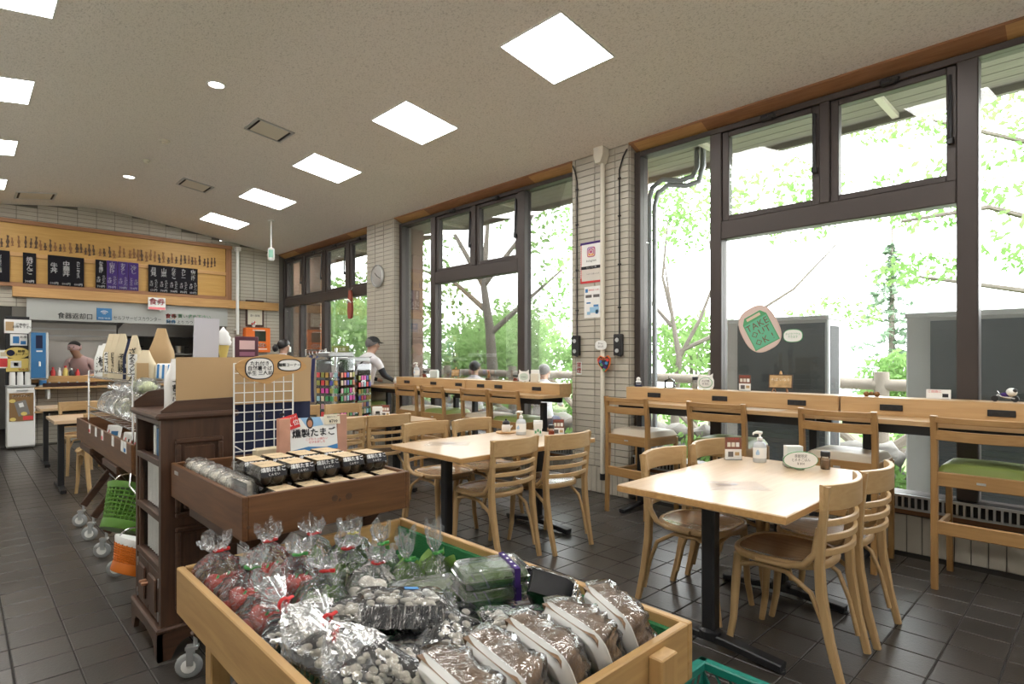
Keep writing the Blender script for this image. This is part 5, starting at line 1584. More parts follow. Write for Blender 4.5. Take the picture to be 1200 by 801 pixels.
for k in range(2):
    t = thing('blue_pack', 'small pack with dark blue stripes by the kraft bag, %s' % ['nearer', 'farther'][k], 'food pack', (.905, 3.87 + .12 * k, RZ), rot=(R(-10), 0, R(-30)), group='striped packs')
    obj('body', B().box((0, 0, .055), (.10, .04, .10), .012), M['white'], t)
    for q in range(3): obj('stripe', B().box((-.03 + .03 * q, -.021, .055), (.012, .002, .085)), M['inkb'], t)

def basket(label, loc, rot, m, r0, r1, h, rimm=None, inner=None):
    t = thing('shopping_basket', label, 'basket', loc, rot=rot, group='plastic baskets under the snack bin')
    b = B()
    n = 30
    obj('bottom', B().lathe([(r0 * .1, 0), (r0, 0), (r0 + .004, .006), (r0 + .008, .05)], n), M[m] if isinstance(m, str) else m, t, smooth=50)
    body = obj('rim', B().lathe([(r1 - .004, h - .035), (r1, h - .035), (r1 + .012, h - .008), (r1 + .012, h), (r1 - .004, h)], n), rimm or (M[m] if isinstance(m, str) else m), t, smooth=40)
    ribs = B()
    for k in range(n):
        a = 2 * PI * k / n
        ribs.tube([(r0 * math.cos(a), r0 * math.sin(a), .045), (r1 * math.cos(a), r1 * math.sin(a), h - .03)], .0042 + .0, 4)
    for q in range(1, 8):
        f = q / 8; rr_ = r0 + (r1 - r0) * f
        ribs.tube([(rr_ * math.cos(2 * PI * k / n), rr_ * math.sin(2 * PI * k / n), .045 + (h - .075) * f) for k in range(n)], .0055, 4, closed=True)
    obj('lattice', ribs, M[m] if isinstance(m, str) else m, t, kind='stuff')
    if inner: obj('cloth', B().ball((0, 0, h * .55), r0 * .85, 14, 9, (1, 1, .8), .25, 3), inner, t, smooth=60)
    obj('handle', B().tube([(r1 * math.cos(a), 0, h + r1 * .55 * math.sin(a)) for a in [PI * k / 12 for k in range(13)]], .004, 6), M['chrome'], t, smooth=60)
    return t
basket('green plastic basket tilted under the snack bin', (.665, 3.93, .315), (R(-8), R(28), R(20)), 'green_p', .095, .135, .25)
M['obask'] = mat('orange_basket', (.62, .16, .015), .4)
bo = basket('orange plastic basket with white rim beside the cabinet', (.655, 3.60, .165), (R(0), R(24), R(10)), 'obask', .09, .125, .17, M['white'])
_mi = Euler((0, R(24), R(10))).to_matrix().inverted()
obj('hook', B().tube([(.0, .0, .235)] + [tuple(_mi @ (V(p) - V((.655, 3.60, .165)))) for p in ((.75, 3.66, .48), (.68, 3.735, .60), (.688, 3.752, .665))], .004, 6), M['chrome'], bo)
# ================================================================== BACK WALL: MENU BOARD AND KITCHEN
t = thing('menu_board', 'long yellow wooden menu board on the back wall', 'menu board', (0, YB - .012, 0))
bx0, bx1 = -.35, 3.58
obj('panel', B().b2((bx0, -.05, 2.34), (bx1, .0, 3.27)), M['board_yel'], t)
obj('top_rail', B().b2((bx0, -.085, 3.255), (bx1 + .01, .0, 3.315), .004), M['tim_x'], t)
obj('mid_rail', B().b2((bx0, -.075, 2.775), (bx1 - .10, -.05, 2.835), .004), M['lat_x'], t)
obj('bottom_rail', B().b2((bx0, -.085, 2.335), (bx1 - .10, -.05, 2.40), .004), M['tim_x'], t)
obj('end_post', B().b2((bx1 - .10, -.08, 2.335), (bx1, -.0, 3.255), .004), M['tim_z'], t)
o = tag(obj('header_beam', B().b2((.575, YB - .115, 2.19), (4.42, YB - .012, 2.335), .005), M['lat_x']), 'long pale wooden beam under the menu board', 'beam')
# row of small hanging wooden tallies along the top of the board
rr = random.Random(4)
M['tally'] = mat('dark_tally', (.085, .045, .022), .7); M['tally2'] = mat('brown_tally', (.23, .11, .04), .7)
ts = thing('tally_row', 'row of small dark figures hung along the menu board', 'ornament', (0, YB - .066, 2.86))
x = .46; k = 0
while x < 3.33:
    h = rr.uniform(.11, .19); w = rr.uniform(.032, .048); s_ = rr.uniform(-.2, .2)
    z0 = rr.uniform(.02, .06)
    P = [(-w * .5, z0), (-w * .15, z0 + h * .25), (-w * .5, z0 + h * .45), (-w * .2, z0 + h * .75), (-w * .35, z0 + h), (w * .3, z0 + h * .96), (w * .15, z0 + h * .7), (w * .5, z0 + h * .5), (w * .2, z0 + h * .22), (w * .5, z0 + .01)]
    obj('figure', B().prism([(p[0] + p[1] * s_ * .3, p[1]) for p in P], -.012, -.004, 1), M['tally'] if rr.random() < .7 else M['tally2'], ts, (x, 0, 0))
    x += rr.uniform(.052, .075); k += 1
# menu placards
def placard(x0, x1, cols, m, label, prices=True):
    w = (x1 - x0); n = len(cols)
    t = thing('menu_placard', label, 'menu sign', ((x0 + x1) / 2, YB - .10, 2.39), 0, 'menu placards')
    obj('board', B().box((0, 0, .225), (w, .012, .45), .002), M[m], t)
    for i, (big, small, price) in enumerate(cols):
        cx_ = -w / 2 + w * (i + .5) / n
        L_ = len(big)
        sz = min(.088, .30 / max(L_, 3))
        if small:
            vtext(big, min(.085, .22 / L_), M['inkw'], t, (cx_ - (.0 if small is None else .0), -.008, .33), name='lettering', lsp=.80, bold=.0022)
            vtext(small[0], .055, M['inkw'], t, (cx_ - .03, -.008, .135), name='lettering', lsp=.8, bold=.0014)
            vtext(small[1], .055, M['inkw'], t, (cx_ + .035, -.008, .135), name='lettering', lsp=.8, bold=.0014)
        else:
            vtext(big, sz, M['inkw'], t, (cx_, -.008, .255), name='lettering', lsp=.84, bold=.0022)
        text(price, .042, M['inkw'], t, (cx_, -.008, .030), name='lettering', bold=.0018)
    return t
placard(.34, .545, [('ソフトクリーム各種', None, '')], 'menu', 'black menu placard with one column at the left edge of the photo')
placard(.69, .840, [('焼だんご', None, '300円')], 'menu', 'small black menu placard, second from the left')
placard(.975, 1.415, [('牛丼', None, '800円'), ('中華丼', None, '800円'), ('カレーライス', None, '800円')], 'menu', 'black menu placard with three columns')
sb = ('そば', 'うどん')
placard(1.56, 1.70, [('かき揚げ', sb, '700円')], 'menu', 'black single-column placard left of the purple ones')
placard(1.705, 1.845, [('山かけ', sb, '750円')], 'purple', 'purple menu placard, leftmost of three')
placard(1.850, 1.990, [('おろし', sb, '700円')], 'purple', 'purple menu placard, middle of three')
placard(1.995, 2.135, [('冷し', ('とろろ', 'そば'), '750円')], 'purple', 'purple menu placard, rightmost of three')
placard(2.275, 3.015, [('月見', sb, '650円'), ('山菜', sb, '700円'), ('なめこ', sb, '700円'), ('カレー', sb, '750円'), ('山かけ', sb, '850円')], 'menu', 'wide black menu placard with five columns')
# grey header panel over the kitchen hatch
t = thing('hatch_sign', 'grey panel above the kitchen hatch with black lettering', 'sign', (0, YB - .03, 0))
obj('panel', B().b2((.735, -.02, 1.865), (3.52, .0, 2.188)), mat('grey_panel', (.42, .43, .41), .5, .2), t)
text('食器返却口', .098, M['ink'], t, (1.315, -.024, 1.935), name='lettering', bold=.001, sx=.9)
text('セルフサービスカウンター', .075, M['ink'], t, (2.135, -.024, 1.935), name='lettering', sx=.75)
text('食券', .085, M['inkr'], t, (2.615, -.024, 2.00), name='lettering', bold=.002); text('お買い求め下さい。', .075, M['inkg'], t, (2.98, -.024, 2.01), name='lettering', bold=.001)
text('発券', .075, M['inkb'], t, (2.615, -.024, 1.905), name='lettering', bold=.002); text('よりカウンターへ', .065, M['ink'], t, (2.96, -.024, 1.905), name='lettering')
wf = obj('wifi_sign', B().box((1.68, -.026, 1.99), (.20, .008, .19), .002), M['blue_p'], t)
for q, r_ in enumerate((.022, .045, .068)):
    obj('wave', B().tube([(1.68 + r_ * math.cos(a), -.031, 1.975 + r_ * math.sin(a)) for a in [R(45 + 90 * k / 8) for k in range(9)]], .0042, 4), M['white'], wf)
text('FREE Wi-Fi', .033, M['inkw'], wf, (1.68, -.031, 1.925), name='lettering', bold=.001)
t = thing('ticket_sign', 'white card with pink lettering hung below the menu board', 'sign', (2.385, YB - .16, 2.165))
obj('card', B().prism([(-.125, .13), (.125, .13), (.125, -.07), (.07, -.07), (.05, -.10), (.03, -.07), (-.125, -.07)], 0, .006, 1), M['paper'], t)
obj('pink_arrow', B().prism([(-.12, -.068), (-.12, -.028), (.12, -.028), (.12, -.068)], -.002, -.0005, 1), M['inkp'], t)
text('食券', .115, M['inkp'], t, (0, -.003, .055), name='lettering', bold=.003)
obj('hook', B().tube([(0, .003, .128), (0, .02, .17)], .003, 5), M['chrome'], t)
# conduit, frame, AED
t = thing('wall_conduit', 'white cable conduit running down the back wall', 'conduit', (3.665, YB - .13, 0))
obj('pipe', B().cyl((0, 0, 1.72), (0, 0, 3.25), .026, n=10), M['white'], t, smooth=40)
obj('elbow_box', B().box((.01, .02, 3.27), (.09, .10, .08), .012), M['white'], t)
obj('bracket', B().b2((-.035, .02, 1.80), (.035, .12, 1.83)), M['white'], t)
t = thing('certificate_frame', 'framed certificate with red seal on the back wall', 'picture frame', (4.00, YB - .03, 1.88))
obj('frame', B().b2((-.165, -.025, 0), (.165, .0, .49), .006), mat('dark_frame', (.05, .02, .015), .35), t)
obj('sheet', B().b2((-.13, -.028, .035), (.13, -.0255, .455)), mat('cream_sheet', (.66, .62, .50), .8), t)
text('感謝状', .06, M['ink'], t, (0, -.030, .36), name='lettering'); text('道の駅殿', .045, M['ink'], t, (0, -.030, .20), name='lettering')
t = thing('flower_ornament', 'tiny red and white flower ornament on the orange box', 'ornament', (3.95, YB - .13, 1.863))
obj('pot', B().lathe([(.02, 0), (.03, .04)], 12), M['white'], t, smooth=40)
for k in range(6): obj('flower', B().ball((.03 * math.cos(k), .02 * math.sin(k * 2), .06 + .018 * (k % 3)), .018, 8, 6), M['red'] if k % 2 else M['white'], t, smooth=60)
t = thing('aed_box', 'orange AED cabinet on the back wall', 'AED box', (4.02, YB - .155, 1.40))
obj('body', B().b2((-.225, -.005, 0), (.225, .14, .455), .012), M['orange'], t)
obj('window', B().b2((-.06, -.009, .205), (.14, -.004, .395), .002), mat('smoked_window', (.03, .035, .02), .15), t)
text('AED', .10, M['inkw'], t, (.055, -.010, .13), name='lettering', bold=.002)
obj('heart', oval(0, 0, .045, .045, 'x', None, M['white'], 0).data, None, t, (-.12, -.012, .11)) if False else None
obj('white_disc', B().prism([(-.115 + .048 * math.cos(2 * PI * k / 20), .115 + .048 * math.sin(2 * PI * k / 20)) for k in range(20)], -.009, -.006, 1), M['white'], t)
obj('heart', B().prism([(-.115, .088), (-.085, .118), (-.088, .135), (-.102, .138), (-.115, .126), (-.128, .138), (-.142, .135), (-.145, .118)], -.012, -.0095, 1), M['red'], t)
obj('white_line', B().b2((-.10, -.009, .40), (.12, -.006, .415)), M['white'], t); obj('white_line', B().b2((-.04, -.009, .055), (.16, -.006, .07)), M['white'], t)
obj('alarm', B().box((-.15, -.008, .25), (.03, .012, .06), .003), M['white'], t)

# ---- kitchen
M['klamp'] = mat('kitchen_lamp', (.9, .9, .9), .5, emit=(1, .97, .9), estr=16)  # added fill light that brightens the kitchen behind the hatch
for k, x in enumerate((.9, 2.6)):
    t = thing('kitchen_light', ['strip lamp on the kitchen ceiling, left', 'strip lamp on the kitchen ceiling, right'][k], 'lamp', (x, 11.75, 2.55), 0, 'kitchen lamps')
    obj('housing', B().b2((-.6, -.08, -.05), (.6, .08, 0)), M['white'], t); obj('tube', B().cyl((-.58, 0, -.07), (.58, 0, -.07), .02, n=10), M['klamp'], t)
t = thing('kitchen_refrigerator', 'tall stainless kitchen refrigerator behind the hatch', 'refrigerator', (1.55, 13.1, 0))
obj('body', B().b2((-.62, 0, .1), (.62, .75, 1.92), .008), M['steel'], t)
for k in (-1, 1):
    d = obj('door', B().b2((k * .305 - .295, -.03, .75), (k * .305 + .295, -.002, 1.60), .006), M['steel'], t)
    obj('handle', B().b2((k * .03 - .012, -.06, .95), (k * .03 + .012, -.03, 1.2), .004), M['alu'], d)
    d = obj('door', B().b2((k * .305 - .295, -.03, .12), (k * .305 + .295, -.002, .74), .006), M['steel'], t)
obj('vent_panel', B().b2((-.62, -.035, 1.62), (.62, -.002, 1.92), .006), M['steel'], t)
for k in range(2): obj('trim_bar', B().b2((-.62, -.045, 1.68 + .12 * k), (.62, -.03, 1.71 + .12 * k), .004), M['alu'], t)
t = thing('kitchen_hood', 'stainless extractor hood above the kitchen stoves', 'hood', (3.0, 13.1, 1.72))
obj('canopy', B().prism([(-.8, 0), (.8, 0), (.8, .12), (.5, .5), (-.5, .5), (-.8, .12)], 0, .8, 1), M['steel'], t)
t = thing('kitchen_shelf', 'stainless wall shelf unit in the kitchen', 'shelf', (2.9, 12.2, 0))
for z in (.85, 1.35): obj('board', B().b2((-.7, 0, z), (.7, .5, z + .03), .004), M['steel'], t)
for sx in (-1, 1):
    for sy in (.03, .47): obj('post', B().cyl((sx * .67, sy, 0), (sx * .67, sy, 1.6), .016, n=8), M['steel'], t)
for k in range(7):
    t = thing('pot', 'steel pot on the kitchen shelf, %s' % ['first', 'second', 'third', 'fourth', 'fifth', 'sixth', 'seventh'][k], 'pot', (2.32 + .19 * k, 12.42, .881 if k % 2 else 1.381), 0, 'pots on the kitchen shelf')
    obj('body', B().lathe([(.06, 0), (.075, .01), (.078, .14), (.082, .145), (.074, .143), (.07, .02)], 16), M['steel'], t, smooth=40)
    obj('handle', B().tube([(.075, 0, .12), (.16, 0, .13)], .008, 6), M['black'], t)
# counters under the hatch
t = thing('hatch_counter', 'wooden serving counter along the kitchen hatch', 'counter', (0, YB, 0))
obj('ledge', B().b2((.74, -.16, .94), (3.40, .30, .985), .005), M['lat_x'], t)
obj('lip', B().b2((.74, -.175, .93), (3.40, -.16, 1.03), .004), M['lat_x'], t)
t = thing('wall_shelf', 'pale tray-return shelf below the hatch, upper one', 'shelf', (0, YB, 0))
obj('board', B().b2((.80, -.42, .845), (3.3, -.012, .872), .003), M['bar_top'], t)
for x in (.95, 2.0, 3.1): obj('bracket', B().b2((x, -.36, .70), (x + .03, -.012, .845)), M['white'], t)
t = thing('wall_shelf', 'pale tray-return shelf below the hatch, lower one', 'shelf', (0, YB, 0))
obj('board', B().b2((.80, -.38, .50), (3.3, -.012, .527), .003), M['bar_top'], t)
for x in (.95, 2.0, 3.1): obj('bracket', B().b2((x, -.32, .36), (x + .03, -.012, .50)), M['white'], t)
t = thing('cutlery_box', 'dark lacquer box with cutlery on the upper shelf', 'box', (1.22, YB - .22, .873))
obj('tray', B().b2((-.32, -.12, 0), (.32, .12, .055), .004), mat('lacquer', (.03, .012, .01), .25), t)
for k in range(5): obj('spoon', B().tube([(-.24 + .11 * k, -.06, .06), (-.22 + .11 * k, .05, .065)], [.014, .004], 8), M['chrome'], t, smooth=60)
BOT = [('red', .17, .030), ('blue_p', .16, .028), ('yellow', .19, .032), ('black', .15, .03), ('red', .14, .028)]
for k, (m_, h, r_) in enumerate(BOT):
    t = thing('condiment_bottle', ['condiment bottle on the hatch counter, leftmost', 'clear condiment bottle on the hatch counter, second from left', 'amber condiment bottle on the hatch counter, middle', 'dark condiment bottle on the hatch counter, fourth', 'red-capped condiment bottle on the hatch counter, rightmost'][k], 'bottle', (1.04 + .075 * k, YB - .06, .986), 0, 'bottles on the hatch counter')
    obj('body', B().lathe([(r_ * .9, 0), (r_, .006), (r_, h * .65), (r_ * .45, h * .82), (r_ * .42, h * .86)], 14), M[m_] if k not in (1,) else M['white'], t, smooth=40)
    obj('cap', B().lathe([(r_ * .5, h * .86), (r_ * .5, h), (r_ * .3, h + .004)], 12), M['white'] if k % 2 else M['red'], t, smooth=40)
t = thing('soap_bottle', 'white pump bottle with blue label on the upper shelf', 'bottle', (.905, YB - .25, .873))
obj('body', B().lathe([(.04, 0), (.044, .005), (.044, .12), (.02, .15), (.016, .16)], 16), M['white'], t, smooth=40)
obj('label', B().lathe([(.0445, .03), (.0445, .10)], 16), M['inkb'], t, smooth=40)
obj('pump', B().tube([(0, 0, .155), (0, 0, .195), (-.03, 0, .20), (-.045, 0, .19)], .008, 8), M['white'], t, smooth=60)
t = thing('water_dispenser', 'blue water dispenser on the counter behind the cups', 'water dispenser', (.86, YB - .20, .986))
obj('body', B().b2((-.105, -.12, 0), (.105, .18, .69), .012), M['alu'], t)
obj('front', B().b2((-.095, -.13, .02), (.075, -.118, .68), .004), M['blue_p'], t)
obj('display', B().b2((-.04, -.134, .45), (.035, -.129, .64)), M['navy'], t); obj('notice', B().b2((-.035, -.134, .40), (.035, -.129, .42)), M['paper'], t)
obj('tap', B().tube([(0, -.13, .25), (0, -.17, .25), (0, -.175, .19)], .012, 8), M['white'], t, smooth=60)
# small white refrigerator, cups, posters
t = thing('small_refrigerator', 'small white refrigerator with a poster at the left edge', 'refrigerator', (.655, YB - .34, 0))
obj('body', B().b2((-.155, 0, .02), (.155, .32, .885), .008), M['white'], t)
dr = obj('door', B().b2((-.155, -.04, .04), (.155, -.004, .87), .01), M['white'], t)
obj('handle', B().b2((-.05, -.055, .83), (.08, -.04, .85), .003), M['alu'], dr)
obj('worktop', B().b2((-.16, -.045, .885), (.16, .32, .905), .004), M['alu'], t)
po = obj('poster', B().b2((-.13, -.0435, .40), (.135, -.0405, .80)), mat('poster_brown', (.23, .13, .05), .6), dr)
obj('phone_print', B().box((.01, -.045, .585), (.13, .001, .21), rot=(0, R(-14), 0)), mat('grey_print', (.20, .19, .18), .6), po)
obj('qr_blank', B().box((.0, -.0465, .63), (.05, .001, .06), rot=(0, R(-14), 0)), M['paper'], po)
text('スタンプブック', .032, M['inkw'], po, (0, -.0445, .755), name='lettering', bold=.001, sx=.9)
for x, z in ((-.095, .69), (.03, .505), (-.09, .43)): obj('yellow_blob', B().prism([(x + .035 * math.cos(2 * PI * k / 14), z + .026 * math.sin(2 * PI * k / 14)) for k in range(14)], -.0462, -.045, 1), M['yellow'], po)
obj('red_strip', B().b2((.02, -.0455, .415), (.13, -.0445, .47)), M['inkr'], po)
for k in range(3):
    t = thing('cup_stack', 'stack of white paper cups on the small refrigerator, %s' % ['left', 'middle', 'right'][k], 'cups', (.565 + .085 * k, YB - .28, .906), 0, 'stacks of paper cups')
    for q in range(5): obj('cup', B().lathe([(.036, .028 * q), (.030, .028 * q + .075), (.027, .028 * q + .077)], 16), M['white'], t, smooth=40)
    obj('cup_rim', B().lathe([(.036, .0), (.039, .002), (.039, .006), (.036, .008)], 16), M['white'], t, smooth=40)
def board_sign(name, label, x, z, w, h, m, parts):
    t = thing(name, label, 'sign', (x, YB - .10, z), 0, 'notices beside the water dispenser')
    obj('card', B().box((0, 0, 0), (w, .006, h), .001), M[m], t)
    for (kind, a, b_, c, d) in parts:
        if kind == 'rect': obj('print', B().box((a, -.004, b_), (c[0], .002, c[1])), M[d], t)
        else: text(kind, c, M[d], t, (a, -.006, b_), name='lettering', bold=.0008)
    return t
board_sign('notice', 'cream notice with a drawing at the top of the left pillar', .635, 1.755, .30, .20, 'paper', [('rect', -.09, .0, (.09, .13), 'kraft'), ('ご自由に\nお持ち下さい', .05, .01, .038, 'ink')])
board_sign('notice', 'blue and white notice under the cream one', .645, 1.56, .19, .165, 'paper', [('rect', -.03, .0, (.07, .10), 'inkb'), ('rect', .05, -.04, (.06, .05), 'inkb'), ('お水', .05, .04, .04, 'ink')])
t = thing('notice', 'yellow oval notice on the left pillar', 'sign', (.625, YB - .10, 1.37), 0, 'notices beside the water dispenser')
oval(0, 0, .14, .082, 'card', t, M['yellow'], -.004)
oval(-.07, 0, .045, .045, 'print', t, M['navy'], -.006); text('給茶\nコーナー', .042, M['ink'], t, (.05, -.007, 0), name='lettering', bold=.001)
board_sign('notice', 'yellow square notice with picture, lowest on the left pillar', .635, 1.195, .26, .19, 'yellow', [('rect', -.02, .01, (.12, .10), 'paper'), ('rect', -.02, .01, (.05, .05), 'navy'), ('セルフ', .06, -.07, .04, 'inkr')])
board_sign('notice', 'red and white notice cut by the left edge of the photo', .475, 1.28, .10, .26, 'paper', [('rect', 0, -.05, (.09, .12), 'inkr'), ('rect', 0, .07, (.06, .06), 'kraft2')])
tag(obj('dark_shelf_post', B().b2((.50, YB - .09, .0), (.765, YB - .012, 1.90)), M['blackm']), 'dark narrow board behind the notices at the left edge', 'board')
# ================================================================== BACK RIGHT: CLOTHES AND KEYRING RACKS
t = thing('clothes_rack', 'clothes rail with beige and blue garments near the far window', 'clothes rack', (3.55, 7.60, 0))
for s_ in (-1, 1): obj('upright', B().cyl((0, s_ * .3, 0), (0, s_ * .3, 1.42), .012, n=8), M['chrome'], t)
obj('rail', B().cyl((0, -.32, 1.40), (0, .32, 1.40), .012, n=8), M['chrome'], t)
obj('foot', B().b2((-.2, -.32, 0), (.2, -.28, .03)).b2((-.2, .28, 0), (.2, .32, .03)), M['black'], t)
for k, (y, m_) in enumerate(((-.22, 'beigecl'), (-.12, 'bluecl'), (-.02, 'beigecl'), (.10, 'bluecl'), (.2, 'beigecl'))):
    if m_ not in M: M[m_] = mat(m_, (.52, .44, .34) if m_ == 'beigecl' else (.07, .08, .22), .9)
    g_ = thing('garment', ['beige garment at the near end of the clothes rail', 'blue garment next to the near beige one', 'beige garment in the middle of the rail', 'blue garment near the far end of the rail', 'beige garment at the far end of the rail'][k], 'garment', (3.55, 7.60 + y, 1.385), rz=R(40), group='garments on the rail')
    obj('hanger', B().tube([(0, 0, .02), (0, 0, -.03), (-.17, 0, -.09), (.17, 0, -.09), (0, 0, -.03)], .004, 5), M['chrome'], g_)
    obj('cloth', B().surf(lambda u, v: ((u - .5) * (.36 + .06 * v), .02 * math.sin(u * 18 + v * 3) + .015, -.05 - .62 * v - .06 * abs(u - .5) * (1 - v) * 2), 24, 6), M[m_], g_, smooth=60)
def spinner(x, y, label, hz, cards):
    t = thing('keyring_rack', label, 'display rack', (x, y, 0), 0, 'keyring spinner racks')
    obj('pole', B().cyl((0, 0, 0), (0, 0, hz), .018, n=10), M['chrome'], t); obj('base', B().lathe([(.22, 0), (.22, .02), (.03, .05)], 20), M['white'], t, smooth=40)
    obj('header', B().b2((-.16, -.16, hz - .11), (.16, .16, hz - .05), .01), M['alu'], t)
    rr = random.Random(int(x * 100))
    for side_ in range(4):
        a = side_ * PI / 2 + .5
        ca, sa = math.cos(a), math.sin(a)
        gp = obj('grid', B().b2((-.16, .165, .45), (.16, .168, hz - .14)), M['clear'], t, rot=(0, 0, a))
        for i in range(5):
            for j in range(7):
                z = .52 + j * (hz - .75) / 7
                c = (rr.random() ** 1.5 * .7, rr.random() * .5, rr.random() * .5)
                key = 'keych%d' % rr.randrange(10)
                if key not in M: M[key] = mat(key, (rr.choice([.6, .3, .08, .65, .5]), rr.choice([.08, .3, .5, .2]), rr.choice([.08, .35, .55, .12])), .5)
                o = obj('keyring', B().b2((-.022, .172, -.035), (.022, .182, .025), .004), M[key], gp, ((i - 2) * .062, 0, z))
    return t
spinner(3.40, 6.72, 'tall spinner rack of colourful keyrings, left one', 1.42, 0)
spinner(3.78, 6.98, 'spinner rack of keyrings next to the man, right one', 1.36, 0)
t = thing('hanging_slipper', 'long red slipper-shaped ornament hanging in the far window', 'ornament', (4.50, 8.40, 1.95))
obj('sole', B().prism([(-.06, 0), (-.075, .10), (-.055, .30), (-.03, .42), (.03, .42), (.055, .30), (.075, .10), (.06, 0), (.03, -.03), (-.03, -.03)], -.015, .015, 0), mat('slipper_red', (.30, .07, .045), .7), t)
obj('strap', B().tube([(-.02, -.06, .22), (-.04, 0, .27), (-.02, .06, .22)], .012, 6), M['paper'], t); obj('string', B().cyl((0, 0, .41), (.04, 0, .47), .003, n=5), M['white'], t)
t = thing('green_sign', 'small green sign above the keyring rack', 'sign', (3.98, 7.72, 1.36), rz=R(-40))
obj('card', B().box((0, 0, .06), (.24, .006, .10), .002), mat('olive_card', (.22, .25, .07), .7), t); obj('stick', B().cyl((0, 0, -1.36), (0, 0, .02), .01, n=6), M['chrome'], t)
text('お土産', .05, M['inkw'], t, (0, -.005, .06), name='lettering')
# ================================================================== PEOPLE
def build_people(specs):
    made = []
    for sp in specs:
        J, E_ = sp['J'], sp['E']
        names = list(J); idx = {n: i for i, n in enumerate(names)}
        me = bpy.data.meshes.new('body')
        me.from_pydata([J[n][0] for n in names], [(idx[a], idx[b]) for a, b, m in E_], [])
        o = bpy.data.objects.new('body', me); COL.objects.link(o)
        sk = o.modifiers.new('skin', 'SKIN'); sk.use_smooth_shade = True
        for i, n in enumerate(names):
            r = J[n][1]; sv = me.skin_vertices[0].data[i]
            sv.radius = r if isinstance(r, tuple) else (r, r); sv.use_root = n == 'pelvis'
        ss = o.modifiers.new('subd', 'SUBSURF'); ss.levels = 2; ss.render_levels = 2
        made.append((sp, o))
    dg = bpy.context.evaluated_depsgraph_get()
    out = []
    for sp, o in made:
        nm = bpy.data.meshes.new_from_object(o.evaluated_get(dg))
        bpy.data.objects.remove(o)
        nm.materials.clear()
        ml = []
        for a, b, m in sp['E']:
            if m not in ml: ml.append(m)
        for m in ml: nm.materials.append(M[m])
        segs = [(V(sp['J'][a][0]), V(sp['J'][b][0]), ml.index(m), sp['J'][a][1], sp['J'][b][1]) for a, b, m in sp['E']]
        for p in nm.polygons:
            c = p.center; best = 1e9; bi = 0
            for A, B2, mi, ra, rb in segs:
                d = B2 - A; f = max(0, min(1, (c - A).dot(d) / max(d.length_squared, 1e-9)))
                ra_ = ra[0] if isinstance(ra, tuple) else ra; rb_ = rb[0] if isinstance(rb, tuple) else rb
                dist = (c - A - d * f).length / (ra_ * (1 - f) + rb_ * f)
                if dist < best: best = dist; bi = mi
            p.material_index = bi; p.use_smooth = True
        t = thing('person', sp['label'], 'person', sp['loc'], sp['rz'])
        obj('body', nm, None, t)
        out.append(t)
    return out
def hand(J, E_, s, wr, palm, d, side, m='skin'):
    """palm plus five bent fingers; d = pointing direction, side = towards the thumb"""
    J['palm' + s] = (palm, (.036, .018)); E_.append((wr, 'palm' + s, m))
    d = V(d).normalized(); sd = V(side).normalized(); dn = V((0, 0, -1))
    for k, L_ in enumerate((.075, .085, .08, .062)):
        r0 = V(palm) + d * .03 + sd * (.027 - .018 * k)
        a = r0 + d * L_ * .55; b = a + (d * .7 + dn * .6) * L_ * .5
        J['f%d%s' % (k, s)] = (tuple(a), .0095); J['g%d%s' % (k, s)] = (tuple(b), .008)
        E_ += [('palm' + s, 'f%d%s' % (k, s), m), ('f%d%s' % (k, s), 'g%d%s' % (k, s), m)]
    a = V(palm) + sd * .05 + d * .02; b = a + d * .035 + dn * .012
    J['t0' + s] = (tuple(a), .011); J['t1' + s] = (tuple(b), .009)
    E_ += [('palm' + s, 't0' + s, m), ('t0' + s, 't1' + s, m)]
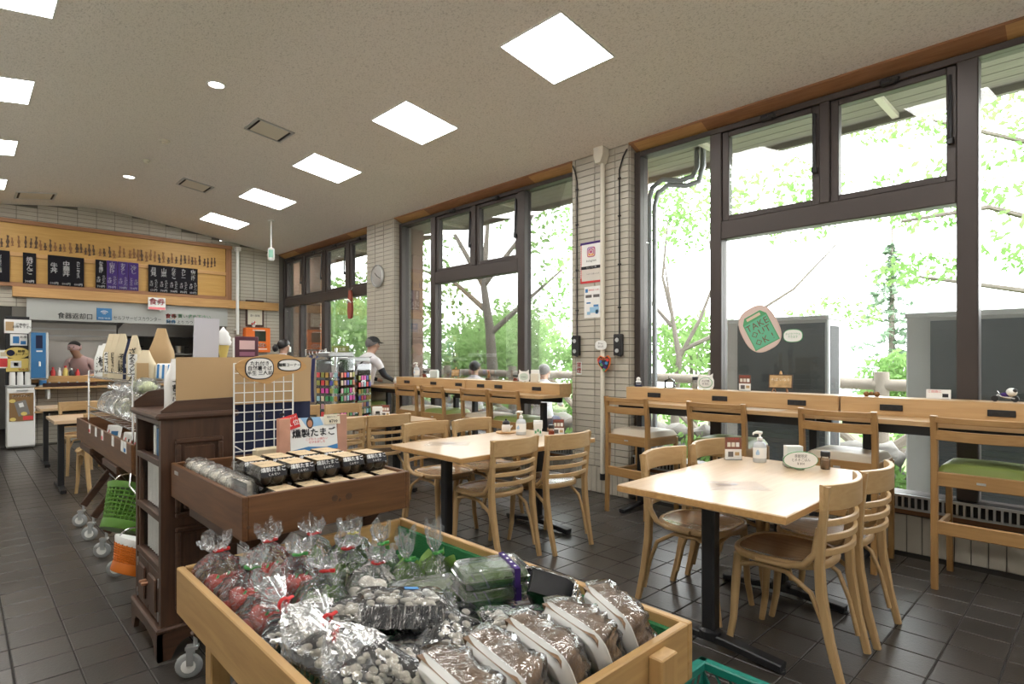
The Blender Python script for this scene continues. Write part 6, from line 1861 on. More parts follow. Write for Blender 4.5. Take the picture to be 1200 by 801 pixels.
def human(hz, seat=True, lean=.06, shirt='tshirt', trousers='trouser', sleeve=None, fore='skin', arms=None, sh=1.0, shoes='black'):
    """hz = hip height; figure faces +Y"""
    J = {}; E_ = []
    J['pelvis'] = ((0, 0, hz), (.15 * sh, .11)); J['waist'] = ((0, lean * .3, hz + .16), (.145 * sh, .11)); J['chest'] = ((0, lean * .8, hz + .36), (.165 * sh, .115))
    J['collar'] = ((0, lean * 1.1, hz + .48), (.10, .08)); J['neck'] = ((0, lean * 1.3 + .01, hz + .555), .052)
    J['jaw'] = ((0, lean * 1.5 + .035, hz + .615), (.062, .072)); J['skull'] = ((0, lean * 1.6 + .03, hz + .69), (.078, .095)); J['crown'] = ((0, lean * 1.6 + .02, hz + .755), (.058, .07))
    E_ += [('pelvis', 'waist', shirt), ('waist', 'chest', shirt), ('chest', 'collar', shirt), ('collar', 'neck', 'skin'), ('neck', 'jaw', 'skin'), ('jaw', 'skull', 'skin'), ('skull', 'crown', 'skin')]
    for s, sg in (('L', -1), ('R', 1)):
        J['sh' + s] = ((sg * .185 * sh, lean * 1.0, hz + .455), .062)
        el, wr = arms[s] if arms else ((sg * .24, .10, hz + .22), (sg * .20, .34, hz + .19))
        J['el' + s] = (el, .043); J['wr' + s] = (wr, .027)
        mid = tuple((a + b) / 2 for a, b in zip(J['sh' + s][0], el)); J['up' + s] = (mid, .054)
        E_ += [('collar', 'sh' + s, shirt), ('sh' + s, 'up' + s, shirt), ('up' + s, 'el' + s, sleeve or 'skin'), ('el' + s, 'wr' + s, fore)]
        d = V(wr) - V(el); pl = V(wr) + d.normalized() * .055
        hand(J, E_, s, 'wr' + s, tuple(pl), d, (-sg, 0, .2))
        if seat:
            kn, an, toe = (sg * .13, .42, hz - .03), (sg * .13, .36, hz - .44), (sg * .14, .50, hz - .48)
        else:
            kn, an, toe = (sg * .10, .03, hz * .53), (sg * .10, -.01, .07), (sg * .11, .15, .035)
        J['hip' + s] = ((sg * .095, .02, hz - .03), .098); J['kn' + s] = (kn, .062); J['an' + s] = (an, .042); J['toe' + s] = (toe, (.042, .032))
        E_ += [('pelvis', 'hip' + s, trousers), ('hip' + s, 'kn' + s, trousers), ('kn' + s, 'an' + s, trousers), ('an' + s, 'toe' + s, shoes)]
    return J, E_
M['trouser'] = mat('khaki_trousers', (.20, .16, .11), .9); M['sleeve'] = mat('black_sleeve', (.02, .022, .028), .8)
M['pinkc'] = mat('pink_uniform', (.70, .50, .50), .9); M['greyc'] = mat('pale_blouse', (.62, .62, .66), .9); M['denim'] = mat('dark_denim', (.04, .05, .09), .9)
def head_bits(t, c, hair=None, hm='hair', mask=False, cap=False, glasses=False, back=True):
    """c = head centre in local coords; face towards +Y"""
    x, y, z = c
    obj('nose', B().tube([(x, y + .088, z + .012), (x, y + .108, z - .018), (x, y + .092, z - .024)], [.008, .013, .009], 8), M['skin'], t, smooth=60)
    for s in (-1, 1):
        obj('ear', B().ball((x + s * .082, y + .0, z - .005), .024, 8, 6, (.4, .75, 1.2)), M['skin'], t, smooth=60)
        obj('eye', B().ball((x + s * .031, y + .086, z + .018), .008, 8, 6), M['ink'], t, smooth=60)
    if not mask: obj('mouth', B().box((x, y + .088, z - .052), (.042, .012, .007), .002), mat('lip', (.40, .16, .13), .5), t)
    if mask: obj('face_mask', B().surf(lambda u, v: (x + .078 * math.sin((u - .5) * 2.6), y + .012 + .098 * math.cos((u - .5) * 2.6), z - .085 + .082 * v), 14, 5), M['white'], t, smooth=60)
    if hair:
        def fn(u, v):
            a = 2 * PI * u; back_ = (1 - math.sin(a)) / 2
            th = v * (1.15 + hair * back_)
            return (x + .088 * math.sin(th) * math.cos(a), y - .012 + .105 * math.sin(th) * math.sin(a), z + .025 + .095 * math.cos(th))
        obj('hair', B().surf(fn, 28, 12, True), M[hm], t, smooth=60)
    if cap:
        def fn(u, v):
            a = 2 * PI * u; th = v * 1.5
            return (x + .092 * math.sin(th) * math.cos(a), y + .108 * math.sin(th) * math.sin(a), z + .035 + .095 * math.cos(th))
        cp = obj('cap', B().surf(fn, 28, 10, True), M['blackm'], t, smooth=60)
        obj('visor', B().surf(lambda u, v: (x + (.082 + .01 * v) * math.cos(PI * u), y + .06 + (.04 + .085 * v) * math.sin(PI * u), z + .042 - .018 * v + .01 * math.sin(PI * u)), 16, 3), M['blackm'], cp, smooth=60)
    if glasses:
        for s in (-1, 1): obj('glasses', B().tube([(x + s * .031 + .022 * math.cos(a), y + .10, z + .018 + .016 * math.sin(a)) for a in [2 * PI * k / 12 for k in range(12)]], .002, 5, closed=True), M['black'], t)
specs = []
J, E_ = human(.80, True, .10, 'tshirt', 'trouser', 'sleeve', 'sleeve', {'L': ((-.25, .20, 1.06), (-.17, .40, .985)), 'R': ((.27, .17, 1.06), (.20, .38, .985))}, 1.12)
specs.append(dict(J=J, E=E_, label='man in black cap and white T-shirt with cross-body strap seated at the bar', loc=(4.03, 7.20, 0), rz=R(-82)))
J, E_ = human(.80, False, .02, 'greyc', 'denim', None, 'skin', {'L': ((-.24, .03, 1.02), (-.20, .20, .95)), 'R': ((.24, .03, 1.02), (.20, .20, .95))}, .92)
specs.append(dict(J=J, E=E_, label='woman with dark tied hair and mask standing near the far window', loc=(3.66, 9.05, 0), rz=R(-75)))
J, E_ = human(.78, False, .30, 'pinkc', 'pinkc', 'pinkc', 'skin', {'L': ((-.24, .30, 1.02), (-.16, .45, 1.0)), 'R': ((.24, .30, 1.02), (.16, .45, 1.0))}, .95)
specs.append(dict(J=J, E=E_, label='kitchen worker in pink uniform bending behind the hatch', loc=(1.62, 12.1, 0), rz=R(150)))
J, E_ = human(.42, True, .05, 'greyc', 'denim', 'greyc', 'skin', None, .95)
specs.append(dict(J=J, E=E_, label='masked grey-haired visitor in white seated outside the middle window', loc=(6.05, 5.68, 0), rz=R(-60)))
J, E_ = human(.46, True, .05, 'tshirt', 'denim', 'tshirt', 'skin', None, .95)
specs.append(dict(J=J, E=E_, label='dark-haired visitor in white seated outside, seen from behind', loc=(5.85, 6.98, 0), rz=R(-50)))
ppl = build_people(specs)
def hc(hz, lean): return (0, lean * 1.6 + .03, hz + .675)
t = ppl[0]; head_bits(t, hc(.80, .10), 1.0, 'greyhair', cap=True)
obj('strap', B().tube([(-.10, -.10, 1.05), (-.02, -.075, 1.16), (.09, -.03, 1.27), (.13, .06, 1.31), (.10, .17, 1.25), (0, .22, 1.12), (-.14, .15, .98), (-.165, .02, .95), (-.10, -.10, 1.05)], .011, 6), M['black'], t, smooth=60)
obj('pouch', B().box((-.19, .05, .90), (.06, .16, .14), .02), M['black'], t)
t = ppl[1]; head_bits(t, hc(.80, .02), 1.15, 'hair', mask=True); obj('hair_bun', B().ball((0, -.10, 1.45), .045, 12, 8, (1, 1, 1.3), .2), M['hair'], t, smooth=60)
t = ppl[2]; head_bits(t, hc(.78, .30), 1.0, 'hair')
obj('headscarf', B().ball((0, .49, 1.475), .102, 16, 10, (.9, 1.05, .85), .05), M['pinkc'], t, smooth=60)
t = ppl[3]; head_bits(t, hc(.42, .05), 1.15, 'greyhair', mask=True)
t = ppl[4]; head_bits(t, hc(.46, .05), 1.2, 'hair')
for k, (p, z) in enumerate(((3, .31), (4, .35))):
    b_ = ppl[p]
    t = thing('garden_bench', ['wooden garden bench under the masked visitor outside', 'wooden garden bench under the dark-haired visitor outside'][k], 'bench', (b_.location.x, b_.location.y, -.09), rz=b_.rotation_euler.z, group='garden benches outside')
    obj('seat', B().b2((-.22, -.2, z + .05), (.22, .22, z + .085), .01), M['tim_x'], t)
    for sx in (-1, 1):
        for sy in (-1, 1): obj('leg', B().b2((sx * .18 - .02, sy * .16 - .02, 0), (sx * .18 + .02, sy * .16 + .02, z + .05)), M['tim_z'], t)
# ================================================================== SMALL THINGS ON TABLES, LEDGES AND THE PIER
M['gel'] = glass('clear_gel', (.93, .96, .98), 1.2, .08)
def sanitizer(x, y, z, label, rz=0, s=1.0):
    t = thing('sanitizer_bottle', label, 'pump bottle', (x, y, z), rz=rz, group='hand sanitizer bottles')
    obj('body', B().lathe([(.034 * s, 0), (.037 * s, .005), (.037 * s, .095 * s), (.030 * s, .112 * s), (.014 * s, .120 * s), (.013 * s, .130 * s)], 20, sx=1.0, sy=.7), mat('gel_white', (.72, .76, .80), .25, trans=.25), t, smooth=45)
    obj('label', B().lathe([(.0376 * s, .025 * s), (.0376 * s, .085 * s)], 20, sx=1, sy=.71), M['paper'], t, smooth=45)
    obj('label_drop', B().lathe([(.010 * s, .0), (.012 * s, .012), (.002, .03)], 10, (-.02 * s, -.0235 * s, .045 * s), sx=1, sy=.3), mat('drop_blue', (.35, .5, .68), .5), t)
    p = obj('pump', B().lathe([(.015 * s, .126 * s), (.015 * s, .142 * s), (.006 * s, .146 * s), (.005 * s, .165 * s)], 14).tube([(.012 * s, 0, .168 * s), (-.018 * s, 0, .172 * s), (-.036 * s, 0, .166 * s), (-.038 * s, 0, .156 * s)], [.009 * s, .009 * s, .006 * s, .005 * s], 8), M['white'], t, smooth=50)
    return t
def card_stand(x, y, z, label, rz, w=.085, h=.125):
    t = thing('card_stand', label, 'card stand', (x, y, z), rz=rz, group='acrylic card stands')
    obj('acrylic', B().box((0, 0, h / 2 + .002), (w + .006, .006, h + .004)), M['clear'], t)
    obj('acrylic_foot', B().b2((-w / 2, -.02, 0), (w / 2, .025, .003)), M['clear'], t)
    c = obj('card', B().box((0, -.004, h * .72), (w, .001, h * .52)), mat('brown_card', (.19, .07, .045), .7), t)
    c2 = obj('card_lower', B().box((0, -.004, h * .24), (w, .001, h * .44)), M['paper'], t)
    text('とろろそば', .013, M['inkr'], c, (0, -.0052, h * .90), name='print')
    for k in range(3): obj('photo', B().box((-.025 + .025 * k, -.0055, h * .66), (.019, .001, .026)), M['cream'] if k < 2 else M['paper'], c)
    obj('print', B().box((-.015, -.0055, h * .24), (.03, .001, .03)), M['greyhair'], c2); obj('print', B().box((.022, -.0055, h * .26), (.025, .001, .02)), M['kraft'], c2)
    return t
def shaker(x, y, z, label, body, h=.085, r=.021):
    t = thing('spice_shaker', label, 'shaker', (x, y, z), 0, 'spice shakers')
    obj('jar', B().lathe([(r * .95, 0), (r, .004), (r, h * .55), (r * .88, h * .72)], 18), M['clear'], t, smooth=45)
    obj('spice', B().lathe([(r * .88, .003), (r * .9, .006), (r * .9, h * .5)], 16), body, t, smooth=45)
    obj('lid', B().lathe([(r * .95, h * .72), (r, h * .74), (r, h * .97), (r * .9, h)], 18), M['black'], t, smooth=45)
    return t
M['pepper'] = mat('pepper_tan', (.42, .25, .15), .8); M['chili'] = mat('chili_red', (.42, .06, .02), .8)
def oval_sign(x, y, z, label, rz, w=.075, h=.052, lines='季節限定\nとろろごはん\n¥ 800', stand=True):
    t = thing('price_sign', label, 'price sign', (x, y, z), rz=rz, group='oval price signs')
    oval(0, h + .006, w + .004, h, 'border', t, M['inkg'], -.001)
    o = oval(0, h + .006, w, h - .004, 'card', t, M['paper'], -.003)
    text(lines, h * .42, M['ink'], o, (0, -.004, h + .006), name='print', sx=.85)
    obj('foot', B().b2((-.02, 0, 0), (.02, .03, .012)), M['clear'], t)
    return t
VZ = R(-46)                                # signs turned to face the aisle
# front table
TZ = .7005
sanitizer(3.33, 1.415, TZ, 'pump bottle of hand sanitizer on the front table', VZ)
card_stand(3.30, 1.56, TZ, 'brown and white menu card on the front table', VZ, .095, .135)
t = thing('napkin_holder', 'white napkin holder on the front table behind the oval sign', 'napkin holder', (3.315, 1.225, TZ), rz=VZ)
obj('holder', B().box((0, 0, .03), (.095, .055, .06), .004), M['clear'], t)
for k in range(6): obj('napkin', B().box((-.0, -.020 + .008 * k, .06), (.088, .006, .115), .002), M['paper'], t)
oval_sign(3.255, 1.165, TZ, 'oval price sign leaning on the napkin holder of the front table', VZ, .088, .047)
shaker(3.385, 1.085, TZ, 'pepper shaker with black lid on the front table', M['pepper'], .095, .024)
M['sfilm'] = glass('sticker_film', (.985, .985, .99), .12, .15)
def table_print(x, y, label, rz):
    t = thing('table_sticker', label, 'sticker', (x, y, .7006), rz=rz, group='printed table stickers')
    obj('sheet', B().box((0, 0, .0004), (.30, .20, .0008)), M['sfilm'], t)
    obj('teapot_print', B().prism([(-.03 + .035 * math.cos(2 * PI * k / 16), .02 + .022 * math.sin(2 * PI * k / 16)) for k in range(16)], .001, .0013), mat('brown_print', (.18, .10, .06), .3), t)
    obj('cup_print', B().prism([(.02 + .02 * math.cos(2 * PI * k / 12), .03 + .012 * math.sin(2 * PI * k / 12)) for k in range(12)], .001, .0013), mat('grey_blue_print', (.30, .32, .38), .3), t)
    text('セルフサービスでお願いします', .018, mat('print_grey', (.35, .36, .42), .4), t, (0, -.05, .0014), (0, 0, 0), name='print')
    text('お茶・お水', .026, mat('print_grey2', (.42, .44, .50), .4), t, (-.02, -.02 + .09, .0014), (0, 0, 0), name='print')
table_print(2.62, 1.245, 'printed tea sticker lying flat on the front table', VZ + R(0))
# middle table
t = thing('teapot', 'white teapot with black top on a round tray, middle table', 'teapot', (3.17, 3.375, TZ))
obj('tray', B().lathe([(.075, 0), (.082, .004), (.082, .010), (.078, .008)], 24), M['lat_x'], t, smooth=40)
obj('pot', B().lathe([(.030, .008), (.036, .02), (.035, .055), (.026, .075)], 18), M['white'], t, smooth=50)
obj('lid', B().lathe([(.030, .068), (.031, .08), (.022, .095), (.008, .10), (.009, .112)], 16), M['black'], t, smooth=50)
obj('spout', B().tube([(.03, -.01, .035), (.05, -.02, .055)], [.009, .006], 8), M['white'], t)
sanitizer(3.165, 3.20, TZ, 'pump bottle of hand sanitizer on the middle table', VZ, 1.05)
t = thing('napkin_holder', 'white printed napkin cup on the middle table', 'napkin holder', (3.215, 3.065, TZ), rz=VZ)
obj('cup', B().lathe([(.038, 0), (.052, .10)], 4, sx=1, sy=.8), M['paper'], t, rot=(0, 0, R(45)))
for k in range(3): obj('print', B().box((-.018 + .018 * k, -.0335 - .0035, .035 + .012 * (k % 2)), (.012, .002, .02)), M['inkg'], t)
for k in range(4): obj('napkin', B().box((0, -.015 + .01 * k, .09), (.07, .006, .06), .002), M['paper'], t)
shaker(3.235, 2.945, TZ, 'red chili shaker with black lid on the middle table', M['chili'], .095, .023)
card_stand(3.36, 2.985, TZ, 'brown and white menu card on the middle table', VZ)
table_print(2.47, 3.22, 'printed tea sticker lying flat on the middle table', VZ)
# far table
t = thing('napkin_holder', 'white napkin holder on the far table', 'napkin holder', (2.98, 5.02, TZ), rz=VZ)
obj('holder', B().box((0, 0, .03), (.10, .06, .06), .004), M['clear'], t)
for k in range(5): obj('napkin', B().box((0, -.02 + .009 * k, .06), (.09, .007, .12), .002), M['paper'], t)
card_stand(3.12, 5.10, TZ, 'menu card on the far table', VZ)
shaker(2.93, 4.93, TZ, 'spice shaker on the far table', M['pepper'])
# ledge of the near bar
LZ = 1.0435
t = thing('panda_figure', 'tiny white and navy figurine at the pier end of the near ledge', 'figurine', (4.40, 2.955, LZ))
obj('base', B().lathe([(.034, 0), (.036, .012), (.030, .016)], 16), M['navy'], t, smooth=40)
obj('body', B().ball((0, 0, .035), .026, 12, 8, (1, 1, .9)), M['white'], t, smooth=60); obj('head', B().ball((0, 0, .066), .018, 12, 8), M['white'], t, smooth=60)
obj('belt', B().lathe([(.0265, .028), (.0265, .038)], 14), M['navy'], t)
t = thing('glass_dome', 'clear plastic dome jar on the near ledge', 'jar', (4.41, 2.645, LZ))
obj('dome', B().lathe([(.046, 0), (.048, .04), (.040, .065), (.015, .078), (.014, .10)], 20), M['clear'], t, smooth=50); obj('base', B().lathe([(.05, 0), (.05, .006)], 20), M['clear'], t)
shaker(4.42, 2.415, LZ, 'soy shaker with black lid on the near ledge beside cat sign', M['cream'], .10, .023)
t = thing('cat_sign', 'white cat-shaped price sign on the near ledge', 'price sign', (4.38, 2.30, LZ), rz=R(-80))
P = [(-.066, .03), (-.055, .005), (.055, .005), (.066, .03), (.066, .075), (.055, .098), (.058, .13), (.030, .112), (-.030, .112), (-.058, .13), (-.055, .098), (-.066, .075)]
obj('board', B().prism(P, 0, .005, 1), M['paper'], t); oval(0, .055, .055, .042, 'border', t, M['inkg'], -.0025); oval(0, .055, .051, .038, 'card', t, M['paper'], -.0035)
text('そば茶\n¥ 400', .022, M['ink'], t, (0, -.0045, .055), name='print'); obj('foot', B().b2((-.02, .005, 0), (.02, .035, .01)), M['clear'], t)
card_stand(4.40, 1.985, LZ, 'brown and white menu card on the near ledge', R(-75), .085, .125)
def easel(x, y, z, label, w=.165, h=.105):
    t = thing('easel_sign', label, 'sign', (x, y, z), rot=(R(-10), 0, R(-78)), group='little easel signs')
    obj('board', B().b2((-w / 2, -.004, .03), (w / 2, .004, .03 + h), .002), M['dark_x'], t)
    ph = obj('food_photo', B().b2((-w / 2 + .008, -.0055, .038), (w / 2 - .008, -.0042, .022 + h)), mat('food_print', (.45, .29, .13), .6, var=.8, vscale=28), t)
    text('そば いなり', .026, M['cream'], ph, (0, -.0065, .03 + h * .6), name='print')
    for sx in (-1, 1): obj('leg', B().tube([(sx * .045, .0, .03), (sx * .055, -.012, 0)], .004, 6).tube([(sx * .04, .004, .03), (sx * .035, .05, 0)], .004, 6), M['tim_z'], t)
    obj('finial', B().tube([(0, 0, .03 + h), (.0, .0, .055 + h)], [.012, .006], 8), M['lat_z'], t)
easel(4.39, 1.715, LZ, 'small easel sign with food photo on the near ledge')
t = thing('bead_toy', 'pair of dark ball toys joined by a bar on the near ledge', 'toy', (4.40, 1.125, LZ), rz=R(-80))
for k in (-1, 0, 1): obj('ball', B().ball((k * .03, 0, .018 - .003 * abs(k)), .018 - .003 * (k == 0), 10, 8), M['tally2'], t, smooth=60)
obj('bar', B().cyl((-.04, 0, .012), (.04, 0, .012), .005, n=8), M['tally'], t)
t = thing('label_card', 'small white label card leaning on the near window', 'card', (4.42, .765, LZ), rot=(R(-8), 0, R(-85)))
obj('card', B().box((0, 0, .03), (.125, .003, .058)), M['paper'], t); text('ご自由に', .018, M['inkr'], t, (-.02, -.0025, .045), name='print'); obj('print', B().box((.035, -.002, .022), (.03, .001, .022)), M['ink'], t)
t = thing('toy_motorcycle', 'toy motorcycle with a white rider on the near ledge', 'toy', (4.395, .445, LZ), rz=R(-90))
for k in (-1, 1):
    b = B(); b.M = Matrix.Translation((k * .045, 0, .019)) @ Matrix.Rotation(PI / 2, 4, 'X'); b.lathe([(.010, -.006), (.018, -.006), (.019, 0), (.018, .006), (.010, .006)], 16)
    obj('wheel', b, M['black'], t, smooth=40)
obj('frame', B().tube([(-.05, 0, .02), (-.025, 0, .05), (-.035, 0, .062)], .004, 6).tube([(-.03, 0, .04), (0, 0, .03), (.045, 0, .022)], .007, 6), M['chrome'], t, smooth=50)
obj('tank', B().ball((.0, 0, .042), .016, 10, 7, (1.4, .8, .8)), M['purple'], t, smooth=60)
obj('rider', B().ball((.03, 0, .058), .026, 12, 8, (1, .9, .95)), M['white'], t, smooth=60); obj('patch', B().ball((.045, -.012, .068), .012, 8, 6), M['black'], t, smooth=60)
tag(obj('paper_menu', B().box((4.16, 1.75, .9328), (.16, .30, .0012), rot=(0, 0, R(4))), mat('menu_print', (.50, .44, .38), .4, var=.4, vscale=20)), 'printed menu sheet lying on the near bar top', 'menu')
# ledge of the middle bar
sanitizer(4.40, 6.42, LZ, 'pump bottle of hand sanitizer on the far end of the middle ledge', R(-60), 1.1)
shaker(4.41, 6.25, LZ, 'chili shaker on the middle ledge beside the sanitizer', M['chili'], .09, .024)
t = thing('napkin_holder', 'clear napkin box on the middle ledge', 'napkin holder', (4.41, 6.04, LZ), rz=R(-70))
obj('box', B().box((0, 0, .045), (.12, .05, .09), .004), mat('pale_box', (.55, .60, .58), .4), t)
for k in range(3): obj('napkin', B().box((0, -.012 + .012 * k, .095), (.10, .006, .02)), M['paper'], t)
easel(4.40, 5.60, LZ, 'small easel sign on the middle ledge beside the seated visitor', .13, .09)
t = thing('dark_figurine', 'tiny dark figurine on the middle ledge below the pale trunk', 'figurine', (4.42, 4.995, LZ))
obj('base', B().box((0, 0, .012), (.05, .07, .024), .005), M['tally'], t); obj('figure', B().lathe([(.012, .024), (.02, .05), (.008, .075), (.014, .09), (.004, .11)], 12), M['tally2'], t, smooth=50)
shaker(4.41, 4.545, LZ, 'chili shaker near the middle of the middle ledge', M['chili'], .07, .028)
t = thing('cat_sign', 'white cat-shaped price sign on the middle ledge', 'price sign', (4.38, 4.385, LZ), rz=R(-70))
obj('board', B().prism(P, 0, .005, 1), M['paper'], t); oval(0, .055, .051, .038, 'card', t, mat('mint_card', (.55, .64, .56), .8), -.0025)
text('¥ 400', .022, M['ink'], t, (0, -.0035, .05), name='print'); obj('foot', B().b2((-.02, .005, 0), (.02, .035, .01)), M['clear'], t)
t = thing('napkin_holder', 'white napkin holder beside the cat sign on the middle ledge', 'napkin holder', (4.43, 4.265, LZ), rz=R(-70))
obj('holder', B().box((0, 0, .045), (.09, .06, .09), .004), M['cream'], t)
for k in range(4): obj('napkin', B().box((0, -.015 + .01 * k, .105), (.085, .006, .05), .002), M['paper'], t)
t = thing('flower_figurine', 'small white figurine at the end of the middle bar by the man', 'figurine', (4.36, 6.86, .9325))
obj('base', B().lathe([(.03, 0), (.03, .02)], 14), M['pinkc'], t); obj('body', B().ball((0, 0, .05), .035, 12, 8), M['white'], t, smooth=60); obj('ears', B().ball((0, .02, .09), .014, 8, 6).ball((0, -.02, .09), .014, 8, 6), M['white'], t, smooth=60)

# ---- stickers on the near window
def wall_thing(name, label, cat, y, z, x=XW - .011, group=None):
    return thing(name, label, cat, (x, y, z), rz=-PI / 2, group=group)     # local x -> -Y, local -y -> -X
t = thing('window_sticker', 'green and pink TAKE OUT OK sticker on the near window', 'sticker', (XG - .006, 1.955, 1.53), rot=(0, R(0), -PI / 2))
tl = obj('backing', B().prism([(math.copysign(abs(math.cos(a)) ** .75, math.cos(a)) * .150, math.copysign(abs(math.sin(a)) ** .75, math.sin(a)) * .185) for a in [2 * PI * k / 40 for k in range(40)]], -.001, .001, 1), mat('sticker_pink', (.62, .46, .40), .6), t, rot=(0, R(-27), 0))
obj('white_edge', B().prism([(math.copysign(abs(math.cos(a)) ** .75, math.cos(a)) * .140, math.copysign(abs(math.sin(a)) ** .75, math.sin(a)) * .176) for a in [2 * PI * k / 40 for k in range(40)]], -.002, -.0012, 1), mat('sticker_rose', (.66, .52, .48), .6), tl)
obj('bag_outline', B().prism([(-.105, -.145), (.105, -.145), (.105, .085), (.07, .13), (-.07, .13), (-.105, .085)], -.003, -.0022, 1), M['inkg'], tl)
obj('bag_green', B().prism([(-.097, -.138), (.097, -.138), (.097, .078), (-.097, .078)], -.004, -.0032, 1), mat('sticker_green', (.13, .45, .28), .6), tl)
obj('bag_handle', B().prism([(-.06, .095), (.06, .095), (.06, .118), (-.06, .118)], -.004, -.0032, 1), mat('sticker_tan', (.66, .52, .40), .6), tl)
for k, (s_, z) in enumerate((('TAKE', .035), ('OUT', -.03), ('OK !', -.098))): text(s_, .074, mat('sticker_brown', (.16, .07, .05), .7), tl, (0, -.005, z), name='lettering', sp=1.1)
t = thing('window_sticker', 'small white oval sticker with green edge on the near window', 'sticker', (XG - .006, 1.70, 1.468), rot=(0, 0, -PI / 2))
oval(0, 0, .072, .050, 'edge', t, M['inkg'], -.001, 2.6); o = oval(0, 0, .067, .045, 'card', t, M['paper'], -.0025, 2.6); text('テイクアウト\nできます', .022, M['inkg'], o, (0, -.0035, 0), name='lettering', sx=.85)

# ---- brick pier fittings
t = wall_thing('pier_conduit', 'cream conduit pipe running down the brick pier', 'conduit', 3.375, 0)
obj('pipe', B().cyl((0, -.03, .19), (0, -.03, 3.16), .022, n=12), M['cream'], t, smooth=40)
obj('cap_box', B().prism([(-.055, 3.29), (.055, 3.29), (.055, 3.21), (.025, 3.14), (-.035, 3.14), (-.055, 3.21)], -.10, -.004, 1), M['cream'], t)
obj('bottom_socket', B().cyl((0, -.03, .14), (0, -.03, .20), .026, n=12), M['black'], t, smooth=40)
for y, yt, lab in ((3.705, 3.76, 'black window crank with cable on the far side of the pier'), (3.195, 3.11, 'black window crank with cable on the near side of the pier')):
    t = wall_thing('window_crank', lab, 'window crank', y, 1.42, group='window cranks')
    obj('housing', B().b2((-.045, -.05, -.10), (.045, -.002, .10), .008), M['black'], t)
    for z in (-.055, .045): obj('button', B().cyl((0, -.054, z), (0, -.05, z), .020, n=14), M['alu'], t)
    obj('handle', B().tube([(0, -.05, -.085), (.0, -.075, -.09), (.065 if y < 3.4 else .065, -.08, -.105)], .008, 6), M['black'], t)
    dy = y - yt
    obj('cable', B().tube([(0, -.012, .10), (0, -.012, 1.63), (dy * .5, -.012, 1.74), (dy, -.012, 1.80)], .007, 6), M['blackm'], t, smooth=60)
    for z in (.35, .75, 1.2, 1.55): obj('cable_clip', B().box((0, -.012, z), (.03, .018, .014), .003), M['blackm'], t)
t = wall_thing('pier_poster', 'white poster with camera logo and red white border on the pier', 'poster', 3.532, 2.03, group='posters on the pier')
obj('sheet', B().b2((-.135, -.004, 0), (.135, -.001, .40)), M['red'], t)
for k in range(18):
    for s_ in (-1, 1): obj('stripe', B().box((s_ * .1285, -.0045, .06 + .018 * k), (.013, .001, .009)), M['paper'], t)
obj('blue_top', B().b2((-.135, -.0047, .375), (.135, -.0042, .40)), M['purple'], t)
obj('white_field', B().b2((-.118, -.0055, .165), (.118, -.0048, .378)), M['paper'], t)
obj('dark_band', B().b2((-.125, -.0058, .135), (.125, -.0048, .165)), M['ink'], t); text('FOLLOW US', .022, M['inkw'], t, (0, -.0065, .150), name='lettering', bold=.0005)
obj('lower_field', B().b2((-.118, -.0055, .02), (.118, -.0048, .135)), mat('lower_cream', (.62, .58, .52), .8), t)
lg = obj('logo', B().prism([(math.copysign(abs(math.cos(a)) ** .45, math.cos(a)) * .050, .300 + math.copysign(abs(math.sin(a)) ** .45, math.sin(a)) * .050) for a in [2 * PI * k / 32 for k in range(32)]], -.007, -.0056, 1), mat('logo_magenta', (.50, .10, .22), .6), t)
obj('logo_lower', B().prism([(-.046, .262), (.0, .258), (.046, .262), (.02, .285), (-.035, .29)], -.0078, -.0071, 1), mat('logo_orange', (.75, .34, .06), .6), lg)
obj('logo_upper', B().prism([(-.046, .318), (-.044, .342), (.0, .347), (.03, .345), (-.02, .33)], -.0078, -.0071, 1), mat('logo_violet', (.20, .10, .45), .6), lg)
def ring(par, cx, cz, r, w, m, y): obj('logo_ring', B().tube([(cx + r * math.cos(2 * PI * k / 24), y, cz + r * math.sin(2 * PI * k / 24)) for k in range(24)], w, 4, closed=True), m, par)
ring(lg, 0, .300, .020, .0035, M['white'], -.0085)
obj('logo_outline', B().tube([(math.copysign(abs(math.cos(a)) ** .45, math.cos(a)) * .037, -.0085, .300 + math.copysign(abs(math.sin(a)) ** .45, math.sin(a)) * .037) for a in [2 * PI * k / 32 for k in range(32)]], .003, 4, closed=True), M['white'], lg)
obj('logo_dot', B().cyl((.024, -.009, .324), (.024, -.0071, .324), .004, n=8), M['white'], lg)
text('Instagram', .032, M['ink'], t, (0, -.0065, .215), name='lettering', shear=.2)
text('フォローお願いします', .016, M['ink'], t, (.02, -.0065, .085), name='lettering'); text('@michinoeki', .014, M['ink'], t, (0, -.0065, .045), name='lettering') if False else None
t = wall_thing('pier_poster', 'white notice with blue boxes under the logo poster on the pier', 'poster', 3.515, 1.69, group='posters on the pier')
obj('sheet', B().b2((-.105, -.003, 0), (.105, -.001, .305)), M['paper'], t)
for (x, z, w, h, m_) in ((-.075, .265, .03, .035, 'inkb'), (-.05, .21, .075, .028, 'greyhair'), (.045, .21, .075, .028, 'greyhair'), (-.05, .145, .05, .014, 'inkb'), (.02, .075, .11, .055, 'skyb'), (-.05, .045, .04, .03, 'skyb'), (.04, .115, .06, .02, 'inkb'), (.05, .055, .03, .04, 'inkb')):
    if m_ == 'skyb' and 'skyb' not in M: M['skyb'] = mat('sky_blue_print', (.30, .52, .72), .8)
    obj('print', B().box((x, -.0038, z), (w, .001, h)), M[m_], t)
text('接触確認のお願い', .017, M['inkr'], t, (.02, -.005, .268), name='lettering')
t = wall_thing('no_smoking_sign', 'white plate with red characters low on the pier', 'sign', 3.685, 1.135)
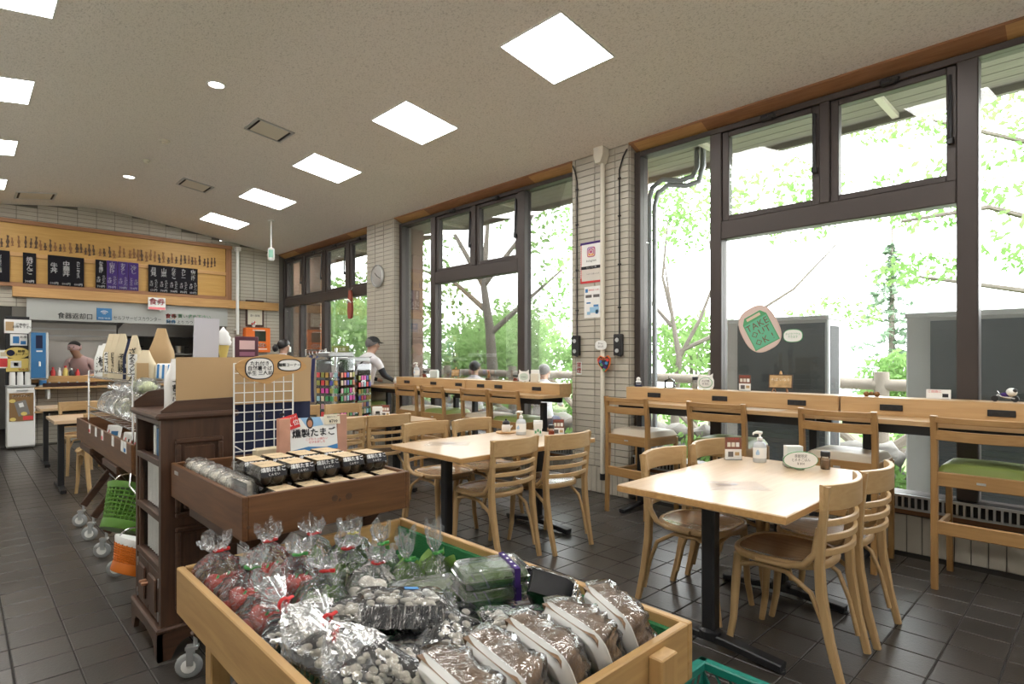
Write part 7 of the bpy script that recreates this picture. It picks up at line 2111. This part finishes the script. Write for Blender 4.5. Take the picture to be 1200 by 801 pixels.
obj('plate', B().b2((-.032, -.004, 0), (.032, -.001, .125)), M['paper'], t); text('禁\n煙', .058, M['inkr'], t, (0, -.006, .0625), name='lettering', bold=.001, lsp=.95)
t = wall_thing('pier_sign', 'pale cloud-shaped paper sign on the conduit of the pier', 'sign', 3.375, 1.42, XW - .068)
oval(0, 0, .068, .045, 'card', t, M['paper'], -.001, 2.6); text('Free\nWi-Fi', .03, M['ink'], t, (0, -.003, 0), name='lettering')
t = wall_thing('pier_sign', 'colourful blue and red bunch-shaped sign on the conduit of the pier', 'sign', 3.345, 1.245, XW - .068)
PP = [(-.075, .045), (-.04, .075), (.01, .06), (.05, .078), (.085, .05), (.075, .0), (.06, -.04), (.02, -.08), (-.02, -.05), (-.06, -.01)]
obj('board', B().prism(PP, 0, .006, 1), M['orange'], t)
obj('inner', B().prism([(p[0] * .88, p[1] * .88) for p in PP], -.002, -.0005, 1), M['ink'], t)
rr = random.Random(9)
for k, (cx_, cz_, m_) in enumerate(((-.035, .02, 'inkb'), (.0, .0, 'purple'), (.035, .005, 'inkb'), (.02, -.035, 'purple'), (-.02, -.01, 'inkg'), (.05, .035, 'red'), (-.05, .03, 'red'), (.01, -.055, 'inkg'))): oval(cx_, cz_, .017, .015, 'berry', t, M[m_], -.004)
text('NEW', .034, M['orange'], t, (0, -.005, .042), name='lettering')
# clock
t = wall_thing('wall_clock', 'round white wall clock on the far brick pier', 'clock', 7.475, 2.495)
obj('rim', B().lathe([(.150, 0), (.165, .01), (.165, .035), (.152, .045), (.148, .03)], 36), M['alu'], t, rot=(PI / 2, 0, 0), smooth=40)
obj('face', B().lathe([(.150, .0), (.150, .028)], 36), M['paper'], t, rot=(PI / 2, 0, 0))
for k in range(12):
    a = R(30 * k); text(str(12 if k == 0 else k), .032, M['ink'], t, (.118 * math.sin(a), -.030, .118 * math.cos(a)), name='numeral')
obj('hour_hand', B().sweep([(0, -.032, 0), (-.060, -.032, .048)], .010, .003, (0, 0, 1)), M['ink'], t); obj('minute_hand', B().sweep([(0, -.034, 0), (.095, -.034, -.045)], .008, .003, (0, 0, 1)), M['ink'], t)
t = wall_thing('wall_socket', 'cream wall socket with red mark on the far brick pier', 'socket', 7.42, 1.15)
obj('plate', B().b2((-.04, -.008, -.06), (.04, -.002, .06), .003), M['cream'], t); obj('mark', B().b2((-.02, -.011, .0), (.02, -.008, .035)), M['inkp'], t)
flush_text()
